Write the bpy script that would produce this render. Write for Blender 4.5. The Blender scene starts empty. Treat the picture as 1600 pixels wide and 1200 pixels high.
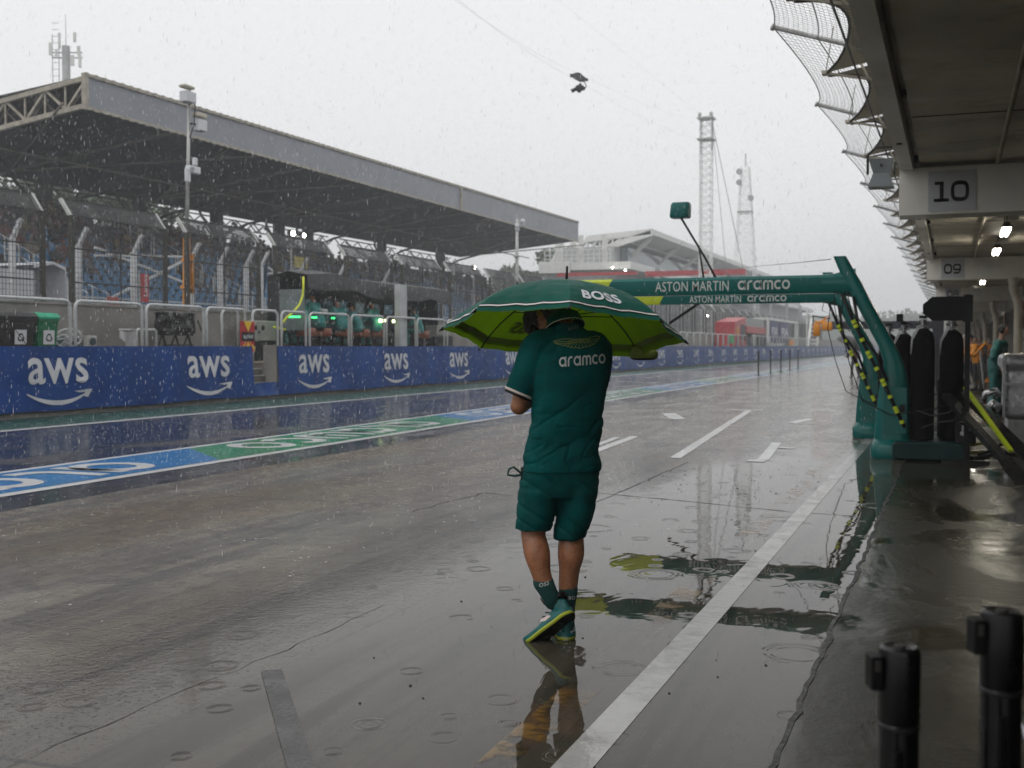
import bpy, bmesh, math, random
from mathutils import Vector, Matrix, noise
from mathutils.bvhtree import BVHTree

# ------------------------------------------------------------------ camera, sky, sun, exposure
scene = bpy.context.scene
COL = scene.collection
R = math.radians
EYE = 1.42                      # eye height of the photographer (m)
F = 1778.0                      # focal length in photo pixels (40 mm on a 36 mm wide sensor)
PITCH = math.atan(59 / F)
YAW = math.atan(690 / F * math.cos(PITCH))
cam_d = bpy.data.cameras.new('camera')
cam_d.lens = 40; cam_d.sensor_width = 36; cam_d.clip_start = 0.05; cam_d.clip_end = 4000
cam_d.dof.use_dof = True; cam_d.dof.focus_distance = 5.6; cam_d.dof.aperture_fstop = 4.5
cam = bpy.data.objects.new('camera', cam_d); COL.objects.link(cam)
cam.location = (0, 0, EYE); cam.rotation_euler = (math.pi / 2 - PITCH, 0, YAW)
scene.camera = cam

world = bpy.data.worlds.new('World'); scene.world = world; world.use_nodes = True
wn = world.node_tree.nodes; wl = world.node_tree.links
for n in list(wn): wn.remove(n)
sky = wn.new('ShaderNodeTexSky'); sky.sky_type = 'NISHITA'; sky.sun_disc = False
SUN_ELEV, SUN_ROT = R(58), R(195)
sky.sun_elevation = SUN_ELEV; sky.sun_rotation = SUN_ROT; sky.dust_density = 4; sky.air_density = 1.5
hs = wn.new('ShaderNodeHueSaturation'); hs.inputs['Saturation'].default_value = 0.10
wl.new(sky.outputs[0], hs.inputs['Color'])
mx = wn.new('ShaderNodeMix'); mx.data_type = 'RGBA'; mx.inputs[0].default_value = 0.82   # the cloud deck
wl.new(hs.outputs[0], mx.inputs[6]); mx.inputs[7].default_value = (10.9, 10.9, 11.0, 1)
bg = wn.new('ShaderNodeBackground'); bg.inputs['Strength'].default_value = 0.10
wl.new(mx.outputs[2], bg.inputs['Color'])
wo = wn.new('ShaderNodeOutputWorld'); wl.new(bg.outputs[0], wo.inputs['Surface'])

sun_d = bpy.data.lights.new('sun', 'SUN'); sun_d.energy = 0.5; sun_d.angle = R(40); sun_d.color = (1, .97, .93)
sun = bpy.data.objects.new('sun', sun_d); COL.objects.link(sun); sun.location = (0, -20, 40)
sd = Vector((math.sin(SUN_ROT) * math.cos(SUN_ELEV), math.cos(SUN_ROT) * math.cos(SUN_ELEV), math.sin(SUN_ELEV)))
sun.rotation_euler = sd.to_track_quat('Z', 'Y').to_euler()

scene.view_settings.view_transform = 'Standard'; scene.view_settings.look = 'None'
scene.view_settings.exposure = 0.0; scene.view_settings.gamma = 1
scene.render.engine = 'CYCLES'
cy = scene.cycles
cy.max_bounces = 6; cy.diffuse_bounces = 3; cy.glossy_bounces = 3; cy.transmission_bounces = 4
cy.volume_bounces = 2; cy.transparent_max_bounces = 10; cy.caustics_reflective = False; cy.caustics_refractive = False
cy.use_denoising = True
try: cy.denoiser = 'OPENIMAGEDENOISE'
except Exception: pass
cy.sample_clamp_indirect = 4

# ------------------------------------------------------------------ where a photo pixel meets the place
CM = cam.rotation_euler.to_matrix()
CP = Vector((0, 0, EYE))
RIGHT = Vector((math.cos(YAW), math.sin(YAW), 0)); FWD = Vector((-math.sin(YAW), math.cos(YAW), 0))
def ray(x, y): return CM @ Vector((x - 800, 600 - y, -F))
def onZ(x, y, z=0.0):
    d = ray(x, y); return CP + d * ((z - EYE) / d.z)
def onX(x, y, X):
    d = ray(x, y); return CP + d * (X / d.x)
def onY(x, y, Y):
    d = ray(x, y); return CP + d * (Y / d.y)
def atd(x, y, dep):
    return CP + ray(x, y) * (dep / F)
def yX(x, X): return onX(x, 541, X).y

# ------------------------------------------------------------------ mesh builder
def V(*a): return Vector(a)
def frame(d):
    d = d.normalized(); u = Vector((0, 0, 1)) if abs(d.z) < .95 else Vector((0, 1, 0))
    a = d.cross(u).normalized(); return a, a.cross(d).normalized()
class MB:
    def __init__(s): s.v = []; s.f = []; s.m = []
    def add(s, vs, fs, m=0):
        o = len(s.v); s.v += [Vector(q) for q in vs]
        s.f += [tuple(i + o for i in f) for f in fs]; s.m += [m] * len(fs); return s
    def box(s, c, d, rz=0, m=0, ry=0, rx=0):
        M = Matrix.Rotation(rz, 3, 'Z') @ Matrix.Rotation(ry, 3, 'Y') @ Matrix.Rotation(rx, 3, 'X'); c = Vector(c)
        vs = [c + M @ Vector((x * d[0] / 2, y * d[1] / 2, z * d[2] / 2)) for x in (-1, 1) for y in (-1, 1) for z in (-1, 1)]
        return s.add(vs, [(0, 1, 3, 2), (4, 6, 7, 5), (0, 4, 5, 1), (2, 3, 7, 6), (0, 2, 6, 4), (1, 5, 7, 3)], m)
    def bb(s, x0, x1, y0, y1, z0, z1, m=0):
        return s.box(((x0 + x1) / 2, (y0 + y1) / 2, (z0 + z1) / 2), (abs(x1 - x0), abs(y1 - y0), abs(z1 - z0)), 0, m)
    def rbox(s, c, d, r=.02, rz=0, m=0):      # box with bevelled vertical edges and chamfered rims
        c = Vector(c); M = Matrix.Rotation(rz, 3, 'Z'); hx, hy, hz = d[0] / 2, d[1] / 2, d[2] / 2
        def ring(i, z):
            o = []
            for sx, sy, a0 in ((1, 1, 0), (-1, 1, 90), (-1, -1, 180), (1, -1, 270)):
                for k in range(4):
                    a = R(a0 + 30 * k); o.append(c + M @ Vector((sx * (hx - r) + (r - i) * math.cos(a), sy * (hy - r) + (r - i) * math.sin(a), z)))
            return o
        q = r * .5
        return s.rings([ring(q, -hz), ring(0, -hz + q), ring(0, hz - q), ring(q, hz)], m)
    def rings(s, rs, m=0, cap=True, closed=True):
        n = len(rs[0]); vs = [p for r in rs for p in r]; fs = []
        for i in range(len(rs) - 1):
            for k in range(n if closed else n - 1):
                k2 = (k + 1) % n; fs.append((i * n + k, i * n + k2, (i + 1) * n + k2, (i + 1) * n + k))
        if cap:
            fs.append(tuple(range(n))[::-1]); fs.append(tuple(range((len(rs) - 1) * n, len(rs) * n)))
        return s.add(vs, fs, m)
    def cyl(s, a, b, r, r2=None, n=8, m=0):
        a, b = Vector(a), Vector(b); r2 = r if r2 is None else r2; u, w = frame(b - a)
        C = [(math.cos(2 * math.pi * k / n), math.sin(2 * math.pi * k / n)) for k in range(n)]
        return s.rings([[a + (u * x + w * y) * r for x, y in C], [b + (u * x + w * y) * r2 for x, y in C]], m)
    def bar(s, a, b, w, h=None, m=0): # square bar
        a, b = Vector(a), Vector(b); h = w if h is None else h; u, v = frame(b - a)
        q = [u * (x * w / 2) + v * (y * h / 2) for x, y in ((-1, -1), (1, -1), (1, 1), (-1, 1))]
        return s.rings([[a + k for k in q], [b + k for k in q]], m)
    def tube(s, pts, r, n=8, m=0, rr=None):
        pts = [Vector(p) for p in pts]; rs = []; u = None
        for i, p in enumerate(pts):
            d = (pts[min(i + 1, len(pts) - 1)] - pts[max(i - 1, 0)]).normalized()
            if u is None: u = frame(d)[0]
            u = (u - d * u.dot(d)); u = u.normalized() if u.length > 1e-6 else frame(d)[0]
            w = d.cross(u); q = rr[i] if rr else r
            rs.append([p + (u * math.cos(2 * math.pi * k / n) + w * math.sin(2 * math.pi * k / n)) * q for k in range(n)])
        return s.rings(rs, m)
    def limb(s, pts, rad, n=16, sub=4, flat=False, m=0):   # round capped tapering limb along a smooth path
        P = [Vector(p) for p in pts]; pp = []; rr = []
        for i in range(len(P) - 1):
            p0 = P[max(i - 1, 0)]; p1 = P[i]; p2 = P[i + 1]; p3 = P[min(i + 2, len(P) - 1)]
            for k in range(sub):
                t = k / sub
                pp.append(.5 * ((2 * p1) + (p2 - p0) * t + (2 * p0 - 5 * p1 + 4 * p2 - p3) * t * t + (3 * p1 - p0 - 3 * p2 + p3) * t ** 3))
                t2 = t * t * (3 - 2 * t); rr.append(rad[i] * (1 - t2) + rad[i + 1] * t2)
        pp.append(P[-1]); rr.append(rad[-1])
        d0 = (pp[0] - pp[1]).normalized(); d1 = (pp[-1] - pp[-2]).normalized()
        a = [(pp[0] + d0 * rr[0] * math.sin(R(q)), rr[0] * math.cos(R(q))) for q in (80, 50, 25)]
        b = [(pp[-1] + d1 * rr[-1] * math.sin(R(q)), rr[-1] * math.cos(R(q))) for q in ((2,) if flat else (25, 50, 80))]
        return s.tube([q[0] for q in a] + pp + [q[0] for q in b], 0, n, m, [q[1] for q in a] + rr + [q[1] for q in b])
    def ell(s, c, r, n=16, k=10, M=None, m=0):
        c = Vector(c); M = M or Matrix.Identity(3); rs = []
        for i in range(k + 1):
            a = math.pi * (i + .02) / (k + .04) - math.pi / 2
            rs.append([c + M @ Vector((r[0] * math.cos(a) * math.cos(2 * math.pi * j / n), r[1] * math.cos(a) * math.sin(2 * math.pi * j / n), r[2] * math.sin(a))) for j in range(n)])
        return s.rings(rs, m)
    def stack(s, levels, n=28, m=0, pw=2.0):      # levels: (cx, cy, z, rx, ry, rotz) super-elliptic rings
        rs = []
        for cx, cyy, z, rx, ry, rz in levels:
            o = []
            for k in range(n):
                a = 2 * math.pi * k / n; ca, sa = math.cos(a), math.sin(a)
                x = rx * math.copysign(abs(ca) ** (2 / pw), ca); y = ry * math.copysign(abs(sa) ** (2 / pw), sa)
                o.append(Vector((cx + x * math.cos(rz) - y * math.sin(rz), cyy + x * math.sin(rz) + y * math.cos(rz), z)))
            rs.append(o)
        return s.rings(rs, m)
    def lathe(s, c, prof, n=24, m=0):
        c = Vector(c)
        return s.rings([[c + Vector((r * math.cos(2 * math.pi * k / n), r * math.sin(2 * math.pi * k / n), z)) for k in range(n)] for r, z in prof], m)
    def prism(s, poly, ext, m=0):                 # planar outline (3-D points) pushed along ext
        ext = Vector(ext); A = [Vector(p) for p in poly]; return s.rings([A, [p + ext for p in A]], m)
    def quad(s, a, b, c, d, m=0): return s.add([a, b, c, d], [(0, 1, 2, 3)], m)
    def merge(s, o, m=None):
        k = len(s.v); s.v += o.v; s.f += [tuple(i + k for i in f) for f in o.f]; s.m += o.m if m is None else [m] * len(o.f); return s

def wloc(o):
    p = Vector((0, 0, 0))
    while o is not None: p += o.location; o = o.parent
    return p
def mesh_from(mb, name):
    me = bpy.data.meshes.new(name); me.from_pydata([tuple(v) for v in mb.v], [], mb.f); me.update(); return me
def fix(me, smooth):
    bm = bmesh.new(); bm.from_mesh(me); bmesh.ops.recalc_face_normals(bm, faces=bm.faces); bm.to_mesh(me); bm.free()
    if smooth:
        me.polygons.foreach_set('use_smooth', [True] * len(me.polygons))
        if smooth is not True:
            try: me.set_sharp_from_angle(angle=R(smooth))
            except Exception: pass
def obj(name, mb, mat, parent=None, smooth=False, recalc=True):
    """one mesh object; mb holds world points; the object sits in its parent's frame"""
    me = mb if isinstance(mb, bpy.types.Mesh) else mesh_from(mb, name)
    mats = mat if isinstance(mat, (list, tuple)) else [mat]
    for q in mats: me.materials.append(q)
    if not isinstance(mb, bpy.types.Mesh):
        if recalc: fix(me, smooth)
        if len(mats) > 1: me.polygons.foreach_set('material_index', mb.m)
    elif smooth: me.polygons.foreach_set('use_smooth', [True] * len(me.polygons))
    o = bpy.data.objects.new(name, me); COL.objects.link(o)
    if parent is not None:
        o.parent = parent; off = wloc(parent)
    else:
        xs = [v.co for v in me.vertices]
        off = Vector(((min(p.x for p in xs) + max(p.x for p in xs)) / 2, (min(p.y for p in xs) + max(p.y for p in xs)) / 2, min(p.z for p in xs)))
        o.location = off
    me.transform(Matrix.Translation(-off)); me.update()
    return o
def tag(o, label=None, cat=None, group=None, kind=None):
    if label: o['label'] = label
    if cat: o['category'] = cat
    if group: o['group'] = group
    if kind: o['kind'] = kind
    return o
def thing(name, label, cat, loc=(0, 0, 0), group=None):
    o = bpy.data.objects.new(name, None); COL.objects.link(o); o.location = loc; o.empty_display_size = .2
    return tag(o, label, cat, group)
KIDS = {}
def copy_tree(o, parent=None):
    c = o.copy(); COL.objects.link(c)
    if parent is not None: c.parent = parent
    for ch in list(o.children): copy_tree(ch, c)
    return c
def dup(o, loc, rz=None, label=None, group=None, scale=None):
    c = copy_tree(o); c.location = loc
    if rz is not None: c.rotation_euler = (0, 0, rz)
    if label: c['label'] = label
    if group: c['group'] = group
    if scale: c.scale = (scale,) * 3
    return c
def struct(name, mb, mat, smooth=False):
    o = obj(name, mb, mat, None, smooth); o['kind'] = 'structure'; return o
def remeshed(mb, voxel, it=3, fac=.5, name='body'):
    me = mesh_from(mb, name); fix(me, True)
    t = bpy.data.objects.new('t', me); COL.objects.link(t)
    m = t.modifiers.new('r', 'REMESH'); m.mode = 'VOXEL'; m.voxel_size = voxel; m.use_smooth_shade = True
    if it:
        q = t.modifiers.new('s', 'SMOOTH'); q.iterations = it; q.factor = fac
    dg = bpy.context.evaluated_depsgraph_get(); out = bpy.data.meshes.new_from_object(t.evaluated_get(dg))
    bpy.data.objects.remove(t); bpy.data.meshes.remove(me); out.name = name
    out.materials.clear()
    return out

# ------------------------------------------------------------------ materials
def new_mat(name):
    m = bpy.data.materials.new(name); m.use_nodes = True; nt = m.node_tree
    return m, nt, nt.nodes, nt.links, nt.nodes['Principled BSDF']
def nd(ns, t, **kw):
    n = ns.new(t)
    for k, v in kw.items(): setattr(n, k, v)
    return n
def math_n(ns, ls, op, a, b=None, c=None, clamp=False):
    n = ns.new('ShaderNodeMath'); n.operation = op; n.use_clamp = clamp
    for i, q in enumerate((a, b, c)):
        if q is None: continue
        if isinstance(q, (int, float)): n.inputs[i].default_value = q
        else: ls.new(q, n.inputs[i])
    return n.outputs[0]
def mix_c(ns, ls, f, a, b, mode='MIX'):
    n = ns.new('ShaderNodeMix'); n.data_type = 'RGBA'; n.blend_type = mode
    if isinstance(f, (int, float)): n.inputs[0].default_value = f
    else: ls.new(f, n.inputs[0])
    for i, q in ((6, a), (7, b)):
        if isinstance(q, (tuple, list)): n.inputs[i].default_value = (*q[:3], 1)
        else: ls.new(q, n.inputs[i])
    return n.outputs[2]
def ramp(ns, ls, f, lo, hi, a=0.0, b=1.0):
    n = ns.new('ShaderNodeMapRange'); n.interpolation_type = 'SMOOTHSTEP'; ls.new(f, n.inputs[0])
    n.inputs[1].default_value = lo; n.inputs[2].default_value = hi; n.inputs[3].default_value = a; n.inputs[4].default_value = b
    return n.outputs[0]
def noise_n(ns, ls, vec, sc, det=4, rough=.55, dist=0):
    n = ns.new('ShaderNodeTexNoise'); n.inputs['Scale'].default_value = sc; n.inputs['Detail'].default_value = det
    n.inputs['Roughness'].default_value = rough; n.inputs['Distortion'].default_value = dist
    if vec is not None: ls.new(vec, n.inputs['Vector'])
    return n.outputs[0]
def scaled(ns, ls, vec, s):
    n = ns.new('ShaderNodeVectorMath'); n.operation = 'MULTIPLY'; ls.new(vec, n.inputs[0]); n.inputs[1].default_value = s; return n.outputs[0]
MATS = {}
def mat(name, col, rough=.5, metal=0.0, var=.18, vs=2.0, bump=0.0, bs=30.0, dirt=None, dirt_amt=.5, stretch=(1, 1, 1), coat=0, emit=0, spec=.5, rvar=.15):
    if name in MATS: return MATS[name]
    m, nt, ns, ls, b = new_mat(name)
    tc = ns.new('ShaderNodeTexCoord').outputs['Object']; v = scaled(ns, ls, tc, stretch)
    n1 = noise_n(ns, ls, v, vs, 6)
    lo = [max(0, c * (1 - var)) for c in col]; hi = [min(1, c * (1 + var)) for c in col]
    c = mix_c(ns, ls, ramp(ns, ls, n1, .3, .7), lo, hi)
    if dirt:
        n2 = noise_n(ns, ls, v, vs * 2.3, 8, .7); c = mix_c(ns, ls, math_n(ns, ls, 'MULTIPLY', ramp(ns, ls, n2, .48, .72), dirt_amt), c, dirt)
    ls.new(c, b.inputs['Base Color'])
    n3 = noise_n(ns, ls, v, vs * 4, 4)
    ls.new(ramp(ns, ls, n3, .25, .75, max(.02, rough - rvar), min(1, rough + rvar)), b.inputs['Roughness'])
    b.inputs['Metallic'].default_value = metal; b.inputs['Coat Weight'].default_value = coat; b.inputs['Coat Roughness'].default_value = .08
    b.inputs['Specular IOR Level'].default_value = spec
    if bump:
        bn = ns.new('ShaderNodeBump'); bn.inputs['Strength'].default_value = bump; bn.inputs['Distance'].default_value = .01
        ls.new(noise_n(ns, ls, v, bs, 4), bn.inputs['Height']); ls.new(bn.outputs[0], b.inputs['Normal'])
    if emit:
        b.inputs['Emission Color'].default_value = (*col, 1); b.inputs['Emission Strength'].default_value = emit
    MATS[name] = m; return m
def rings_height(ns, ls, pos, scale, keep):
    """height of the rings that rain drops leave on the water film"""
    v = ns.new('ShaderNodeTexVoronoi'); v.inputs['Scale'].default_value = scale; v.inputs['Randomness'].default_value = 1; v.voronoi_dimensions = '2D'
    ls.new(pos, v.inputs['Vector']); d = v.outputs['Distance']
    sp = ns.new('ShaderNodeSeparateColor'); ls.new(v.outputs['Color'], sp.inputs[0])
    rad = math_n(ns, ls, 'MULTIPLY_ADD', sp.outputs[0], .28, .06)
    fall = math_n(ns, ls, 'SUBTRACT', 1.0, math_n(ns, ls, 'DIVIDE', math_n(ns, ls, 'ABSOLUTE', math_n(ns, ls, 'SUBTRACT', d, rad)), .09), clamp=True)
    w = math_n(ns, ls, 'SINE', math_n(ns, ls, 'MULTIPLY', d, 110.0))
    on = math_n(ns, ls, 'LESS_THAN', sp.outputs[1], keep)
    return math_n(ns, ls, 'MULTIPLY', math_n(ns, ls, 'MULTIPLY', w, fall), on)
# ------------------------------------------------------------------ ground, lanes, paint
def wet_ground(name, a, b, brown=None, bx=(-3.2, -6.5), rlo=.03, rhi=.16, joints=(), ystep=0, ripple=1.0, streak=.3, ior=1.40, patch=.5):
    m, nt, ns, ls, bs = new_mat(name)
    pos = ns.new('ShaderNodeNewGeometry').outputs['Position']
    sx = ns.new('ShaderNodeSeparateXYZ'); ls.new(pos, sx.inputs[0]); X, Y = sx.outputs[0], sx.outputs[1]
    big = noise_n(ns, ls, scaled(ns, ls, pos, (1, .45, 1)), .45, 6, .6, .4)
    fine = noise_n(ns, ls, pos, 7, 8, .7)
    grit = noise_n(ns, ls, pos, 90, 3, .6)
    stk = noise_n(ns, ls, scaled(ns, ls, pos, (3.2, .16, 1)), 1.3, 6, .62, .6)
    c = mix_c(ns, ls, ramp(ns, ls, big, .35, .65), a, b)
    c = mix_c(ns, ls, math_n(ns, ls, 'MULTIPLY', ramp(ns, ls, stk, .46, .62), streak), c, [q * .38 for q in a])
    c = mix_c(ns, ls, ramp(ns, ls, fine, .3, .75, .0, .55), c, [q * .55 for q in b])
    c = mix_c(ns, ls, ramp(ns, ls, grit, .55, .8, 0, .35), c, [min(1, q * 1.7) for q in b])
    rain = None
    if brown:
        rain = math_n(ns, ls, 'MULTIPLY', ramp(ns, ls, X, bx[0], bx[1]), ramp(ns, ls, noise_n(ns, ls, scaled(ns, ls, pos, (.55, .16, 1)), 1.0, 4, .55, .3), .36, .60))
        rain = math_n(ns, ls, 'MULTIPLY', rain, ramp(ns, ls, Y, 27, 15))
        c = mix_c(ns, ls, math_n(ns, ls, 'MULTIPLY', rain, .95), c, brown)
    base0 = c
    for jx in joints:
        wob = math_n(ns, ls, 'MULTIPLY', math_n(ns, ls, 'SUBTRACT', noise_n(ns, ls, pos, 3, 5), .5), .03)
        dd = math_n(ns, ls, 'ABSOLUTE', math_n(ns, ls, 'ADD', math_n(ns, ls, 'SUBTRACT', X, jx), wob))
        c = mix_c(ns, ls, math_n(ns, ls, 'MULTIPLY', ramp(ns, ls, dd, .012, .003), ramp(ns, ls, noise_n(ns, ls, pos, 1.6, 3), .35, .6, .15, .8)), c, (.012, .011, .01))
    if ystep:
        fr = math_n(ns, ls, 'FRACT', math_n(ns, ls, 'DIVIDE', math_n(ns, ls, 'MULTIPLY_ADD', X, -.04, Y), ystep))
        dd = math_n(ns, ls, 'MULTIPLY', math_n(ns, ls, 'ABSOLUTE', math_n(ns, ls, 'SUBTRACT', fr, .5)), ystep)
        c = mix_c(ns, ls, ramp(ns, ls, dd, .022, .006, 0, .9), c, (.014, .013, .012))
    ls.new(c, bs.inputs['Base Color']); bs.inputs['IOR'].default_value = ior
    film = noise_n(ns, ls, scaled(ns, ls, pos, (1, .5, 1)), .8, 5, .6, .5)
    dry = ramp(ns, ls, film, patch, patch + .16)
    rg = math_n(ns, ls, 'MULTIPLY_ADD', dry, rhi - rlo, rlo)
    wet = None
    if brown:                                            # a deep still film of water lies near the garages, elsewhere the concrete is only soaked
        n5 = math_n(ns, ls, 'MULTIPLY', math_n(ns, ls, 'SUBTRACT', noise_n(ns, ls, scaled(ns, ls, pos, (1, .5, 1)), .9, 5, .6, .4), .5), 1.0)
        wet = math_n(ns, ls, 'MULTIPLY', ramp(ns, ls, math_n(ns, ls, 'MULTIPLY_ADD', n5, 1.8, X), -4.7, -3.3), ramp(ns, ls, math_n(ns, ls, 'MULTIPLY_ADD', n5, 4.5, Y), 18.0, 12.5))
        rg = math_n(ns, ls, 'ADD', math_n(ns, ls, 'MULTIPLY', math_n(ns, ls, 'SUBTRACT', 1.0, wet), math_n(ns, ls, 'MULTIPLY_ADD', ramp(ns, ls, noise_n(ns, ls, scaled(ns, ls, pos, (1, .4, 1)), 1.6, 6, .65, .4), .38, .62), .13, math_n(ns, ls, 'MULTIPLY_ADD', ramp(ns, ls, noise_n(ns, ls, scaled(ns, ls, pos, (1, .6, 1)), 11, 6, .75), .42, .62), .16, .05))), math_n(ns, ls, 'MULTIPLY', wet, .012))
        soaked = mix_c(ns, ls, ramp(ns, ls, big, .35, .65), (.118, .102, .077), (.180, .160, .126))
        soaked = mix_c(ns, ls, math_n(ns, ls, 'MULTIPLY', ramp(ns, ls, stk, .45, .62), .7), soaked, (.040, .037, .036))
        soaked = mix_c(ns, ls, ramp(ns, ls, noise_n(ns, ls, pos, 2.6, 8, .72), .48, .62, 0, .75), soaked, (.055, .048, .038))
        soaked = mix_c(ns, ls, ramp(ns, ls, grit, .56, .74, 0, .5), soaked, (.03, .028, .025))
        soaked = mix_c(ns, ls, math_n(ns, ls, 'MULTIPLY', rain, .9), soaked, mix_c(ns, ls, ramp(ns, ls, fine, .4, .6), (.085, .058, .030), (.125, .088, .048)))
        nearness = ramp(ns, ls, Y, 3, 11, .62, 1.0)
        bw = nd(ns, 'ShaderNodeRGBToBW'); ls.new(c, bw.inputs[0])
        lum = nd(ns, 'ShaderNodeRGBToBW'); ls.new(base0, lum.inputs[0])
        keep = math_n(ns, ls, 'DIVIDE', bw.outputs[0], math_n(ns, ls, 'MAXIMUM', lum.outputs[0], .004), clamp=True)   # joints stay dark
        soaked = mix_c(ns, ls, 1.0, soaked, keep, 'MULTIPLY')
        c = mix_c(ns, ls, wet, soaked, c)
        ls.new(c, bs.inputs['Base Color'])
        bs.inputs['IOR'].default_value = 1.40
        dry = math_n(ns, ls, 'MULTIPLY', dry, math_n(ns, ls, 'SUBTRACT', 1.0, wet))
    else:
        far = ramp(ns, ls, Y, 22, 60, 0, .03); rg = math_n(ns, ls, 'ADD', rg, far)
    # bump: grit where the film is thin, long ripples and drop rings where it is thick
    hgt = math_n(ns, ls, 'MULTIPLY', noise_n(ns, ls, scaled(ns, ls, pos, (1, .6, 1)), 5.0, 2, .5, .6), .0011 * ripple)
    hgt = math_n(ns, ls, 'ADD', hgt, math_n(ns, ls, 'MULTIPLY', math_n(ns, ls, 'MULTIPLY', fine, dry), .005))
    hgt = math_n(ns, ls, 'ADD', hgt, math_n(ns, ls, 'MULTIPLY', rings_height(ns, ls, pos, 1.9, .14), .0005 * ripple))
    hgt = math_n(ns, ls, 'ADD', hgt, math_n(ns, ls, 'MULTIPLY', rings_height(ns, ls, scaled(ns, ls, pos, (1.03, .97, 1)), 4.2, .20), .0004 * ripple))
    if rain is not None:
        zone = ramp(ns, ls, X, -2.2, -5.6) if rain is not None else 1.0
        pelt = math_n(ns, ls, 'MULTIPLY', noise_n(ns, ls, scaled(ns, ls, pos, (1, .8, 1)), 30, 3, .65), .0046)
        hgt = math_n(ns, ls, 'ADD', hgt, math_n(ns, ls, 'MULTIPLY', pelt, zone))
        pelt2 = math_n(ns, ls, 'MULTIPLY', ramp(ns, ls, noise_n(ns, ls, pos, 48, 2, .5), .58, .75), .0034)
        hgt = math_n(ns, ls, 'ADD', hgt, math_n(ns, ls, 'MULTIPLY', pelt2, zone))
        hgt = math_n(ns, ls, 'ADD', hgt, math_n(ns, ls, 'MULTIPLY', math_n(ns, ls, 'MULTIPLY', grit, math_n(ns, ls, 'SUBTRACT', 1.0, wet)), .0008))
        ls.new(math_n(ns, ls, 'SUBTRACT', math_n(ns, ls, 'MULTIPLY_ADD', wet, -.26, .5), math_n(ns, ls, 'MULTIPLY', rain, .20)), bs.inputs['Specular IOR Level'])
        hgt = math_n(ns, ls, 'ADD', hgt, math_n(ns, ls, 'MULTIPLY', math_n(ns, ls, 'MULTIPLY', rings_height(ns, ls, scaled(ns, ls, pos, (.98, 1.04, 1)), 3.3, .6), zone), .0011))
    hgt = math_n(ns, ls, 'MULTIPLY', hgt, ramp(ns, ls, Y, 7, 34, 1.0, .22))
    ls.new(rg, bs.inputs['Roughness'])
    bn = ns.new('ShaderNodeBump'); bn.inputs['Strength'].default_value = 1; bn.inputs['Distance'].default_value = 1.0
    ls.new(hgt, bn.inputs['Height']); ls.new(bn.outputs[0], bs.inputs['Normal'])
    return m

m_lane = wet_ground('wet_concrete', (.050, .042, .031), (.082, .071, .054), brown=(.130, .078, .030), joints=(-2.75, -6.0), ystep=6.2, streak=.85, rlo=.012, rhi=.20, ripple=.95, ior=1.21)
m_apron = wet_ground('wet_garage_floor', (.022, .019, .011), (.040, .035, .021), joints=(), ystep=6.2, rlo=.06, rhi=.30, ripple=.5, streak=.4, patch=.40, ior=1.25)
m_asph = wet_ground('wet_asphalt', (.014, .015, .022), (.022, .024, .036), rlo=.14, rhi=.28, ripple=1.3, streak=.2)
m_gnd = wet_ground('wet_ground', (.04, .045, .04), (.07, .075, .06), rlo=.3, rhi=.6)
YN, YF = -12.0, 330.0
def sheet(name, x0, x1, y0, y1, z, m, nx=1, ny=1):
    mb = MB(); vs = [(x0 + (x1 - x0) * i / nx, y0 + (y1 - y0) * j / ny, z) for j in range(ny + 1) for i in range(nx + 1)]
    mb.add(vs, [(j * (nx + 1) + i, j * (nx + 1) + i + 1, (j + 1) * (nx + 1) + i + 1, (j + 1) * (nx + 1) + i) for j in range(ny) for i in range(nx)])
    return struct(name, mb, m)
sheet('ground', -700, 700, -200, 900, -.02, m_gnd)
sheet('pit_lane', -7.6, -.55, YN, YF, 0, m_lane)
sheet('fast_lane', -14.7, -7.6, YN, YF, -.001, m_asph)
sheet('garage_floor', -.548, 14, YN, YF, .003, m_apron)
sheet('race_track', -31, -19.8, YN, YF, -.004, m_asph)
m_verge = mat('green_verge_paint', (.004, .045, .036), .55, var=.35, vs=1.2, dirt=(.012, .02, .018), spec=.15)
sheet('green_verge', -17.2, -14.7, YN, YF, .002, m_verge)

def paint(name, col, wear=.45, sc=5.0, rough=.22):
    m, nt, ns, ls, b = new_mat(name)
    pos = ns.new('ShaderNodeNewGeometry').outputs['Position']
    n = noise_n(ns, ls, pos, sc, 8, .7); n2 = noise_n(ns, ls, pos, 1.1, 4)
    w = math_n(ns, ls, 'MULTIPLY', ramp(ns, ls, math_n(ns, ls, 'MULTIPLY_ADD', n2, .5, math_n(ns, ls, 'MULTIPLY', n, .6)), .48, .72), wear)
    ls.new(mix_c(ns, ls, w, col, (.10, .095, .085)), b.inputs['Base Color'])
    ls.new(ramp(ns, ls, n, .3, .7, rough * .3, rough), b.inputs['Roughness']); b.inputs['IOR'].default_value = 1.4
    bn = ns.new('ShaderNodeBump'); bn.inputs['Distance'].default_value = 1; bn.inputs['Strength'].default_value = 1
    ls.new(math_n(ns, ls, 'MULTIPLY', noise_n(ns, ls, pos, 18, 3), .004), bn.inputs['Height']); ls.new(bn.outputs[0], b.inputs['Normal'])
    return m
p_white = paint('white_road_paint', (.42, .415, .40), .72)
p_bright = paint('bright_white_road_paint', (.78, .78, .78), .2)
p_blue = paint('blue_road_paint', (.016, .20, .50), .25)
p_green = paint('green_road_paint', (.006, .25, .10), .25)
p_dgrey = paint('dark_road_paint', (.050, .049, .049), .6, rough=.4)
p_dgrey.node_tree.nodes['Principled BSDF'].inputs['Specular IOR Level'].default_value = .27
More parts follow.
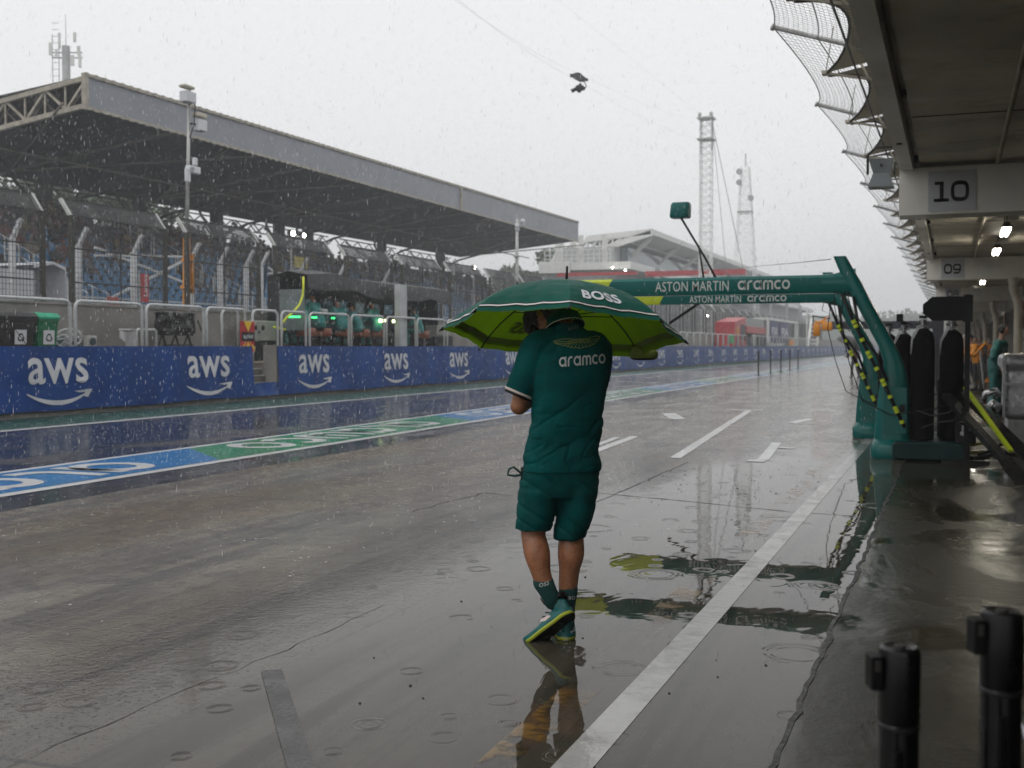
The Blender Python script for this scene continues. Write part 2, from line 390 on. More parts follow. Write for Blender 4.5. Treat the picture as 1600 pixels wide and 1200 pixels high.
def strip(mb, pts, w, z):                              # ribbon along ground points
    for a, b in zip(pts[:-1], pts[1:]):
        a, b = Vector((a[0], a[1], z)), Vector((b[0], b[1], z)); d = (b - a).normalized(); n = Vector((-d.y, d.x, 0)) * w / 2
        mb.quad(a - n, b - n, b + n, a + n)
    return mb
# pit box line beside the garages, worn yellow line below it
struct('pit_line', MB().quad((-1.248, YN, .0022), (-1.115, YN, .0022), (-1.115, YF, .0022), (-1.248, YF, .0022)), p_white)
m, nt, ns, ls, b = new_mat('worn_yellow_paint')
pos = ns.new('ShaderNodeNewGeometry').outputs['Position']
n = noise_n(ns, ls, pos, 3.5, 8, .7); sxy = ns.new('ShaderNodeSeparateXYZ'); ls.new(pos, sxy.inputs[0])
k = math_n(ns, ls, 'MULTIPLY', ramp(ns, ls, n, .46, .60), ramp(ns, ls, noise_n(ns, ls, pos, .9, 2), .42, .58))
tr = ns.new('ShaderNodeBsdfTransparent'); ms = ns.new('ShaderNodeMixShader')
b.inputs['Base Color'].default_value = (.30, .16, .015, 1); b.inputs['Roughness'].default_value = .08
ls.new(math_n(ns, ls, 'MULTIPLY', k, .62), ms.inputs[0]); ls.new(tr.outputs[0], ms.inputs[1]); ls.new(b.outputs[0], ms.inputs[2]); ls.new(ms.outputs[0], ns['Material Output'].inputs[0])
p_yellow = m
struct('worn_yellow_line', MB().quad((-1.50, YN, .0022), (-1.34, YN, .0022), (-1.34, 18, .0022), (-1.50, 18, .0022)), p_yellow)
# edge joint between lane and garage floor
m_joint = mat('joint_dirt', (.018, .017, .014), .45, var=.8, vs=6, bump=.5)
jw = lambda y: .009 + .014 * abs(noise.noise(Vector((y * 1.7, 5, 0))))
random.seed(4); mb = MB(); pl = []; y = -2.0
while y < 120:
    pl.append((-.55 + random.uniform(-.012, .012), y)); y += .12 if y < 20 else 2
for a, b2 in zip(pl[:-1], pl[1:]):
    w, w2 = jw(a[1]), jw(b2[1]); mb.quad((a[0] - w, a[1], .0065), (a[0] + w, a[1], .0065), (b2[0] + w2, b2[1], .0065), (b2[0] - w2, b2[1], .0065))
struct('floor_joint', mb, m_joint)
# white lane edge by the wall, sponsor strip
struct('lane_edge_line', MB().quad((-14.90, YN, .006), (-14.66, YN, .006), (-14.66, YF, .006), (-14.90, YF, .006)), p_bright)
struct('strip_border', MB().quad((-10.02, YN, .003), (-8.34, YN, .003), (-8.34, YF, .003), (-10.02, YF, .003)), p_bright)

# ------------------------------------------------------------------ lettering
_tc = {}
def text2d(s, bold=.0, sp=1.0, sx=1.0):
    key = (s, bold, sp, sx)
    if key in _tc: return _tc[key]
    cu = bpy.data.curves.new('t', 'FONT'); cu.body = s; cu.size = 1; cu.offset = bold; cu.space_character = sp; cu.resolution_u = 3; cu.fill_mode = 'FRONT'
    o = bpy.data.objects.new('t', cu); COL.objects.link(o); dg = bpy.context.evaluated_depsgraph_get(); dg.update()
    me = bpy.data.meshes.new_from_object(o.evaluated_get(dg)); vs = [(v.co.x * sx, v.co.y) for v in me.vertices]; fs = [tuple(p.vertices) for p in me.polygons]
    bpy.data.objects.remove(o); bpy.data.meshes.remove(me); bpy.data.curves.remove(cu)
    x0 = min(v[0] for v in vs); x1 = max(v[0] for v in vs); y0 = min(v[1] for v in vs); y1 = max(v[1] for v in vs)
    _tc[key] = ([((x - x0) / (x1 - x0), (y - y0) / (y1 - y0)) for x, y in vs], fs, (x1 - x0) / (y1 - y0)); return _tc[key]
def stroke(vs, fs, pts, w):
    n = len(pts); L = []; Rr = []
    for i, p in enumerate(pts):
        a = Vector(pts[max(i - 1, 0)]); b = Vector(pts[min(i + 1, n - 1)]); d = (b - a).normalized(); q = Vector((-d.y, d.x)) * w / 2
        L.append(Vector(p) + q); Rr.append(Vector(p) - q)
    o = len(vs); vs += [tuple(q) for q in L] + [tuple(q) for q in Rr]
    fs += [(o + i, o + i + 1, o + n + i + 1, o + n + i) for i in range(n - 1)]
def arc(cx, cy, r, a0, a1, n=14): return [(cx + r * math.cos(R(a0 + (a1 - a0) * k / n)), cy + r * math.sin(R(a0 + (a1 - a0) * k / n))) for k in range(n + 1)]
def aramco2d():                                         # round wide lower-case word, unit box
    if 'ar' in _tc: return _tc['ar']
    vs, fs = [], []; w = .21; x = 0
    for ch in 'aramco':
        if ch in 'ao':
            stroke(vs, fs, [(x + p[0], p[1]) for p in arc(.5, .5, .395, 0, 360, 24)], w)
            if ch == 'a': stroke(vs, fs, [(x + .90, 0), (x + .90, 1)], w); x += 1.18
            else: x += 1.0
        elif ch == 'r':
            stroke(vs, fs, [(x + .10, 0), (x + .10, .55)] + [(x + p[0], p[1]) for p in arc(.44, .56, .34, 170, 90, 6)] + [(x + .62, .9)], w); x += .78
        elif ch == 'm':
            stroke(vs, fs, [(x + .10, 0), (x + .10, .60)] + [(x + p[0], p[1]) for p in arc(.36, .635, .26, 180, 0, 10)] + [(x + .62, 0)], w)
            stroke(vs, fs, [(x + .62, .60)] + [(x + p[0], p[1]) for p in arc(.88, .635, .26, 180, 0, 10)] + [(x + 1.14, 0)], w); x += 1.36
        elif ch == 'c':
            stroke(vs, fs, [(x + p[0], p[1]) for p in arc(.5, .5, .395, 48, 312, 18)], w); x += .95
    W = x; _tc['ar'] = ([(a / W, b) for a, b in vs], fs, W); return _tc['ar']
def digits2d(s):                                        # wide slab digits, unit box
    vs, fs = [], []; w = .20; x = 0
    def rr(cx, cy, a, b, n=28, a0=0, a1=360): return [(cx + a * math.copysign(abs(math.cos(R(t))) ** .62, math.cos(R(t))), cy + b * math.copysign(abs(math.sin(R(t))) ** .62, math.sin(R(t)))) for t in [a0 + (a1 - a0) * k / n for k in range(n + 1)]]
    for ch in s:
        if ch == '1':
            stroke(vs, fs, [(x + .48, .0), (x + .48, 1.0)], w * 1.15); stroke(vs, fs, [(x + .02, .08), (x + .90, .08)], w * .8); stroke(vs, fs, [(x + .06, .92), (x + .42, .92)], w * .8); x += 1.0
        elif ch == '0': stroke(vs, fs, rr(x + .54, .5, .43, .41), w); x += 1.14
        elif ch == '9': stroke(vs, fs, rr(x + .54, .66, .42, .25), w * .9); stroke(vs, fs, [(x + .96, .66), (x + .95, .35), (x + .80, .12), (x + .55, .09), (x + .12, .09)], w * .9); x += 1.14
        elif ch == '8': stroke(vs, fs, rr(x + .54, .71, .38, .21), w * .9); stroke(vs, fs, rr(x + .54, .28, .44, .20), w * .9); x += 1.14
    if not vs or any(c not in '1098' for c in s): return text2d(s, .035, 1.05, 1.35)
    return ([(a / x, b) for a, b in vs], fs, x)
def put(mb, t, fn, m=0):                                # lay a unit-box word on a surface through fn(u, v)
    vs, fs, _ = t; return mb.add([fn(u, v) for u, v in vs], fs, m)
def plane_fn(o, ux, uy, w, h):
    o, ux, uy = Vector(o), Vector(ux), Vector(uy)
    return lambda u, v: o + ux * (u * w) + uy * (v * h)

# coloured segments of the strip, each with the same word read from the wall side
Y1 = onZ(275, 712).y                                     # first blue/green change seen
SEG = 8.0
mbB, mbG, mbT = MB(), MB(), MB()
for i in range(-2, 22):
    y0 = Y1 + i * SEG; y1 = y0 + SEG; mb = mbG if i % 2 == 0 else mbB
    mb.quad((-9.87, y0 + .9, .007), (-8.51, y0 - .3, .007), (-8.51, y1 - .3, .007), (-9.87, y1 + .9, .007))
    put(mbT, aramco2d(), plane_fn((-8.68, y1 - 1.0, .011), (0, -1, 0), (-1, 0, 0), SEG - 2.2, 1.02))
struct('green_strip_paint', mbG, p_green); struct('blue_strip_paint', mbB, p_blue); struct('strip_lettering', mbT, p_bright)
# pit box marks
mb = MB()
def mark(a, b, w=.14, z=.0042):
    A, B = onZ(*a), onZ(*b); strip(mb, [A, B], w, z)
mark((1055, 716), (1170, 642)); mark((1140, 640.5), (1192, 641.5), .3, .0052)
mark((928, 706), (992, 682), .14); mark((905, 707), (965, 683.5), .10, .0052)
mark((1192, 719), (1214, 692), .14); mark((1168, 720), (1196, 721), .22, .0052); mark((1214, 699), (1240, 701), .18, .0055)
mark((1044, 646), (1060, 655), .3); mark((1034, 653), (1062, 655.5), .16, .0052)
mark((1236, 661), (1268, 655), .2); mark((1240, 662), (1272, 662), .14, .0052)
struct('pit_box_marks', mb, p_bright)
struct('dark_painted_bar', strip(MB(), [onZ(424, 1048), onZ(470, 1200), onZ(520, 1400)], .09, .0042), p_dgrey)

# cracks and slab joints seen on the lane
rc = random.Random(12); mb = MB()
def crack(pts, w, j):
    P = [onZ(*p) for p in pts]; Q = []
    for a, b_ in zip(P[:-1], P[1:]):
        n_ = max(2, int((b_ - a).length / .11))
        for k in range(n_): q = a.lerp(b_, k / n_); Q.append(q + Vector((rc.uniform(-j, j), rc.uniform(-j, j) * .3, 0)))
    Q.append(P[-1]); W_ = [w * rc.uniform(.25, 1.2) for _ in Q]
    for i in range(len(Q) - 1):
        d = (Q[i + 1] - Q[i]).normalized(); n_ = Vector((-d.y, d.x, 0)); z = Vector((0, 0, .0016))
        mb.quad(Q[i] - n_ * W_[i] + z, Q[i + 1] - n_ * W_[i + 1] + z, Q[i + 1] + n_ * W_[i + 1] + z, Q[i] + n_ * W_[i] + z)
crack([(10, 1200), (260, 1092), (490, 997), (600, 945)], .0024, .016); crack([(932, 770), (1080, 784), (1235, 800), (1330, 806)], .010, .01)
crack([(895, 800), (985, 762), (1075, 722)], .008, .012); crack([(640, 800), (760, 770), (800, 775)], .008, .03)
struct('floor_cracks', mb, mat('crack_dirt', (.022, .020, .018), .6, spec=.2))
# ------------------------------------------------------------------ shared materials
m_white = mat('white_metal', (.50, .51, .52), .3, var=.1, dirt=(.30, .29, .27), dirt_amt=.35)
m_galv = mat('galvanised_steel', (.44, .44, .43), .42, .2, dirt=(.12, .10, .08))
m_steel_dark = mat('dark_wet_steel', (.052, .050, .045), .5, .1, spec=.25)
m_wire = mat('fence_wire', (.085, .088, .09), .45, .3)
m_conc = mat('grey_concrete_wall', (.215, .205, .190), .6, var=.25, vs=.9, bump=.3, dirt=(.10, .095, .085))
m_concp = mat('painted_concrete', (.42, .40, .36), .45, var=.12, vs=.7, bump=.15, bs=12, dirt=(.20, .185, .15), dirt_amt=.55)
m_concb = mat('concrete_beam_band', (.86, .84, .76), .42, var=.06, vs=.5, dirt=(.52, .48, .40), dirt_amt=.5, stretch=(1, .5, 1))
m_black = mat('black_plastic', (.006, .006, .0065), .40, var=.3, spec=.22)
m_matblack = mat('black_fabric', (.0035, .0035, .004), .85, var=.4, bump=.4, bs=60, spec=.1)
m_beige = mat('beige_pipe', (.46, .42, .33), .4, dirt=(.22, .19, .14))
m_blueseat = mat('blue_plastic_seat', (.03, .13, .26), .3, var=.2)
m_roofgrey = mat('grey_roof_sheet', (.235, .250, .285), .45, var=.06, vs=.4, dirt=(.20, .21, .23), dirt_amt=.5)
m_roofdark = mat('dark_roof_deck', (.020, .0205, .021), .85, var=.3, vs=.5, stretch=(.5, 3, 1))
m_trim = mat('stained_cream_steel', (.36, .33, .27), .5, var=.25, vs=3, dirt=(.20, .14, .08))
m_darkcol = mat('dark_concrete_column', (.055, .052, .048), .7, vs=1)
m_red = mat('red_panel', (.42, .016, .022), .35)
m_glass = mat('dark_glass', (.05, .07, .08), .06, var=.2)
m_tree_bark = mat('bark', (.05, .04, .03), .8)
m_leafA = mat('leaf_dark', (.035, .062, .024), .6, var=.5, vs=1.5)
m_leafB = mat('leaf_light', (.07, .105, .040), .6, var=.4, vs=1.5)
m_lamp = mat('lit_tube', (1, .93, .78), .4, emit=40, var=.02)
m_lampc = mat('lit_floodlight', (1, .97, .85), .4, emit=30, var=.02)
m_led = mat('lit_green_led', (.05, 1, .25), .4, emit=2.4, var=.02)
m_ledw = mat('lit_screen_strip', (.85, 1, .45), .4, emit=7, var=.02)
m_yelpaint = mat('lime_paint', (.50, .62, .02), .35, var=.08)
m_orange = mat('orange_paint', (.72, .26, .01), .35, var=.12)

# ------------------------------------------------------------------ garage side: canopy, beams, net
XE = -.62
bld = thing('pit_building', 'long concrete pit garage building with low overhanging ceiling and numbered cross beams', 'building', (0, 14, 0))
mb = MB()
mb.bb(-.46, 14, -6, 210, 3.66, 4.0); mb.bb(-.40, 14, -6, 210, 3.58, 3.655); obj('ceiling_slab', mb, mat('stained_ceiling', (.66, .61, .50), .5, var=.25, vs=.8, stretch=(.7, 1, 1), dirt=(.16, .14, .10), dirt_amt=.6, bump=.2, bs=9), bld)
mb = MB(); mb.bb(XE, -.47, -6, 210, 3.50, 4.02); obj('edge_beam', mb, m_concb, bld)
mb = MB(); mb.bb(-.10, .02, -6, 210, 4.02, 5.15); mb.bb(.02, 14, -6, 210, 4.004, 4.25); obj('balcony_parapet', mb, m_concp, bld)
beamY = [14.55 + 14.9 * i for i in range(13)]
def beam(i, y):
    mb = MB(); z0 = 2.97 + .04 * min(i, 3)
    mb.bb(XE - .004, 14, y - .25, y + .25, z0, 3.52)
    o = obj('cross_beam', mb, m_concb, bld)
    s = '%02d' % (10 - i)
    if i < 10:
        p = MB(); x0 = -.30; p.bb(x0, x0 + .52, y - .262, y - .252, z0 + .03, z0 + .50)
        put(p, digits2d(s), plane_fn((x0 + .06, y - .266, z0 + .14), (1, 0, 0), (0, 0, 1), .40, .235), 1)
        obj('number_plate', p, [mat('grey_number_plate', (.52, .53, .55), .4, var=.05), m_black], o)
    return o
for i, y in enumerate(beamY): beam(i, y)
mb = MB()
for k in range(26): mb.bb(-.395, 7.4, 1.5 + 4.97 * k - .012, 1.5 + 4.97 * k + .012, 3.574, 3.5795)
obj('slab_joint', mb, mat('dark_joint', (.03, .028, .024), .8), bld)
mb = MB(); mb.tube([(.45, -6, 3.53), (.45, 110, 3.53)], .022, 8); mb.tube([(1.9, -6, 3.50), (1.9, 110, 3.50)], .045, 8)
obj('conduit', mb, m_beige, bld, True)
mb = MB()
for k in range(14): mb.box((-.43, 3.2 + 3.7 * k, 3.635), (.05, .10, .06)); mb.box((-.545, 5.0 + 7.4 * k, 3.494), (.05, .05, .012))
obj('edge_bracket', mb, m_steel_dark, bld)
# haunch panels behind each beam edge
mb = MB()
for y in beamY: mb.prism([(-.60, y + .26, 3.49), (-.48, y + .26, 3.49), (-.40, y + .26, 3.02), (-.56, y + .26, 3.02)], (0, .18, 0))
obj('beam_haunch', mb, m_concp, bld)
# garage front wall with dark door openings
mb = MB()
for y in beamY: mb.bb(2.25, 2.75, y - .9, y + .9, 0, 3.57)
mb.bb(2.30, 2.7, -6, 210, 3.0, 3.57); obj('front_wall', mb, m_concp, bld)
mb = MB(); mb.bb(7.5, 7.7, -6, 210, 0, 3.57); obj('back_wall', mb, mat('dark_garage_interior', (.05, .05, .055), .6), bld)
random.seed(2)
mb = MB()
for y in beamY[1:]:
    mb.bb(2.20, 2.245, y - 1.2, y - .5, 2.05, 2.98)
obj('red_panel', mb, mat('rust_red_panel', (.30, .055, .03), .5), bld)
# a near wall the photographer stands beside (closes the garage run behind the camera)
for i, y in enumerate(beamY[1:9]):
    mb = MB(); px = 1.28
    mb.tube([(px, y - .42, 3.0), (px, y - .42, 2.75), (px + .10, y - .42, 2.45), (px + .12, y - .42, 2.2), (px + .12, y - .42, .02)], .095, 12)
    mb.cyl((px + .12, y - .42, 1.55), (px + .12, y - .42, 1.60), .105, n=12); mb.cyl((px, y - .42, 2.9), (px, y - .42, 3.02), .11, n=12)
    o = obj('drain_pipe', mb, m_beige, None, 40)
    L = ['beige drain pipe under the 09 beam, nearest of the row', 'beige drain pipe under the 08 beam beyond the headset man']
    tag(o, L[i] if i < 2 else 'beige drain pipe in the far row along the garage fronts', 'pipe', 'drain pipes along the garage fronts')
# strip lights hung in a row
ly = [20.6, 24.9, 36.6, 47.0, 62, 77, 92, 107]
for i, y in enumerate(ly):
    t = thing('ceiling_light', ['lit strip light under the garage ceiling, nearest of the row', 'lit strip light just behind the nearest one, before the 09 beam',
        'lit strip light between the 09 and 08 beams'][i] if i < 3 else 'small lit strip light far along the garage ceiling', 'ceiling light', (.78, y, 3.3), 'strip lights under the garage ceiling')
    mb = MB(); mb.bb(.73, .83, y - .62, y + .62, 3.37, 3.42); mb.bb(.70, .86, y - .6, y + .6, 3.34, 3.37)
    for q in (-.5, .5): mb.cyl((.78, y + q, 3.42), (.78, y + q, 3.58), .008)
    obj('housing', mb, m_steel_dark, t)
    mb = MB(); mb.tube([(.745, y - .58, 3.31), (.745, y + .58, 3.31)], .027, 10); mb.tube([(.815, y - .58, 3.31), (.815, y + .58, 3.31)], .027, 10); obj('lamp_tube', mb, m_lamp, t, True)
for i, y in enumerate((9.5, 13.0)):
    t = thing('ceiling_light', 'strip light over the garage floor just outside the view', 'ceiling light', (3.4, y, 3.3), 'strip lights under the garage ceiling')
    mb = MB(); mb.bb(3.35, 3.45, y - .62, y + .62, 3.37, 3.42); obj('housing', mb, m_steel_dark, t)
    mb = MB(); mb.tube([(3.4, y - .58, 3.32), (3.4, y + .58, 3.32)], .03, 10); obj('lamp_tube', mb, m_lamp, t, True)

# net on struts, wires and tensile shades above the lane edge
NX, NZ = -2.46, 5.98
net = thing('safety_net', 'fine black safety net on sloping grey struts along the pit building edge', 'net', (NX, 20, 4))
SY = 5.55; sy0 = onX(1208, 55, NX).y
ys = [sy0 + SY * k for k in range(-1, 22)]
for y in ys:
    mb = MB(); mb.tube([(NX, y, NZ), (-1.2, y, NZ - .42), (-.05, y, NZ - .80)], .035, 8); mb.cyl((NX - .02, y, NZ + .01), (NX + .02, y, NZ - .01), .05); obj('strut', mb, m_galv, net, True)
def netp(y, t):                                          # t 0 outer edge .. 1 at the building
    k = ((y - sy0) / SY) % 1.0; sag = (4 * k * (1 - k))
    x = NX + .28 * sag * (1 - t) + t * 2.3; return Vector((x, y, NZ - .80 * t - .22 * sag * (1 - t * .3)))
mb = MB(); r = .0035
for a, b in zip(ys[:-1], ys[1:]):
    d = (a + b) / 2; st = .15 if d < 30 else .22 if d < 60 else .5
    nt_ = 34 if d < 30 else 16 if d < 60 else 6; ny = int(SY / st); rr = r * (1 if d < 30 else 1.6 if d < 60 else 3)
    for i in range(ny + 1):
        y = a + (b - a) * i / ny; P = [netp(y + (.04 if (k % 2) else 0), k / nt_) for k in range(nt_ + 1)]
        for p, q in zip(P[:-1], P[1:]): mb.bar(p, q, rr)
    for k in range(nt_ + 1):
        P = [netp(a + (b - a) * i / 8, k / nt_) for i in range(9)]
        for p, q in zip(P[:-1], P[1:]): mb.bar(p, q, rr)
obj('mesh', mb, m_wire, net)
mb = MB()
for t in (0.0, .27):
    for a, b in zip(ys[:-1], ys[1:]):
        P = [netp(a + (b - a) * i / 12, t) for i in range(13)]; mb.tube(P, .009 if t == 0 else .007, 5)
mb.tube([(-1.30, ys[0], 5.2), (-1.02, ys[-1], 5.2)], .016, 6)
mb.tube([(-.95, ys[0], 4.9), (-.8, ys[-1], 4.9)], .008, 6)
obj('edge_cable', mb, m_steel_dark, net)
m_shade = mat('beige_shade_cloth', (.50, .46, .36), .7, var=.1, vs=.6, dirt=(.3, .27, .2))
TX, TZ = -1.80, 5.43; ty0 = onX(1290, 128, TX).y; TS = 3.9
for k in range(-2, 16):
    y = ty0 + TS * k
    t = thing('shade_sail', 'beige shade sail over the balcony, ' + ('nearest one at the top' if k == -1 else 'second from the top' if k == 0 else 'third, behind the loudspeaker' if k == 1 else 'small among the far ones'), 'shade sail', (TX, y, TZ), 'tensile shade sails along the balcony')
    rows = []
    for i in range(13):                                  # along the lane between two fittings
        s = i / 12; sag = 4 * s * (1 - s); xe = TX + .04 + .44 * sag ** .8
        rows.append([Vector((xe + (1.9 - xe) * j / 6, y + TS * (s * .94 + .03), TZ - .02 + .55 * (j / 6) ** .7 + .25 * sag * (1 - j / 6) - .35 * math.sin(math.pi * j / 6) * .3)) for j in range(7)])
    mb = MB(); vs = [p for q in rows for p in q]; up = [p + Vector((0, 0, .012)) for p in vs]
    fs = [(i * 7 + j, i * 7 + j + 1, i * 7 + j + 8, i * 7 + j + 7) for i in range(12) for j in range(6)]
    mb.add(vs, fs); mb.add(up, fs); obj('cloth', mb, m_shade, t, True, recalc=False)
    mb = MB(); mb.tube([q[0] for q in rows], .02, 6); obj('hem_cable', mb, m_steel_dark, t, True)
    mb = MB(); P = Vector((TX, y, TZ))
    mb.box(P, (.10, .16, .05)); mb.bar(P, (-.9, y - .05, TZ + .42), .045); mb.bar(P, (-.9, y + .1, TZ - .18), .035)
    mb.bar((-.9, y - .05, TZ + .42), (-.6, y, TZ - .2), .04); mb.bar((-1.35, y, TZ + .2), (-1.2, y + .05, TZ - .12), .03); mb.tube([P, (TX + .15, y - .45, TZ + .55)], .008, 5)
    obj('corner_fitting', mb, m_trim, t)
# loudspeaker on a bracket
c = onX(1378, 272, -.86); t = thing('loudspeaker', 'grey horn loudspeaker hung on a bracket from the canopy edge', 'loudspeaker', c)
mb = MB(); y = c.y
mb.add([c + Vector(q) for q in ((-.16, -.14, -.17), (.15, -.14, -.17), (.15, .16, -.17), (-.16, .16, -.17), (-.10, -.10, .0), (.09, -.10, .0), (.09, .14, .0), (-.10, .14, .0), (-.15, -.16, .17), (.15, -.16, .17), (.15, .16, .17), (-.15, .16, .17))],
       [(3, 2, 1, 0), (0, 1, 5, 4), (1, 2, 6, 5), (2, 3, 7, 6), (3, 0, 4, 7), (4, 5, 9, 8), (5, 6, 10, 9), (6, 7, 11, 10), (7, 4, 8, 11), (8, 9, 10, 11)])
obj('cabinet', mb, mat('grey_speaker', (.20, .225, .24), .45, var=.08), t)
mb = MB(); mb.tube([c + Vector(q) for q in ((-.17, 0, .0), (-.17, 0, .24), (-.08, 0, .33), (.24, 0, .33))], .016, 6); mb.cyl(c + Vector((0, -.115, .09)), c + Vector((0, -.17, .09)), .018); mb.box(c + Vector((.156, -.05, .06)), (.012, .05, .14)); obj('bracket', mb, m_steel_dark, t)

# ------------------------------------------------------------------ pit wall
WX = -17.0
m_cloth = mat('blue_wall_cloth', (.002, .046, .215), .42, var=.22, vs=.8, bump=1.5, bs=2.2, dirt=(.002, .022, .14), dirt_amt=.5, stretch=(1, 1, .6), spec=.2)
m_logo = mat('white_print', (.60, .61, .64), .4, var=.06)
oy0, oy1 = yX(393, WX), yX(432, WX)
wall = thing('pit_wall', 'long pit wall wrapped in blue cloth with white printed logos and a stepped opening', 'wall', (WX, 30, 0))
def wavy(y0, y1, zb, zt, n):
    mb = MB(); rows = []
    for i in range(n + 1):
        y = y0 + (y1 - y0) * i / n; rows.append([])
        for j in range(7):
            z = zb + (zt - zb) * j / 6
            b = .03 * noise.noise(Vector((y * .9, z * 2, 3.1))) + .02 * noise.noise(Vector((y * 3.1, z * 4, 8)))
            rows[-1].append(Vector((WX + .02 + b * (1.6 if j == 0 else 1 if j < 6 else .1) + .05 * (1 - j / 6), y, z + (.05 * noise.noise(Vector((y * .5, 0, 0))) if j == 0 else 0))))
    vs = [p for q in rows for p in q]; mb.add(vs, [(i * 7 + j, (i + 1) * 7 + j, (i + 1) * 7 + j + 1, i * 7 + j + 1) for i in range(n) for j in range(6)]); return mb
mb = wavy(-6, oy0, .12, EYE, 70); mb.merge(wavy(oy0, oy1, .12, .46, 8)); mb.merge(wavy(oy1, 60, .12, EYE, 80)); mb.merge(wavy(60, 330, .12, EYE, 60))
obj('cloth_cover', mb, m_cloth, wall, True)
mb = MB(); mb.bb(WX - .18, WX - .03, -6, oy0, 0, EYE - .01); mb.bb(WX - .18, WX - .03, oy1, 330, 0, EYE - .01); mb.bb(WX - .18, WX - .03, oy0, oy1, 0, .45)
mb.bb(WX - .25, WX - .185, oy0 - .1, oy0 - .002, .45, EYE + .02); mb.bb(WX - .42, WX - .002, oy1 + .0, oy1 + .1, .46, EYE + .03)
obj('concrete_core', mb, m_conc, wall)
mb = MB(); mbt = MB(); ye = [oy1 + 2.38, yX(421, WX - .5), yX(407, WX - .5)]
for k in range(3):
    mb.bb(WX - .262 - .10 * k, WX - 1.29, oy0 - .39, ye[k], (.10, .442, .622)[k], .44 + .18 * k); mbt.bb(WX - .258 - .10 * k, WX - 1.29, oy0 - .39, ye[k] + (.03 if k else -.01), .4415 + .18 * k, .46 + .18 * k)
obj('step', mb, mat('shaded_step_concrete', (.10, .097, .088), .7), wall); obj('step_tread', mbt, mat('top_lit_step_tread', (.36, .35, .32), .5), wall)  # light on the treads and shade on the risers put into their colours
mb = MB(); mb.box((WX - 1.28, (oy0 + oy1) / 2 + .9, .975), (.05, 3.0, .05)); obj('step_edge', mb, m_beige, wall)
def smile():
    vs, fs = [], []
    pts = []; n = 16
    for i in range(n + 1):
        u = i / n; a = u * 2 - 1; y = .42 * a * a - .30 - .06 * a; w = .13 * (1 - (a * .92) ** 2) + .02
        pts.append(((u * 1.0, y + .0), w))
    o = 0
    for (p, w) in pts: vs += [(p[0], p[1] + w * .75), (p[0], p[1] - w * .75)]
    fs += [(2 * i, 2 * i + 1, 2 * i + 3, 2 * i + 2) for i in range(n)]
    o = len(vs); vs += [(.80, .23), (1.12, .30), (1.12, .19), (.90, .15)]; fs.append((o, o + 3, o + 2, o + 1))
    o = len(vs); vs += [(1.01, .30), (1.13, .30), (1.06, -.10), (.98, -.04)]; fs.append((o, o + 3, o + 2, o + 1))
    return vs, fs
sm = smile(); tw = text2d('aws', .014, 1.02)
ax = [yX(q, WX) for q in (90, 325, 490, 618, 716, 800, 883, 961)]
step = (ax[5] - ax[1]) / 4; ys_ = list(ax)
while ys_[-1] < 290: ys_.append(ys_[-1] + step)
def onwall(y, z):
    b = .03 * noise.noise(Vector((y * .9, z * 2, 3.1))) + .02 * noise.noise(Vector((y * 3.1, z * 4, 8)))
    return Vector((WX + .034 + b + .05 * (1 - (z - .12) / 1.3), y, z))
for y in ys_:
    if oy0 - .9 < y < oy1 + .6 and y > 27: continue
    q = MB(); put(q, tw, lambda u, v: onwall(y - .86 + u * 1.66, .66 + v * .53))
    q.add([onwall(y - .92 + a * 1.62, .40 + b * .42) for a, b in sm[0]], sm[1]); obj('printed_logo', q, m_logo, wall, recalc=False)
# platform and track-side wall
mb = MB(); mb.bb(-19.2, WX - .26, -6, oy0 - .4, 0, 1.0); mb.bb(-19.2, WX - .26, oy1 + 2.4, 330, 0, 1.0); mb.bb(-19.2, WX - 1.30, oy0 - .4, oy1 + 2.4, 0, .99)
tag(obj('crew_platform', mb, m_conc), 'raised concrete crew platform behind the blue pit wall', 'platform', kind='structure')
mb = MB(); mb.bb(-19.62, -19.2, -6, 330, 0, 2.38); mb.bb(-19.66, -19.16, -6, 330, 2.38, 2.43)
tag(obj('track_side_wall', mb, m_conc), 'grey concrete wall behind the crew platform under the catch fence', 'wall')

# hoops
HX = -17.25
def hoop(y0, y1, top=2.38, x=HX, r=.035):
    mb = MB(); q = .16
    pts = [(x, y0, 1.0), (x, y0, top - q)] + [(x, y0 + q - q * math.cos(R(a)), top - q + q * math.sin(R(a))) for a in (30, 60, 90)] + [(x, y1 - q + q * math.sin(R(a)), top - q + q * math.cos(R(a))) for a in (0, 30, 60, 90)] + [(x, y1, 1.0)]
    return mb.tube(pts, r, 8)
HL = [((-12, 110), 'white hoop rail in front of the black and green wheelie bins'), ((118, 222), 'white hoop rail before the white sheet on its frame'), ((229, 318), 'white hoop rail in front of the black covered monitor'),
      ((323, 383), 'white hoop rail just before the red and yellow board'), ((395, 434), 'white hoop rail beside the grey cabinet at the steps'), ((440, 478), 'narrow white hoop rail before the green lit end of the stand'),
      ((484, 545), 'white hoop rail before the second and third seated crew'), ((549, 600), 'white hoop rail in front of the middle of the crew stand'), ((604, 649), 'white hoop rail crossed by the pale upright post'), ((652, 694), 'white hoop rail past the right end of the crew stand'), ((699, 738), 'white hoop rail partly behind the umbrella tip')]
for (a, b), l in HL:
    tag(obj('hoop_rail', hoop(yX(a, HX), yX(b, HX)), m_white, None, True), l, 'railing', 'white hoop rails on the pit wall')
tag(obj('hoop_rail', hoop(yX(347, HX - .3), yX(372, HX - .3), 2.36, HX - .3), m_white, None, True), 'inner white hoop rail standing behind another near the board', 'railing', 'white hoop rails on the pit wall')
y = yX(1062, HX); hp = None
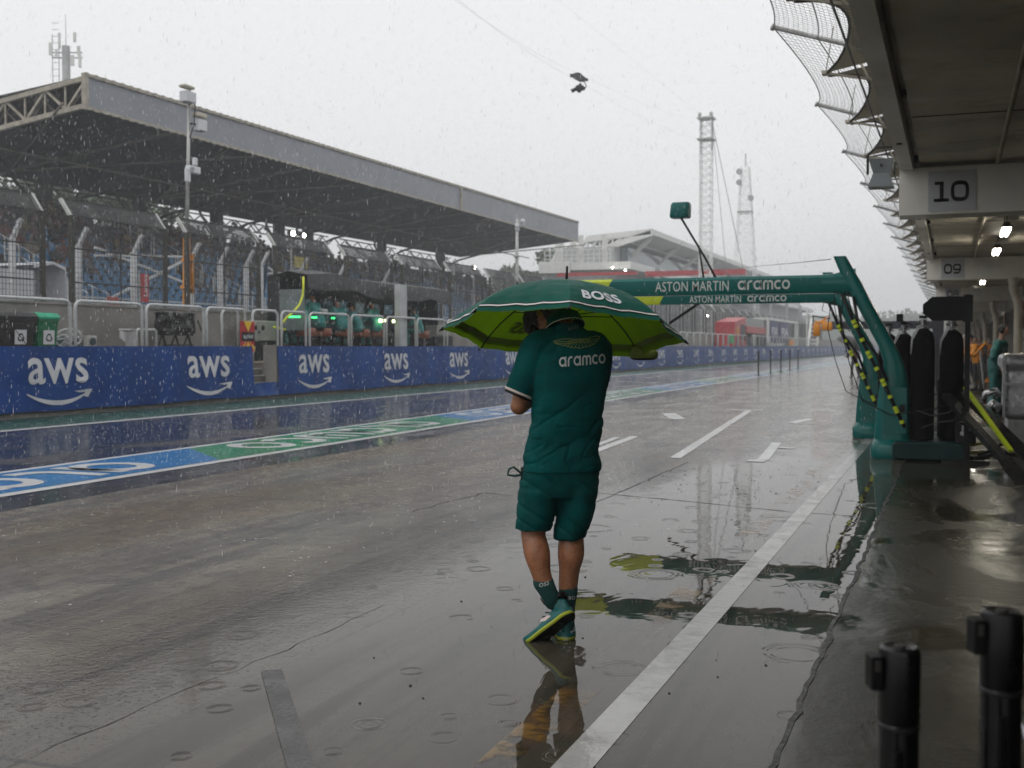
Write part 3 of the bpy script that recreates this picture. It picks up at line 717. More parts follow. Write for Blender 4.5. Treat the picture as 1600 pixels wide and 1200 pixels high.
for k in range(34):
    if k == 12: y += 2.5; continue
    if hp is None: hp = tag(obj('hoop_rail', hoop(y, y + 1.9), m_white, None, True), 'white hoop rail in the far row right of the umbrella', 'railing', 'white hoop rails on the pit wall'); z0 = hp.location.z
    else:
        c = hp.copy(); COL.objects.link(c); c.location = (HX, y + .95, z0)
    y += 2.25

# ------------------------------------------------------------------ catch fences
def fence_unit(name, x, y, L, zb, zt, dx, dz, m_post, label, group, mesh=True, pw=.10):
    t = thing(name, label, 'fence', (x, y, zb), group)
    for k, q in enumerate((0, L)):
        mb = MB(); mb.bar((x, y + q, zb), (x, y + q, zt), pw, pw); obj('post', mb, m_post, t)
        mb = MB(); mb.bar((x, y + q, zt - .03), (x + dx, y + q, zt + dz), pw * .75, pw * .75); obj('cranked_arm', mb, m_galv, t)
    mb = MB()
    for q in (.33, .67): mb.bar((x, y + L * q, zt), (x + dx, y + L * q, zt + dz), .03)
    for z in (zb + .5, zb + 1.3, zt): mb.bar((x, y, z), (x, y + L, z), .035)
    mb.bar((x + dx, y, zt + dz), (x + dx, y + L, zt + dz), .05); mb.bar((x, y + L * .5, zb), (x, y + L * .5, zt), .03)
    obj('rail', mb, m_steel_dark, t)
    if mesh:
        mb = MB(); w = .009; n = int(L / .10)
        for i in range(1, n):
            yy = y + L * i / n; mb.bar((x + .02, yy, zb), (x + .02, yy, zt), w); mb.bar((x + .02, yy, zt), (x + .02 + dx, yy, zt + dz), w)
        h = zt - zb; nz = int(h / .12)
        for i in range(nz): mb.bar((x + .02, y, zb + h * i / nz), (x + .02, y + L, zb + h * i / nz), w)
        for i in range(10): mb.bar((x + .02 + dx * i / 10, y, zt + dz * i / 10), (x + .02 + dx * i / 10, y + L, zt + dz * i / 10), w * 1.5)
        for i in range(1, n): yy = y + L * (i + .5) / n; mb.bar((x + .02, yy, zt), (x + .02 + dx, yy, zt + dz), w)
        obj('wire_mesh', mb, m_wire, t)
    return t
FX = -19.4; FP = 4.33; fy = yX(113, FX)
FL = {0: 'dark catch fence panel behind the black covered monitor', -1: 'dark catch fence panel behind the green bin and white tent', 1: 'dark catch fence panel behind the orange mast foot', 2: 'dark catch fence panel behind the left end of the crew stand',
      3: 'dark catch fence panel above the middle of the crew stand', 4: 'dark catch fence panel above the right end of the crew stand', 5: 'dark catch fence panel left of the umbrella tip, lamp shining through it', 6: 'dark catch fence panel just left of the domed camera pole'}
base = None
for k in range(-3, 38):
    l = FL.get(k, 'dark catch fence panel far along the track-side wall'); y = fy + FP * k
    if base is None: base = fence_unit('catch_fence', FX, y, 3.42, 2.43, 4.50, -.30, .40, m_steel_dark, l, 'catch fence panels on the track-side wall')
    else: dup(base, (FX, y, 2.43), None, l)
GX = -30.0; base = None
for k, q in enumerate((-45, 21, 124, 210, 300, 345, 385, 408, 470, 530, 600)):
    y = yX(q, GX)
    nb = ('the white tent', 'the white tent', 'the empty blue seats', 'the red hanging banner', 'the orange mast foot', 'the seats right of the orange mast', 'the grey cabinet', 'the crew stand roof', 'the crew stand roof', 'the crew stand roof', 'the crew stand roof')[k]
    l = 'pale cranked fence post, ' + ('cut off by the left edge of the photo', 'rising in front of ' + nb)[k > 0] if k < 7 else 'pale cranked fence post by the grandstand above the crew stand roof'
    if k == 2: l = 'pale cranked fence post by the grandstand, just right of the white tent'
    if base is None:
        base = thing('fence_post', l, 'post', (GX, y, 0), 'pale fence posts before the grandstand')
        mb = MB(); mb.bar((GX, y, 0), (GX, y, 5.1), .20, .16); obj('upright', mb, m_white, base)
        mb = MB(); mb.bar((GX, y, 5.06), (GX + .42, y, 5.75), .14, .12); obj('cranked_arm', mb, m_white, base)
    else: dup(base, (GX, y, 0), None, l)

# ------------------------------------------------------------------ grandstand
SX0, SX1, SYA, SYB = -33.3, -44.5, 26.0, 106.0
gs = thing('grandstand', 'big covered grandstand with grey fascia, dark roof underside and blue seats', 'grandstand', (-38, 70, 0))
NR = 14; rowd = (SX0 - SX1) / NR
def rowz(i): return 2.60 + 5.1 * (i / (NR - 1)) ** 1.1
mb = MB(); poly = [(SX0, SYA, 0)]
for i in range(NR):
    x = SX0 - rowd * i; poly += [(x, SYA, rowz(i)), (x - rowd, SYA, rowz(i))]
poly += [(SX1, SYA, 0)]; mb.prism(poly, (0, SYB - SYA, 0)); obj('terrace', mb, mat('terrace_concrete', (.07, .067, .064), .8, vs=.6, spec=.2), gs)
mb = MB(); mb.bb(SX1 - .3, SX1 - .01, SYA, SYB, 0, rowz(NR - 1) + .5); obj('rear_wall', mb, m_darkcol, gs)
ztop0, ztop1, zb0, zb1 = 12.75, 13.40, 11.48, 11.60; RX = -34.1; RY0, RY1 = 38.4, 105.7
def zr(y, a, b): return a + (b - a) * (y - RY0) / (RY1 - RY0)
jy = yX(720, RX)
for a, b in ((RY0, jy - .1), (jy + .1, RY1)):
    mb = MB(); mb.add([(RX, a, zr(a, zb0, zb1)), (RX, b, zr(b, zb0, zb1)), (RX, b, zr(b, ztop0, ztop1)), (RX, a, zr(a, ztop0, ztop1)), (RX - .15, a, zr(a, zb0, zb1)), (RX - .15, b, zr(b, zb0, zb1)), (RX - .15, b, zr(b, ztop0, ztop1)), (RX - .15, a, zr(a, ztop0, ztop1))],
        [(0, 1, 2, 3), (7, 6, 5, 4), (0, 4, 5, 1), (3, 2, 6, 7), (0, 3, 7, 4), (1, 5, 6, 2)]); obj('fascia', mb, m_roofgrey, gs)
mb = MB(); mb.bar((RX + .03, RY0, ztop0 + .05), (RX + .03, RY1, ztop1 + .05), .12, .14); mb.bar((RX + .03, RY0, zb0 - .04), (RX + .03, RY1, zb1 - .04), .10, .10)
y = RY0
while y < RY1: mb.box((RX + .10, y, zr(y, ztop0, ztop1) + .06), (.05, .18, .16)); mb.box((RX + .09, y, zr(y, zb0, zb1) - .10), (.05, .3, .07)); y += .55
mb.box((RX, jy, (zr(jy, zb0, zb1) + zr(jy, ztop0, ztop1)) / 2), (.22, .28, 1.75)); mb.box((RX + .01, RY0 - .02, (zb0 + ztop0) / 2), (.2, .22, 1.5))
obj('fascia_trim', mb, m_trim, gs)
BX, SL, SLT = -46.6, .095, .135
def roofz(x, zt): return zt - (RX - x) * SL
mb = MB()
mb.add([(RX - .16, RY0, ztop0), (RX - .16, RY1, ztop1), (BX, RY1, roofz(BX, ztop1)), (BX, RY0, roofz(BX, ztop0)), (RX - .16, RY0, ztop0 - .1), (RX - .16, RY1, ztop1 - .1), (BX, RY1, roofz(BX, ztop1) - .1), (BX, RY0, roofz(BX, ztop0) - .1)],
       [(0, 1, 2, 3), (7, 6, 5, 4), (0, 4, 5, 1), (3, 2, 6, 7), (0, 3, 7, 4), (1, 5, 6, 2)]); obj('roof_deck', mb, m_roofdark, gs)
mb = MB()
mb.add([(RX - .16, RY0 + .3, zb0 + .02), (RX - .16, RY1, zb1 + .02), (BX, RY1, roofz(BX, zb1)), (BX, RY0 + .3, roofz(BX, zb0))], [(0, 1, 2, 3)])
mb.add([(RX - .16, RY0 + .3, zb0 + .06), (RX - .16, RY1, zb1 + .06), (BX, RY1, roofz(BX, zb1) + .04), (BX, RY0 + .3, roofz(BX, zb0) + .04)], [(3, 2, 1, 0)])
obj('roof_soffit', mb, m_roofdark, gs)
# open end truss
mb = MB(); ty = RY0 + .05
roofz = lambda x, zt: zt - (RX - x) * SLT
mb.bar((RX, ty, ztop0 - .08), (BX, ty, roofz(BX, ztop0) - .08), .18, .20); mb.bar((RX, ty, zb0 + .05), (BX, ty, roofz(BX, zb0) + .05), .18, .20)
for k in range(11):
    x = RX - k * 1.1; z1, z0 = roofz(x, ztop0) - .1, roofz(x, zb0) + .1; mb.bar((x, ty, z0), (x, ty, z1), .07)
    x2 = x - 1.1
    mb.bar((x, ty + .04, z0 if k % 2 else z1), (x2, ty + .04, roofz(x2, ztop0) - .1 if k % 2 else roofz(x2, zb0) + .1), .10)
    mb.bar((x, ty + 1.1, z1 if k % 2 else z0), (x2, ty + 1.1, roofz(x2, zb0) + .1 if k % 2 else roofz(x2, ztop0) - .1), .07)
obj('end_truss', mb, m_trim, gs)
# members under the roof
mb = MB()
yy = RY0 + 6
while yy < RY1:
    mb.tube([(RX - .3, yy, zr(yy, zb0, zb1) - .05), (-44.3, yy, 10.2)], .07, 6); mb.tube([(RX - .3, yy + 7, zr(yy, zb0, zb1) - .05), (-44.3, yy, 10.2)], .06, 6); mb.tube([(RX - .3, yy - 7, zr(yy, zb0, zb1) - .05), (-44.3, yy, 10.2)], .06, 6)
    mb.tube([(-40, yy - 6, 10.3), (-40, yy + 6, 10.3)], .05, 6)
    yy += 11.5
obj('roof_brace', mb, mat('brown_roof_steel', (.20, .17, .14), .6), gs)
for q in (72, 221, 340, 437, 482, 597, 689):
    y = yX(q, -45.2); mb = MB(); mb.box((-45.2, y, 5.15), (.6, .66, 10.3)); obj('column', mb, m_darkcol, gs)
    mb = MB()
    for d in (-1, 1):
        mb.tube([(-45.2, y, 8.6), (-44.5, y + d * 2.6, 9.7), (-43, y + d * 5.2, 10.5)], .09, 6); mb.tube([(-45.2, y, 8.0), (-46.4, y + d * 4, 9.9)], .07, 6); mb.tube([(-45.2, y + d * 2.6, 8.9), (-46.5, y + d * 1.2, 9.4)], .05, 5)
    for k in range(6): mb.tube([(-46.4, y - 5 + k * 2, 9.5), (-46.4, y - 4 + k * 2, 10.1), (-46.4, y - 3 + k * 2, 9.5)], .05, 5)
    mb.tube([(-46.4, y - 5, 9.5), (-46.4, y + 5, 9.5)], .05, 5); mb.tube([(-46.4, y - 5, 10.1), (-46.4, y + 5, 10.1)], .05, 5)
    obj('column_brace', mb, m_steel_dark, gs)
# seats
def seat_mb(x, y, z):
    mb = MB(); w = .175
    back = [(x - .20, y + a, z + h) for a, h in ((-w, .36), (w, .36), (w * 1.05, .60), (w * .7, .78), (0, .83), (-w * .7, .78), (-w * 1.05, .60))]
    mb.prism(back, (-.04, 0, .01)); mb.box((x + .01, y, z + .36), (.40, .36, .05)); mb.box((x, y, z + .17), (.06, .1, .34)); return mb
random.seed(11); seats = []
for i in range(0, 11):
    y = SYA + .4
    while y < SYB - .5:
        if (y - 37.5) % 13.0 > 1.3: seats.append((SX0 - rowd * (i + .55), y, rowz(i)))
        y += .64
def inview(p):
    d = CM.transposed() @ (Vector(p) - CP); return 800 + F * d.x / -d.z, 600 - F * d.y / -d.z
vis = [s for s in seats if -20 < inview(s)[0] < 760]
vis.sort(key=lambda s: (Vector(s) - CP).length)
near = [s for s in vis if 60 < inview(s)[0] < 460][:96]
seat0 = obj('seat', seat_mb(*near[0]), m_blueseat, gs)
for s in near[1:]:
    c = seat0.copy(); COL.objects.link(c); c.location = seat0.location + Vector(s) - Vector(near[0])
mb = MB(); ns_ = set(near)
for s in vis:
    if s not in ns_: mb.merge(seat_mb(*s))
tag(obj('far_seats', mb, m_blueseat, gs), kind='stuff')
# front parapet with white rails, stair rails
mb = MB(); mb.bb(SX0 + .25, SX0 + .45, SYA, SYB, 0, 2.75); obj('front_parapet', mb, m_conc, gs)
mb = MB()
for z in (2.95, 3.2, 3.42): mb.bar((SX0 + .35, SYA, z), (SX0 + .35, SYB, z), .06)
y = SYA
while y < SYB: mb.bar((SX0 + .35, y, 2.75), (SX0 + .35, y, 3.42), .06); y += 2.2
obj('front_railing', mb, m_white, gs)
for k in range(6):
    for d in (-.62, .62):
        y = 38.1 + 13 * k + d; mb = MB(); pth = []
        for i in range(NR): x = SX0 - rowd * i; pth += [(x, y, rowz(i) + 1.05), (x, y, rowz(i)), (x - .03, y, rowz(i)), (x - .03, y, rowz(i) + 1.05)]
        mb.tube(pth, .03, 5)
        obj('stair_rail', mb, m_white, gs)
# far end side scaffold struts (white diagonal members between the posts)
mb = MB()
for a, b, c_ in ((150, 290, 395), (420, 470, 415)):
    y0, y1 = yX(a, -31.5), yX(b, -31.5); mb.bar((-31.5, y0, 3.0), (-31.5, y1, 5.2), .09); mb.bar((-31.5, y0, 5.3), (-31.5, y1, 4.2), .09); mb.bar((-31.5, y0, 5.0), (-31.5, y1, 5.35), .09)
obj('front_brace', mb, m_white, gs)
# ------------------------------------------------------------------ the man under the umbrella (local frame: x to the right, y away, z up)
PD = 5.5; PB = CP + FWD * PD; PB.z = 0; PB += RIGHT * ((880 - 800) / F * PD)
def W(x, y, z): return PB + RIGHT * x + FWD * y + Vector((0, 0, z))
def Wv(mb):
    for i, p in enumerate(mb.v): mb.v[i] = W(*p)
    return mb
def meW(me):
    for v in me.vertices: v.co = W(*v.co)
    return me
m_skin = mat('tanned_skin', (.33, .138, .066), .36, var=.22, vs=14, bump=.35, bs=90)
m_skin.node_tree.nodes['Principled BSDF'].inputs['Subsurface Weight'].default_value = .08
m_skin.node_tree.nodes['Principled BSDF'].inputs['Subsurface Radius'].default_value = (.01, .004, .002)
m_shirt = mat('green_jersey', (.0004, .068, .065), .70, var=.20, vs=6, dirt=(.0003, .044, .042), dirt_amt=.7, bump=.35, bs=220, rvar=.08, spec=.06)
m_short = mat('green_shorts', (.0004, .062, .059), .62, var=.24, vs=9, bump=.3, bs=160, rvar=.1, spec=.08)
m_hair = mat('dark_brown_hair', (.005, .0035, .003), .55, var=.5, vs=40, bump=.8, bs=90, stretch=(1, 1, .25))
m_sock = mat('green_sock', (.004, .060, .055), .8, bump=.8, bs=250, vs=20)
m_shoe = mat('green_shoe', (.004, .12, .115), .45, vs=20, var=.2, bump=.4, bs=150)
m_lime = mat('lime_rubber', (.36, .42, .03), .5)
m_pale = mat('pale_trim', (.62, .52, .47), .55, var=.05)
m_print = mat('grey_white_print', (.52, .55, .53), .5, var=.05)
m_olive = mat('gold_line_print', (.36, .36, .08), .5, var=.05)
man = thing('person', 'person in green team polo shirt and shorts walking away under the umbrella', 'person', W(0, 0, 0))
TW = R(17)                                               # the trunk is turned a little to the left
def rt(x, y, a=TW): return (x * math.cos(a) - y * math.sin(a), x * math.sin(a) + y * math.cos(a))
SH_L, EL_L, WR_L = (-.125, .03, 1.405), (-.214, .018, 1.128), (-.075, .27, 1.215)
SH_R, EL_R, WR_R = (.172, .14, 1.405), (.160, .34, 1.18), (.06, .43, 1.30)
# body: head, neck, trunk, arms, hands, legs as one skin
B = MB()
B.limb([(.01, .07, 1.0), (.025, .055, 1.2), (.03, .07, 1.36), (.025, .10, 1.47)], [.085, .10, .115, .07], n=20)
B.limb([(-.10, .05, 1.40), (.04, .09, 1.42), (.15, .14, 1.40)], [.055, .075, .055], n=16)
B.limb([(.02, .08, 1.45), (-.005, .11, 1.53), (-.04, .15, 1.58)], [.068, .058, .065], n=16)                     # neck bent forward
HM = (Matrix.Rotation(R(38), 3, 'Z') @ Matrix.Rotation(R(-48), 3, 'X'))
HC = Vector((-.060, .185, 1.580)); hp_ = lambda x, y, z: HC + HM @ Vector((x, y, z))
B.ell(HC, (.074, .095, .108), 20, 14, HM)
B.ell(hp_(0, .035, -.055), (.058, .066, .066), 16, 10, HM)                                                        # jaw
B.limb([hp_(0, .088, .0), hp_(0, .112, -.028)], [.010, .016], n=8, sub=3)                                         # nose
B.limb([hp_(-.022, .086, -.062), hp_(0, .094, -.063), hp_(.022, .086, -.062)], [.007, .010, .007], n=8, sub=2)     # mouth
for sx in (-1, 1):
    B.ell(hp_(sx * .077, -.005, -.015), (.010, .022, .034), 10, 8, HM @ Matrix.Rotation(R(12 * sx), 3, 'Z'))        # ears
    B.limb([hp_(sx * .015, .088, .022), hp_(sx * .05, .076, .02)], [.009, .008], n=8, sub=2)                       # brows
def arm(S, E, Wr): B.limb([S, ((S[0] + E[0]) / 2, (S[1] + E[1]) / 2 - .01, (S[2] + E[2]) / 2), E], [.056, .052, .042], n=16); B.limb([E, tuple(E[i] * .6 + Wr[i] * .4 for i in range(3)), Wr], [.043, .042, .027], n=16)
arm(SH_L, EL_L, WR_L); arm(SH_R, EL_R, WR_R)
def hand(Wr, d, up, side):                               # palm, four unequal bent fingers, thumb from the side of the palm
    d = Vector(d).normalized(); up = Vector(up); up = (up - d * up.dot(d)).normalized(); s = d.cross(up) * side; Wr = Vector(Wr)
    B.limb([Wr, Wr + d * .04, Wr + d * .085], [.024, .030, .028], n=12)
    for k, (o, L) in enumerate(((-.030, .070), (-.010, .080), (.010, .076), (.029, .060))):
        a = Wr + d * .088 + s * o; b_ = a + d * L * .42 + up * .006; c = b_ + d * L * .25 + up * L * .30; e = c - d * L * .05 + up * L * .30
        B.limb([a, b_, c, e], [.0095, .009, .0085, .0075], n=8, sub=2)
    a = Wr + d * .03 - s * .026; B.limb([a, a + d * .03 - s * .018 + up * .014, a + d * .055 - s * .012 + up * .034], [.012, .0105, .009], n=8, sub=2)
hand(WR_L, (.55, .80, .15), (.3, -.1, .9), 1); hand(WR_R, (-.75, .5, .35), (.2, -.5, .8), -1)
HIPL, KNL, ANL = (-.085, .01, .86), (-.145, .0, .505), (-.070, -.062, .235)
HIPR, KNR, ANR = (.070, .045, .86), (.042, .035, .49), (.018, .02, .115)
B.limb([(-.04, .04, .92), (.05, .05, .92)], [.08, .08], n=18)
B.limb([HIPL, (-.125, .01, .68), KNL], [.082, .078, .060], n=18); B.limb([KNL, (-.127, -.035, .425), (-.103, -.055, .315), ANL, (-.050, -.048, .185)], [.059, .064, .047, .036, .034], n=18)
B.limb([HIPR, (.07, .045, .68), KNR], [.095, .085, .062], n=18); B.limb([KNR, (.040, .022, .41), (.030, .020, .30), ANR, (.016, .015, .06)], [.061, .066, .049, .036, .034], n=18)
body = obj('body', meW(remeshed(Wv(B) and B, .0065, 3, .5, 'body')), m_skin, man, True) if False else None
def solid(mb, vox, it=3, fac=.5, name='m', disp=None):
    me = remeshed(mb, vox, it, fac, name)
    if disp:
        nn = [v.normal.copy() for v in me.vertices]
        for v, n in zip(me.vertices, nn): v.co = v.co + n * disp(v.co, n)
        me.update()
    return meW(me)
obj('body', solid(B, .0065, 3, .5, 'body'), m_skin, man, True)
# hair: swept forelock over the bent head
Hh = MB()
Hh.ell(hp_(0, -.018, .022), (.083, .096, .100), 20, 14, HM); Hh.ell(hp_(0, -.040, -.030), (.078, .068, .085), 18, 12, HM)
random.seed(8)
for k in range(46):
    a = random.uniform(-1, 1); z = random.uniform(.03, .10)
    p0 = hp_(a * .06, .05 + random.uniform(-.02, .03), z); p1 = hp_(a * .062, .105 + random.uniform(0, .02), z - .01); p2 = hp_(a * .06 + random.uniform(-.01, .01), .135 + random.uniform(-.01, .02), z - .05)
    Hh.limb([p0, p1, p2], [.013, .010, .003], n=6, sub=3)
for k in range(60):
    a = random.uniform(0, 2 * math.pi); e = random.uniform(-.3, 1.2); q = Vector((.084 * math.cos(e) * math.cos(a), -.018 + .097 * math.cos(e) * math.sin(a), .022 + .10 * math.sin(e)))
    if q.y > .07 and q.z < .02: continue
    Hh.limb([hp_(*q), hp_(*(q * 1.03 + Vector((0, .012, -.016)))), hp_(*(q * 1.03 + Vector((0, .02, -.036))))], [.011, .009, .003], n=6, sub=2)
obj('hair', solid(Hh, .0055, 1, .3, 'hair'), m_hair, man, True)
# polo shirt
S = MB()
lev = [(.812, -.008, .02, .196, .135), (.86, -.006, .02, .195, .135), (.95, .006, .02, .186, .130), (1.06, .018, .02, .178, .125), (1.16, .026, .015, .180, .125), (1.26, .034, .02, .190, .128), (1.35, .040, .035, .190, .125), (1.42, .040, .06, .172, .112), (1.47, .035, .08, .130, .092), (1.505, .022, .095, .088, .075), (1.535, .012, .108, .072, .070)]
S.stack([(x, y, z, rx, ry, TW) for z, x, y, rx, ry in lev], 40, pw=2.35)
S.limb([(-.06, .05, 1.425), SH_L, (-.165, .015, 1.30), (-.215, .012, 1.185)], [.085, .084, .080, .074], n=22, flat=True)
S.limb([(.12, .11, 1.42), SH_R, (.172, .22, 1.29), (.168, .285, 1.23)], [.078, .080, .078, .074], n=22)
cutn = Vector((-.34, -.03, -1)).normalized()
def folds(p, n):
    x, y, z = p
    f = 0
    low = max(0, min(1, (1.22 - z) / .25))
    q = Vector((x * 3 + z * 2.2, y * 3, z * 11 - x * 5)); f += .010 * noise.noise(q) * (.30 + low)
    q = Vector((x * 7 - z * 3, y * 6, z * 19 + x * 9)); f += .004 * noise.noise(q + Vector((4, 2, 1))) * (.3 + low)
    for sc, am, o_ in ((4.2, .0075, 0), (7.5, .0045, 7), (12, .002, 3)):
        q = Vector(((x * .55 + z * .9) * sc + o_, y * 2, (z - x * .7) * sc * 1.7)); f -= am * max(0, 1 - abs(noise.noise(q)) * 5) ** 2 * (.15 + low)
    w = math.sin((z - .10 * math.cos(x * 9) - x * .55) * 62); f += .0 * w          # drape across the small of the back
    q = Vector((x * 9, y * 4, z * 2)); f += .008 * noise.noise(q) * max(0, min(1, (1.0 - z) / .2))                          # hem flutes
    if False: f += .004 * math.sin((z * 1.0 + x * .5) * 75 + y * 20) * max(0, 1 - abs(z - 1.28) * 7)
    arm_ = math.hypot(x + .105 - (z - 1.28) * .18, 0); f -= .006 * math.exp(-(arm_ / .018) ** 2) * max(0, min(1, (1.40 - z) / .08)) * (1 if z > 1.12 else 0)
    return f * (1 - .75 * max(0, min(1, (.86 - z) / .05)))
shirt_me = solid(S, .0068, 3, .5, 'shirt', folds)
shirt = obj('polo_shirt', shirt_me, m_shirt, man, True)
def bvh_of(o):
    off = wloc(o); return BVHTree.FromPolygons([v.co + off for v in o.data.vertices], [tuple(p.vertices) for p in o.data.polygons])
bs_ = bvh_of(shirt); dirB = (RIGHT * math.sin(TW) * 0 + FWD).normalized()
def on_back(x, z, lift=.0025):                             # point of the shirt back seen at (x, z)
    o = W(x, -1, z); h, n, i, d = bs_.ray_cast(o, FWD); 
    return (h - FWD * lift) if h else W(x, 0, z)
def px_back(u, v):                                          # photo place on the shirt back -> local x, z
    return (u - 880) / F * (PD - .09), EYE - (v - 541) / F * (PD - .09)
def word(name, t, x0, y0, x1, y1, hgt, m, parent, sub=True):
    """word whose foot line runs from photo place (x0,y0) to (x1,y1), standing hgt photo pixels high"""
    q = MB()
    def fn(u, v):
        a, b_ = px_back(x0 + (x1 - x0) * u, y0 + (y1 - y0) * u - hgt * v); return on_back(a, b_)
    put(q, t, fn); return obj(name, q, m, parent, recalc=False)
word('printed_word', aramco2d(), 872, 573.5, 947, 568, 15.5, m_print, shirt)
word('printed_word', text2d('BOSS', .02, 1.15, 1.2), 888, 516.5, 905, 512, 5.2, mat('faint_print', (.16, .20, .17), .5), shirt)
# winged badge in thin lines
q = MB()
def line(pts, w=.0022):
    P = [Vector(p) for p in pts]
    for a, b_ in zip(P[:-1], P[1:]):
        n_ = max(1, int((b_ - a).length / 3)); d = (b_ - a).normalized(); s_ = Vector((-d.y, d.x)) * .33
        for k in range(n_):
            c = a + (b_ - a) * k / n_; e = a + (b_ - a) * (k + 1) / n_
            q.add([on_back(*px_back(*(z_)), .003) for z_ in (c - s_, e - s_, e + s_, c + s_)], [(0, 1, 2, 3)])
top = [(864, 533), (876, 530), (888, 529), (897, 530), (915, 529), (924, 526.5), (936, 524.5), (940, 526)]
bot = [(864, 533), (868, 537), (877, 539), (887, 541.5), (893, 543.5), (900, 543), (906, 544.5), (912, 542), (920, 541), (928, 537.5), (936, 532), (940, 526)]
line(top); line(bot); line([(889, 530.5), (888, 536), (921, 534), (922, 528.5)]); line([(866, 534.5), (878, 533.5), (888, 533.5)]); line([(922, 530.5), (932, 529.5), (939, 527.5)])
line([(868, 536.2), (878, 536.4), (888, 536)]); line([(922, 533), (930, 533), (936, 530.5)])
for k in range(9):
    u = k / 8; line([(890 + 30 * u, 536 - 1.8 * u), (878 + 52 * u, 540 - 1.5 * u + 4.2 * math.sin(math.pi * u))])
obj('winged_badge', q, m_olive, shirt, recalc=False)
q = MB(); line([(833, 590), (837, 581), (845, 572.5), (856, 566.5), (870, 562.5)]); line([(833, 590), (830, 612), (828, 640)]); obj('seam', q, mat('seam_shadow_thread', (.0008, .022, .020), .8), shirt, recalc=False)
word('badge_word', text2d('ASTON MARTIN', .01, 1.0, 1.0), 889.5, 534.8, 920.5, 533, 3.6, m_olive, shirt)
# sleeve cuff trims and collar
def cuff(a, b_, r, n=26, flat=1):
    a, b_ = Vector(a), Vector(b_); d = (b_ - a).normalized(); u, w = frame(d); mb = MB()
    return a, d, u, w
def ringband(c, d, r, h, mats, parent, name, sq=1.0):
    c, d = Vector(c), Vector(d).normalized(); u, w = frame(d); mb = MB(); n = 30
    rs = []
    for t, q in ((0, r), (h, r * 1.0)):
        rs.append([c + d * t + (u * math.cos(2 * math.pi * k / n) + w * math.sin(2 * math.pi * k / n)) * q for k in range(n)])
    ri = [[c + (p - c) * 1.0 + (c + d * (i * h) - p).normalized() * .006 for p in rs[i]] for i in (0, 1)]
    mb.rings([ri[0], rs[0], rs[1], ri[1]], cap=False); return obj(name, Wv(mb), mats, parent, True)
dL = Vector((-.215 + .165, .012 - .015, 1.185 - 1.30)).normalized()
cL = Vector((-.215, .012, 1.185)) - dL * .004
Cf = MB(); u, w = frame(dL)
def disc(c, r0, r1, h):
    c = Vector(c); return MB().rings([[c + (u * math.cos(2 * math.pi * k / 30) + w * math.sin(2 * math.pi * k / 30)) * r for k in range(30)] for c, r in ((c, r0), (c + dL * h, r1))])
obj('cuff_trim', Wv(disc(cL - dL * .010, .0765, .0760, .012)), m_pale, shirt, True)
obj('cuff_edge', Wv(disc(cL + dL * .002, .0745, .072, .012)), m_black, shirt, True)
# collar: stand folded down round the neck
mb = MB(); mb2 = MB(); rsA, rsB = [], []
cc = Vector((.010, .105, 1.535)); n = 28
tilt = Matrix.Rotation(R(-24), 3, 'X') @ Matrix.Rotation(R(-10), 3, 'Y')
def colr(r1, r2, z): return [cc + tilt @ Vector((r1 * math.cos(2 * math.pi * k / n), r2 * math.sin(2 * math.pi * k / n), z)) for k in range(n)]
mb.rings([colr(.072, .074, .030), colr(.080, .082, .034), colr(.090, .093, .0), colr(.098, .102, -.026), colr(.090, .094, -.028), colr(.070, .074, .02)], cap=False)
obj('collar', Wv(mb), m_shirt, shirt, True)
mb2.rings([colr(.0985, .1025, -.0262), colr(.0990, .1030, -.0215), colr(.0965, .1005, -.0215)], cap=False); obj('collar_trim', Wv(mb2), m_pale, shirt, True)
# shorts
Q = MB()
Q.stack([(-.005, .02, .885, .170, .115, TW), (-.008, .02, .82, .192, .130, TW), (-.016, .02, .75, .196, .130, TW * .6), (-.020, .02, .69, .178, .118, TW * .4)], 36, pw=2.3)
Q.limb([(-.095, .01, .76), (-.115, .005, .68), (-.148, .0, .605)], [.108, .104, .086], n=24)
Q.stack([(-.095, .008, .80, .085, .10, 0), (-.110, .006, .72, .106, .114, 0), (-.132, .003, .62, .099, .106, 0), (-.152, .0, .530, .087, .096, 0)], 30)
Q.stack([(.080, .025, .80, .085, .10, 0), (.076, .025, .72, .100, .116, 0), (.066, .03, .62, .094, .108, 0), (.035, .035, .482, .078, .088, 0)], 30)
def sfold(p, n):
    x, y, z = p; lo = max(0, min(1, (.80 - z) / .2))
    f = .009 * noise.noise(Vector((x * 14, y * 6, z * 5 + x * 6))) * (.4 + lo) + .003 * noise.noise(Vector((x * 25 + z * 8, y * 9, z * 16)))
    q = Vector(((x * .5 + z * .7) * 9, y * 2, (z + x * .5) * 9)); f -= .0055 * max(0, 1 - abs(noise.noise(q)) * 5) ** 2
    f += .0
    return f
shorts = obj('shorts', solid(Q, .0065, 3, .5, 'shorts', sfold), m_short, man, True)
# lanyard loop at the hip
mb = MB(); mb.tube([(-.195, -.02, .80), (-.24, -.03, .838), (-.262, -.03, .828), (-.268, -.03, .80), (-.235, -.03, .795), (-.195, -.02, .80)], .006, 6); obj('strap_loop', Wv(mb), m_sock, shorts, True)
mb = MB(); mb.rbox(W(-.190, .0, .79), (.03, .05, .09), .01, YAW); obj('hip_pouch', mb, m_black, shorts, True)
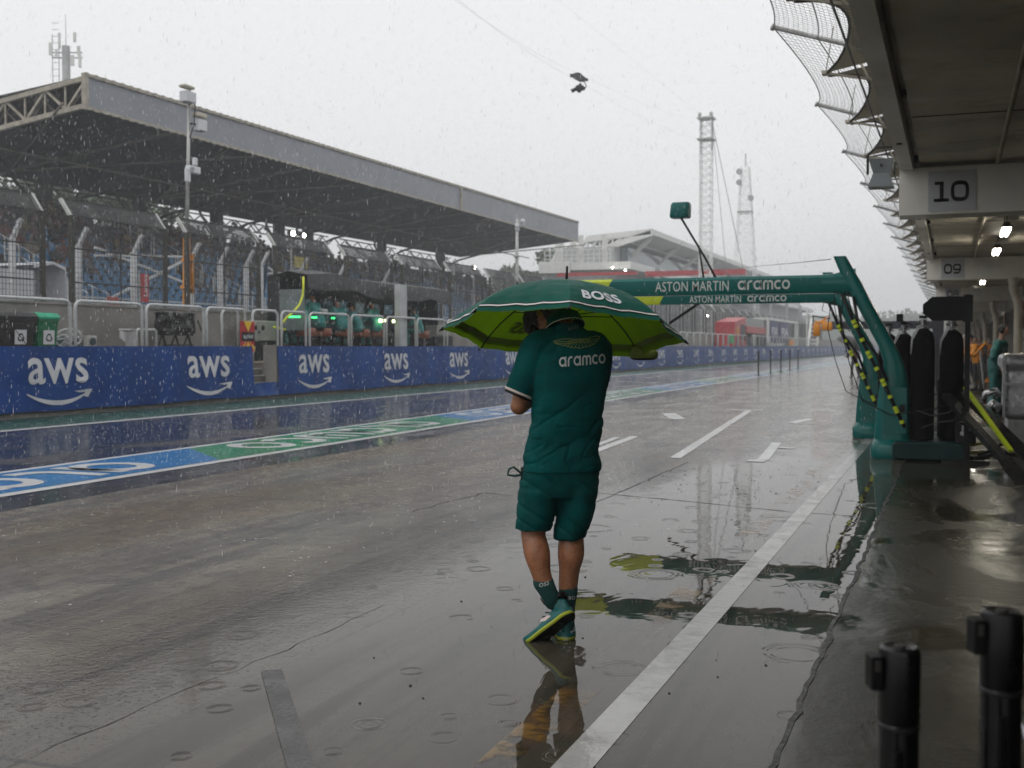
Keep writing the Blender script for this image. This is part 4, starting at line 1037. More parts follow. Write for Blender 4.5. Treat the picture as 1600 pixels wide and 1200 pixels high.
# socks
K = MB(); K.limb([(-.097, -.054, .285), (-.071, -.062, .235), (-.050, -.048, .190)], [.0505, .0435, .043], n=18, sub=4); K2 = MB(); K2.limb([(.028, .02, .235), (.020, .02, .14), (.016, .015, .06)], [.0475, .041, .042], n=18, sub=4)
for mbs in (K, K2):
    o = obj('sock', solid(mbs, .006, 1, .3, 'sock'), m_sock, man, True)
    bv = bvh_of(o); qq = MB(); left = mbs is K
    def fn(u, v):
        x, z = (-.118 + u * .048, .268 + u * .014 + v * .020) if left else (-.006 + u * .066, .196 - u * .006 + v * .018)
        h = bv.ray_cast(W(x, -1, z), FWD)[0]; return h - FWD * .0015 if h else W(x, 0, z)
    put(qq, text2d('OSS' if left else 'SS BO', .02, 1.1, 1.1), fn); obj('printed_word', qq, m_print, o, recalc=False)
# shoes: built along the foot (x across, y heel to toe, z up from the sole)
def shoe(M, T):
    f = lambda p: T + M @ Vector(p)
    prof = [(-.012, .020, .030, .085), (.02, .034, .036, .092), (.06, .036, .036, .080), (.11, .038, .036, .070), (.16, .044, .034, .060), (.21, .047, .030, .050), (.25, .042, .024, .040), (.278, .026, .014, .030)]
    U = MB(); rs = []
    for y, w_, hw, h in prof:
        rs.append([Vector((w_ * (abs(math.cos(a)) ** .8) * math.copysign(1, math.cos(a)) * (1 if math.sin(a) < 0 else .82), y, .022 + (h - .022) * max(0, math.sin(a)) ** .8 + .004 * min(0, math.sin(a)))) for a in [2 * math.pi * k / 24 for k in range(24)]])
    U.rings(rs); U.limb([(0, .03, .07), (0, .025, .100)], [.036, .038], n=16)
    me = remeshed(U, .0055, 3, .5, 'shoe')
    for v in me.vertices: v.co = W(*f(v.co))
    o = obj('shoe', me, m_shoe, man, True)
    def outline(g, z): return [f((g(t) * s_, y, z)) for s_, seq in ((1, range(15)), (-1, range(14, -1, -1))) for t in seq for y in [-.02 + .31 * t / 14]]
    def half(t):
        y = t / 14; return (.012 + .034 * min(1, y / .12) ** .5 + .012 * math.sin(math.pi * min(1, max(0, (y - .3) / .7))) ) * (1 - max(0, (y - .82) / .18) ** 2 * .85)
    def spring(y): return .022 * max(0, (y - .20) / .09) ** 2
    def outl(z, k=1.0):
        P = []
        for s_, seq in ((1, range(15)), (-1, range(14, -1, -1))):
            for t in seq:
                y = -.02 + .31 * t / 14; P.append(W(*f((half(t) * s_ * k, y, z + spring(y)))))
        return P
    mb = MB(); mb.rings([outl(.006, .95), outl(.012, 1.05), outl(.030, 1.04), outl(.034, .98)]); obj('midsole', mb, m_shoe, o, True)
    mb = MB(); mb.rings([outl(-.004, .97), outl(.006, 1.07), outl(.012, 1.07), outl(.013, 1.0)]); obj('sole_rim', mb, m_lime, o, True)
    mb = MB()
    mb.rings([outl(-.0055, .80), outl(-.0052, .93), outl(-.002, .93)])
    for a, b_ in ():
        mb.add([W(*f((x, y, -.0075 + spring(y)))) for x, y in ((-.022, a), (.022, a), (.026, b_), (-.026, b_))] + [W(*f((x, y, .0 + spring(y)))) for x, y in ((-.022, a), (.022, a), (.026, b_), (-.026, b_))], [(0, 1, 2, 3), (7, 6, 5, 4), (0, 4, 5, 1), (1, 5, 6, 2), (2, 6, 7, 3), (3, 7, 4, 0)])
    obj('tread', mb, m_black, o)
    mb = MB(); C = [(math.cos(2 * math.pi * k / 20), math.sin(2 * math.pi * k / 20)) for k in range(20)]
    mb.rings([[W(*f((r * x, .025 + r * 1.15 * y, z))) for x, y in C] for r, z in ((.041, .088), (.046, .098), (.045, .118), (.038, .122))]); obj('ankle_collar', mb, m_black, o, True)
    mb = MB(); mb.add([W(*f(p)) for p in ((-.0475, .07, .036), (-.0465, .11, .036), (-.040, .145, .054), (-.037, .135, .062), (-.041, .085, .052))], [(0, 1, 2, 3, 4)])
    obj('side_flash', mb, m_pale, o, recalc=False)
    mb = MB()
    for k in range(3): mb.tube([W(*f(p)) for p in ((-.026, .10 + .025 * k, .078 - .006 * k), (0, .104 + .025 * k, .088 - .007 * k), (.026, .10 + .025 * k, .078 - .006 * k))], .0035, 5)
    mb.tube([W(*f(p)) for p in ((-.01, .075, .10), (-.045, .06, .12), (-.055, .075, .14), (-.03, .085, .118), (-.01, .08, .10))], .003, 5); obj('laces', mb, m_black, o, True)
def basis(yv, zv):
    y = Vector(yv).normalized(); z = Vector(zv); z = (z - y * z.dot(y)).normalized(); x = y.cross(z); return Matrix((x, y, z)).transposed()
heel, toe = Vector((.030, -.115, .160)), Vector((-.140, -.04, -.002))
shoe(basis(toe - heel, (-.64, .68, .36)), heel + Vector((.0, .0, -.02)))
shoe(basis((-.06, 1, .0), (0, 0, 1)), Vector((.016, -.045, .006)))

# ------------------------------------------------------------------ umbrella
m_ugreen = mat('wet_green_canopy', (.0008, .125, .112), .45, var=.14, vs=4, bump=.6, bs=150, rvar=.12, spec=.10)
m_ulime = mat('lime_lining', (.270, .470, .006), .6, var=.08, vs=3)
m_uband = mat('olive_band', (.13, .20, .010), .6)
UD = 5.82; UC = CP + FWD * UD + RIGHT * ((881 - 800) / F * UD); UC.z = 1.476
ax_z = (Vector((0, 0, 1)) + FWD * .205 + RIGHT * .055).normalized()
ax_x = (RIGHT - ax_z * RIGHT.dot(ax_z)).normalized(); ax_y = ax_z.cross(ax_x)
UR, UH = .625, .272
def see_through(m_, k):                                   # thin wet cloth lets some daylight through
    nt = m_.node_tree; b_ = nt.nodes['Principled BSDF']; tl = nt.nodes.new('ShaderNodeBsdfTranslucent'); ms = nt.nodes.new('ShaderNodeMixShader'); ms.inputs[0].default_value = k
    nt.links.new(b_.inputs['Base Color'].links[0].from_socket, tl.inputs['Color']); nt.links.new(b_.outputs[0], ms.inputs[1]); nt.links.new(tl.outputs[0], ms.inputs[2]); nt.links.new(ms.outputs[0], nt.nodes['Material Output'].inputs[0])
see_through(m_ulime, .62); see_through(m_ugreen, .40)
_t = [n for n in m_ugreen.node_tree.nodes if n.type == 'BSDF_TRANSLUCENT'][0]; m_ugreen.node_tree.links.remove(_t.inputs['Color'].links[0]); _t.inputs['Color'].default_value = (.55, .62, .30, 1)
# the cloth is woven green outside and coated lime inside: daylight that soaks through comes out lime
um = thing('umbrella', 'green umbrella with lime lining and white piping held over the man in green', 'umbrella', UC)
def rib(i, t):
    a = -math.pi / 2 + i * math.pi / 4; r = UR * math.sin(t * 1.02) / math.sin(1.02); z = UH * (.82 * (math.cos(t * 1.02) - math.cos(1.02)) / (1 - math.cos(1.02)) + .18 * (1 - t))
    return UC + ax_x * (r * math.cos(a)) + ax_y * (r * math.sin(a)) + ax_z * z
def can(i, s, t, lift=0):
    p = rib(i, t) * (1 - s) + rib(i + 1, t) * s; k = 4 * s * (1 - s)
    c = UC + ax_z * (UH * .2); inw = (c - p); inw = inw - ax_z * inw.dot(ax_z)
    p = p + inw * (.055 * k * t ** 5) + ax_z * (.012 * k * t * (1 - t) * 2 + .004 * k * t * math.sin(s * 19 + i))
    return p + ax_z * lift * .8 + (-inw.normalized() if inw.length > 1e-4 else ax_z * 0) * lift * .5
def sheet_u(t0, t1, lift, nt_=10, ns2=10):
    mb = MB()
    for i in range(8):
        vs = [can(i, s / ns2, t0 + (t1 - t0) * t / nt_, lift) for t in range(nt_ + 1) for s in range(ns2 + 1)]
        mb.add(vs, [(t * (ns2 + 1) + s, t * (ns2 + 1) + s + 1, (t + 1) * (ns2 + 1) + s + 1, (t + 1) * (ns2 + 1) + s) for t in range(nt_) for s in range(ns2)])
    return mb
canopy = obj('canopy', sheet_u(.004, 1, 0), m_ugreen, um, True, recalc=False)
obj('lining', sheet_u(.004, .998, -.004), m_ulime, um, True, recalc=False)
obj('lining_band', sheet_u(.862, .925, -.0065, 2), m_uband, um, True, recalc=False)
obj('piping', sheet_u(.925, .942, .0030, 2), mat('pale_piping', (.62, .58, .56), .4, var=.05), canopy, True, recalc=False)
obj('piping_edge', sheet_u(.942, .950, .0030, 1), m_black, canopy, True, recalc=False); obj('piping_edge', sheet_u(.917, .925, .0030, 1), m_black, canopy, True, recalc=False)
def uword(i, s0, s1, t0, t1, lift, m, par, flip=False, slant=0):
    q = MB()
    def fn(u, v):
        s = s0 + (s1 - s0) * (1 - u if flip else u); return can(i, s, t0 + (t1 - t0) * v + slant * u, lift)
    put(q, text2d('BOSS', .035, 1.05, 1.25), fn); return obj('printed_word', q, m, par, recalc=False)
uword(0, .16, .66, .85, .71, .004, m_logo, canopy); uword(4, .25, .80, .80, .66, .004, m_logo, canopy)
uword(4, .22, .78, .79, .65, -.0068, m_uband, um)
for i in range(8):
    mb = MB(); P = [rib(i, t / 10) - ax_z * .010 for t in range(11)]; mb.tube(P, .0035, 6); d = (P[-1] - P[-2]).normalized()
    o = obj('rib', mb, m_black, um, True)
    mb = MB(); mb.cyl(rib(i, .98), rib(i, 1) + d * .018, .005, .004); obj('rib_tip', mb, m_black, o)
    mb = MB(); mb.tube([UC + ax_z * .10, rib(i, .52) - ax_z * .012], .0028, 6); obj('stretcher', mb, m_black, o)
mb = MB(); mb.cyl(UC + ax_z * (UH - .01), UC + ax_z * (UH + .092), .0075, .0065, 10); mb.lathe(UC + ax_z * (UH - .006), [(.022, 0), (.014, .01), (.007, .014)], 12); obj('ferrule', mb, m_black, um, True)
rb = random.Random(6); mb = MB()
for k in range(70):
    i_, s_ = rb.randrange(8), rb.random(); p_ = can(i_, s_, .995, -.004) - Vector((0, 0, rb.uniform(.001, .006))); r_ = rb.uniform(.0016, .0034); mb.ell(p_, (r_, r_, r_ * 1.5), 8, 6)
for k in range(420):
    i_, s_, t_ = rb.randrange(8), rb.random(), rb.uniform(.15, .98); r_ = rb.uniform(.0010, .0024); mb.ell(can(i_, s_, t_, .0015), (r_, r_, r_ * .7), 6, 4)
bead, nt, ns, ls, b = new_mat('water_bead'); b.inputs['Roughness'].default_value = .04; b.inputs['Transmission Weight'].default_value = .85; b.inputs['IOR'].default_value = 1.33; ls.new(mix_c(ns, ls, noise_n(ns, ls, None, 5), (.9, .92, .93), (1, 1, 1)), b.inputs['Base Color'])
tag(obj('water_beads', mb, bead, um, True), kind='stuff')
HB = W(.075, .44, 1.26)
mb = MB(); mb.cyl(UC + ax_z * UH, HB, .007, n=10); obj('shaft', mb, m_steel_dark, um, True)
mb = MB(); mb.cyl(HB, HB - ax_z * .13, .014, .016, 12); obj('handle', mb, m_black, um, True)
mb = MB(); c = rib(3, .93) - ax_z * .020 + RIGHT * .035
mb.stack([(c.x, c.y, c.z - .032, .06, .05, YAW), (c.x, c.y, c.z - .022, .075, .06, YAW), (c.x, c.y, c.z + .01, .078, .06, YAW), (c.x, c.y, c.z + .04, .06, .05, YAW)], 20); obj('cover_pouch', mb, mat('lime_pouch', (.22, .28, .05), .6), um, True)
mb = MB(); mb.stack([(c.x, c.y, c.z - .036, .055, .045, YAW), (c.x, c.y, c.z - .026, .078, .062, YAW)], 20); obj('pouch_rim', mb, m_black, um, True)
# ------------------------------------------------------------------ pit stop gantries
m_gan = mat('glossy_team_green', (.0006, .110, .098), .22, var=.12, vs=1.5, coat=.0, bump=.05, bs=40, spec=.30, rvar=.06)
m_glime = mat('lime_gloss', (.46, .55, .02), .25, var=.05)
m_hose = mat('black_hose', (.007, .007, .007), .5, spec=.2)
def gantry(ox, oy, label, ext, words):
    t = thing('pit_gantry', label, 'gantry', (ox, oy, 0), 'green pit stop gantries')
    O = Vector((ox, oy, 0)); P = lambda x, y, z: O + Vector((x, y, z))
    mb = MB(); C = []
    for k in range(32):
        a = 2 * math.pi * k / 32; C.append((math.copysign(abs(math.cos(a)) ** .5, math.cos(a)), math.copysign(abs(math.sin(a)) ** .5, math.sin(a))))
    mb.rings([[P(-.095 + r * x * .265, .04 + r2 * y * .34, z) for x, y in C] for r, r2, z in ((.97, .97, .0), (1, 1, .02), (1, 1, .15), (.93, .90, .185), (.86, .70, .24))]); obj('plinth', mb, m_gan, t, 60)
    mb = MB(); mb.rings([[P(.34 + r * x * .235, .12 + r2 * y * .38, z) for x, y in C] for r, r2, z in ((.97, .97, .0), (1, 1, .02), (1, 1, .18), (.96, .96, .215))]); obj('shaded_plinth_part', mb, mat('shade_darkened_green', (.0008, .022, .020), .45, spec=.25), t, 50)  # right end of the green plinth, its shade put into a darker colour
    # body flowing into the leaning column
    path = [(-.095, .225, .20, .20), (-.090, .218, .45, .19), (-.080, .195, .80, .175), (-.078, .165, 1.02, .155), (-.090, .122, 1.22, .13), (-.170, .108, 1.42, .12), (-.345, .104, 1.75, .11), (-.505, .100, 2.06, .11), (-.60, .106, 2.24, .11), (-.68, .092, 2.40, .10), (-.765, .080, 2.58, .086)]
    rs = []
    for cx, hx, z, hy in path: rs.append([P(cx + hx * x, hy * y, z) for x, y in [(math.copysign(abs(math.cos(a)) ** .6, math.cos(a)), math.copysign(abs(math.sin(a)) ** .6, math.sin(a))) for a in [2 * math.pi * k / 28 for k in range(28)]]])
    mb = MB(); mb.rings(rs); mb2 = mb
    obj('column', mb, m_gan, t, 60)
    mb = MB(); mb.bb(ox - .20, ox + .08, oy - .200, oy - .185, .32, .90); o = obj('access_panel', mb, m_gan, t)
    mb = MB(); mb.rbox(P(.03, -.20, .64), (.07, .012, .09), .003); obj('latch', mb, m_black, o)
    # boom
    x0, xl, x1 = -.62, -3.84 + ext, -4.45 + ext
    zt, zb = 2.345, 2.105
    def sec(x, k=1.0, dz=0): return [P(x, y * k, (zt + zb) / 2 + dz + z * k) for y, z in ((-.10, -.09), (-.085, -.118), (.085, -.118), (.10, -.09), (.10, .085), (.06, .12), (-.06, .12), (-.10, .085))]
    bo = obj('boom', MB().rings([sec(x0), sec(xl)]), m_gan, t, 40)
    mb = MB()
    r1 = [p + Vector(((p.z - O.z - zt) * .55 + .10, 0, 0)) for p in sec(xl, 1.012)]; r0 = sec(x1 + .1, .99)
    mb.rings([r1, r0, sec(x1 - .25, .55, .03)]); obj('boom_tip', mb, m_glime, t, 40)
    mb = MB(); xs = [(-.64, .17, .19), (-.52, .16, .17), (-.38, .13, .14)]
    mb.rings([[P(cx + 0 * 1, .102 * math.cos(a) * 1.02, 2.235 + s * math.sin(a)) for a in [2 * math.pi * k / 20 for k in range(20)]] for cx, w_, s in ((-.98, 0, .118), (-.82, 0, .13), (-.70, 0, .165), (-.57, 0, .19))]); obj('elbow_fairing', mb, m_gan, t, 60)
    # words on the boom side
    y = -.1035; wx = words
    for s_, a_, w_, z_, h_ in (('ASTON MARTIN', wx[0], wx[1], 2.160, .135), ('ar', wx[2], wx[3], 2.166, .125)):
        q = MB(); put(q, aramco2d() if s_ == 'ar' else text2d(s_, .004, 1.05, 1.0), plane_fn(P(a_, y, z_ + wx[4]), (1, 0, 0), (0, 0, 1), w_, h_ + wx[4] * .8)); obj('printed_word', q, m_print, bo, recalc=False)
    # hose with lime marks and thin loose cables
    mb = MB(); hp2 = [(-.72, -.16, 2.08), (-.60, -.18, 1.80), (-.42, -.20, 1.40), (-.24, -.22, 1.05), (-.08, -.225, .70), (.06, -.225, .40)]
    mb.tube([P(*p) for p in hp2], .022, 8); mb.tube([P(*p) for p in ((-.58, -.12, 2.05), (-.50, -.17, 1.6), (-.28, -.19, 1.30), (-.16, -.22, .98))], .020, 8); h = obj('hose', mb, m_hose, t, True)
    mb = MB()
    for a, b_ in zip(hp2[1:-1], hp2[2:]):
        for s in (.12, .26, .70):
            p = Vector(a).lerp(Vector(b_), s); d = (Vector(b_) - Vector(a)).normalized(); mb.cyl(P(*p), P(*(p + d * .045)), .031, n=10)
    obj('hose_mark', mb, m_yelpaint, h, 40)
    mb = MB(); mb.tube([P(*p) for p in ((-.70, -.11, 2.10), (-.74, -.14, 1.7), (-.62, -.16, 1.2), (-.45, -.2, .72), (-.1, -.21, .55), (.3, -.22, .62), (.6, -.25, .70))], .007, 5); mb.tube([P(*p) for p in ((-.66, -.11, 2.12), (-.60, -.15, 1.85), (-.40, -.16, 1.65))], .007, 5)
    mb.tube([P(*p) for p in ((-.80, -.11, 2.14), (-.83, -.12, 1.98), (-.72, -.12, 1.93), (-.70, -.11, 2.12))], .006, 5); obj('loose_cable', mb, m_hose, t, True)
    mb = MB(); mb.rbox(P(-.02, -.02, 1.78), (.08, .08, .10), .01); mb.tube([P(.0, 0, 1.75), (ox + .1, oy, 1.70), (ox + .14, oy, 1.68)], .008, 5); obj('small_camera', mb, m_black, t)
    return t
g1 = gantry(-.62, 15.30, 'nearer green pit gantry with lime tipped boom and printed words, hose draped down it', -.05, (-3.18, 1.00, -2.06, .68, .0))
g2 = gantry(-1.10, 18.55, 'second green pit gantry just behind the first, carrying a green box on black rods', .42, (-2.94, .84, -2.00, .62, -.032))
# rods and signal box on the second boom
bx = atd(1063, 329, 19.0); cl = atd(1134, 464, 18.6); cl2 = atd(1104, 466, 18.7)
mb = MB(); mb.tube([bx - Vector((0, 0, .1)), bx.lerp(cl, .55), cl], .019, 6); mb.tube([atd(1092, 384, 18.7), cl2.lerp(atd(1092, 384, 18.7), .3), cl + Vector((-.05, -.05, .0))], .017, 6)
mb.tube([cl2, atd(1045, 506, 18.9)], .026, 6)
rod = obj('rod', mb, m_black, g2, True)
mb = MB(); mb.rbox(cl, (.22, .26, .14), .03, .3); mb.rbox(cl2, (.30, .26, .16), .03, -.2); obj('clamp', mb, m_black, g2)
mb = MB(); C = [(-.15, -.15), (.15, -.15), (.15, .15), (-.15, .15)]
def rr(k, z, s): return [bx + Vector((x * k + s, y * k, z)) for x, y in [(math.copysign(abs(math.cos(a)) ** .35, math.cos(a)) * .16, math.copysign(abs(math.sin(a)) ** .35, math.sin(a)) * .16) for a in [2 * math.pi * q / 24 for q in range(24)]]]
mb.rings([rr(.92, -.125, 0), rr(1, -.10, 0), rr(.97, .08, .012), rr(.86, .125, .02)]); obj('signal_box', mb, m_gan, g2, 60)
# further team's dark boom with an orange head
t = thing('pit_gantry', 'far dark pit gantry boom with an orange head beyond the green gantries', 'gantry', (-.6, 46, 0))
mb = MB(); mb.bb(-4.5, -.5, 45.9, 46.1, 2.08, 2.38); obj('boom', mb, mat('navy_boom', (.012, .012, .03), .4), t)
mb = MB(); mb.bb(-.75, -.35, 45.8, 46.2, 0, 2.6); mb.bb(-1.0, .1, 45.6, 46.4, 0, .25); obj('column', mb, mat('navy_boom', (.012, .012, .03), .4), t)
mb = MB(); mb.rbox((-4.62, 46, 2.20), (.42, .30, .34), .06); mb.rbox((-5.02, 46, 2.06), (.26, .26, .50), .05, .3); mb.rbox((-4.84, 45.95, 2.36), (.5, .12, .10), .03, -.2); mb.cyl((-5.0, 46, 2.3), (-4.6, 46, 2.55), .04); obj('boom_head', mb, m_orange, t, True)
mb = MB(); mb.bar((-5.2, 46, 2.62), (-4.5, 46, 2.5), .05); mb.bar((-5.15, 46, 2.6), (-5.15, 46, 2.2), .04); obj('head_frame', mb, m_black, t)

# gas bottles
def bottle(x, y, r, h, label):
    t = thing('gas_bottle', label, 'gas bottle', (x, y, .24), 'black covered gas bottles beside the gantries')
    mb = MB(); mb.lathe((x, y, .24), [(r * .94, 0), (r, .03), (r * 1.01, h * .5), (r, h * .84), (r * .96, h * .91), (r * .80, h * .965), (r * .45, h)], 28); obj('cover', mb, m_matblack, t, True)
    z = .24 + h; mb = MB(); mb.lathe((x, y, z - .02), [(.055, 0), (.055, .035), (.03, .045), (.028, .10), (.045, .105), (.045, .135), (.02, .14)], 14); mb.cyl((x - .07, y, z + .07), (x + .07, y, z + .07), .016); obj('valve', mb, mat('brushed_metal', (.32, .32, .33), .3, .9), t, 40)
    mb = MB(); mb.cyl((x, y, z + .13), (x, y, z + .165), .05, n=10); obj('hand_wheel', mb, m_black, t)
    mb = MB(); mb.tube([(x + .03, y - .03, z + .05), (x - .06, y - r * .7, z + .03), (x - r * .9, y - r * .6, z - .12), (x - r * .98, y - r * .4, z - .32)], .008, 6); mb.tube([(x + .03, y - .05, z + .03), (x - .05, y - r * .75, z + .0), (x - r * .85, y - r * .7, z - .14), (x - r * .95, y - r * .55, z - .30)], .008, 6); obj('white_tube', mb, m_white, t, True)
b1 = bottle(-.36, 15.22, .143, 1.40, 'black covered gas bottle next to the nearer gantry column')
b2 = bottle(-.02, 15.35, .143, 1.38, 'black covered gas bottle under the black octagonal board')
b3 = bottle(-.62, 16.1, .14, 1.34, 'black covered gas bottle half hidden between the two gantries')
b4 = bottle(-.86, 17.0, .14, 1.34, 'black covered gas bottle furthest back behind the nearer column')
for (c_, d_, r_, l_) in (((-.02, 15.9, .62), (.34, .3, .75), .03, 'black equipment box wedged between the covered gas bottles'), ((.16, 15.0, .36), (.22, .24, .26), .03, 'small black valve box low beside the board post')):
    t = thing('equipment_box', l_, 'box', c_); mb = MB(); mb.rbox(c_, d_, r_); obj('box', mb, m_black, t); mb = MB(); x_, y_, z_ = c_
    mb.rbox((x_, y_ - d_[1] / 2 - .006, z_ + d_[2] * .25), (d_[0] * .5, .012, .06), .004); mb.cyl((x_ - d_[0] * .2, y_ - d_[1] / 2 - .02, z_), (x_ - d_[0] * .2, y_ - d_[1] / 2, z_), .03, n=12); obj('gauge', mb, m_galv, t)
mb = MB()
for k in range(0): mb.tube([(-.19 + .012 * k + .07 * math.cos(2 * math.pi * q / 20), 15.05 - .01 * k, .86 + .02 * k + .05 * math.sin(2 * math.pi * q / 20) + .02 * math.sin(3 * q)) for q in range(21)], .006, 5)
mb.tube([(-.42, 15.06, .62), (-.25, 15.04, .56), (-.05, 15.05, .60), (.12, 15.02, .72)], .008, 6); mb.tube([(-.36, 15.06, .40), (-.2, 15.03, .47), (0, 15.05, .50), (.15, 15.02, .62)], .006, 6); mb.tube([(-.19, 15.08, 1.45), (-.192, 15.07, 1.0), (-.19, 15.06, .86)], .008, 6)
tag(obj('hose_bundle', mb, mat('dark_grey_hose', (.05, .05, .05), .5, spec=.3), None, True), 'dark grey hoses and cables looped across the front of the covered gas bottles', 'hose')
# base board for the bottles
mb = MB(); mb.rbox((-.25, 15.9, .12), (.9, 2.1, .22), .05); tag(obj('bottle_base', mb, mat('shade_darkened_green', (.0008, .022, .020), .45, spec=.25)), 'low shade-darkened green base carrying the gas bottles behind the nearer gantry', 'base')
# octagonal board on a post
t = thing('stop_board', 'black octagonal board on a black post, seen from the back', 'board', (.12, 14.6, 0))
mb = MB(); z0 = 1.87; y = 14.6; w, h, c = .27, .145, .09
o8 = [(-w, -h + c), (-w + c * 1.2, -h), (w, -h), (w, h), (-w + c * 1.2, h), (-w, h - c)]
mb.prism([(.02 - .12 + x + .02, y, z0 + z) for x, z in o8], (0, .05, 0)); o = obj('board', mb, m_black, t)
mb = MB(); mb.prism([(-.08 + x * .93, y - .006, z0 + z * .9) for x, z in o8], (0, .005, 0)); obj('back_plate', mb, mat('black_board_face', (.007, .007, .008), .5, spec=.2), o)
mb = MB(); mb.bb(.125, .185, y + .055, y + .115, 0, 2.04); mb.bb(.10, .21, y - .02, y + .05, 1.71, 2.03); mb.bb(-.12, .42, y + .04, y + .14, 0, .05); obj('post', mb, m_black, t)
# slanted trolley arms
t = thing('jack_trolley', 'pair of slanted black trolley arms with a lime strap', 'trolley', (.35, 13, 0))
for (a, b_, da, db, w) in (((1478, 618), (1612, 765), 14.0, 11.6, .10), ((1503, 612), (1640, 745), 14.3, 12.2, .12)):
    A, Bq = atd(*a, da), atd(*b_, db); mb = MB(); mb.bar(A, Bq, w, .07); d = (Bq - A).normalized()
    mb.bar(A.lerp(Bq, .62), A.lerp(Bq, .62) + Vector((-.18, -.05, -.06)), .03); mb.rings([[A.lerp(Bq, s) + Vector((x * q, y * q, 0)) for x, y in ((-1, -1), (1, -1), (1, 1), (-1, 1))] for s, q in ((.70, .05), (.80, .10), (1, .11))])
    obj('arm', mb, m_black, t)
A, Bq = atd(1508, 612, 14.2), atd(1580, 712, 12.7); mb = MB(); mb.bar(A + Vector((0, 0, .05)), Bq + Vector((0, 0, .05)), .05, .03); obj('lime_strap', mb, m_yelpaint, t)
mb = MB(); mb.cyl(atd(1622, 765, 11.5) - Vector((0, .04, 0)), atd(1622, 765, 11.5) + Vector((0, .04, 0)), .12, n=20); obj('wheel', mb, m_black, t)
mb = MB(); mb.tube([atd(1497, 628, 14.05), atd(1497, 628, 14.05) * 1.0 - Vector((0, 0, .8))], .03, 8); obj('prop', mb, m_black, t)
# cable loops on the floor
for k, (zz, pts) in enumerate((('yellow and black floor cable lying behind the trolley arms', [(1495, 702), (1530, 695), (1565, 700), (1590, 712)]), ('yellow edged floor mat strip lying by the post foot', [(1490, 712), (1530, 709), (1560, 711)]))):
    mb = MB(); mb.tube([onZ(*p) + Vector((0, 0, .02)) for p in pts], .022, 6); tag(obj('floor_cable', mb, mat('yellow_cable', (.30, .24, .02), .5)), zz, 'cable')
mb = MB(); mb.tube([onZ(*p) + Vector((0, 0, .025)) for p in ((1470, 716), (1520, 719), (1560, 712), (1600, 705))], .026, 6); tag(obj('floor_cable', mb, m_hose), 'black hose lying along the floor in front of the post foot', 'cable')
# silver covered crate and wheel gun
m_silver = mat('silver_sheet', (.36, .36, .37), .32, .55, var=.12, vs=3, bump=.8, bs=7)
t = thing('covered_crate', 'crate under a creased silver weather cover at the edge of the photo', 'crate', (1.25, 17.0, 0))
mb = MB(); mb.rbox((1.28, 16.6, .84), (1.3, 1.2, .74), .06); mb.rbox((1.26, 16.6, 1.22), (1.36, 1.26, .20), .08)
me = remeshed(mb, .03, 2); nn = [v.normal.copy() for v in me.vertices]
for v, n in zip(me.vertices, nn): v.co += n * (.016 * noise.noise(v.co * 2.6) + .010 * noise.noise(Vector((v.co.x * 5 + v.co.z * 4, v.co.y * 5, v.co.z * 3))))
obj('weather_cover', me, m_silver, t, True)
mb = MB(); mb.rbox((1.28, 16.6, .28), (1.22, 1.1, .50), .03); obj('crate_body', mb, m_galv, t)
mb = MB(); mb.bb(.60, .63, 15.98, 16.01, .5, 1.3); mb.bb(.62, 1.9, 15.955, 15.975, .92, .95); obj('seam_strap', mb, m_white, t)
c = atd(1549, 622, 15.4); t = thing('wheel_gun', 'silver wheel gun hanging beside the silver covered crate', 'tool', c)
mb = MB(); mb.tube([c + Vector(p) for p in ((-.10, 0, -.05), (-.06, 0, .06), (.05, 0, .10), (.10, 0, .02))], .05, 12); mb.cyl(c + Vector((-.02, 0, -.06)), c + Vector((.10, .02, -.16)), .06, .08, 14); obj('gun_body', mb, mat('polished_metal', (.5, .5, .5), .2, .9), t, True)
mb = MB(); mb.cyl(c + Vector((.10, .02, -.15)), c + Vector((.17, .03, -.20)), .07, n=14); obj('socket', mb, m_black, t)

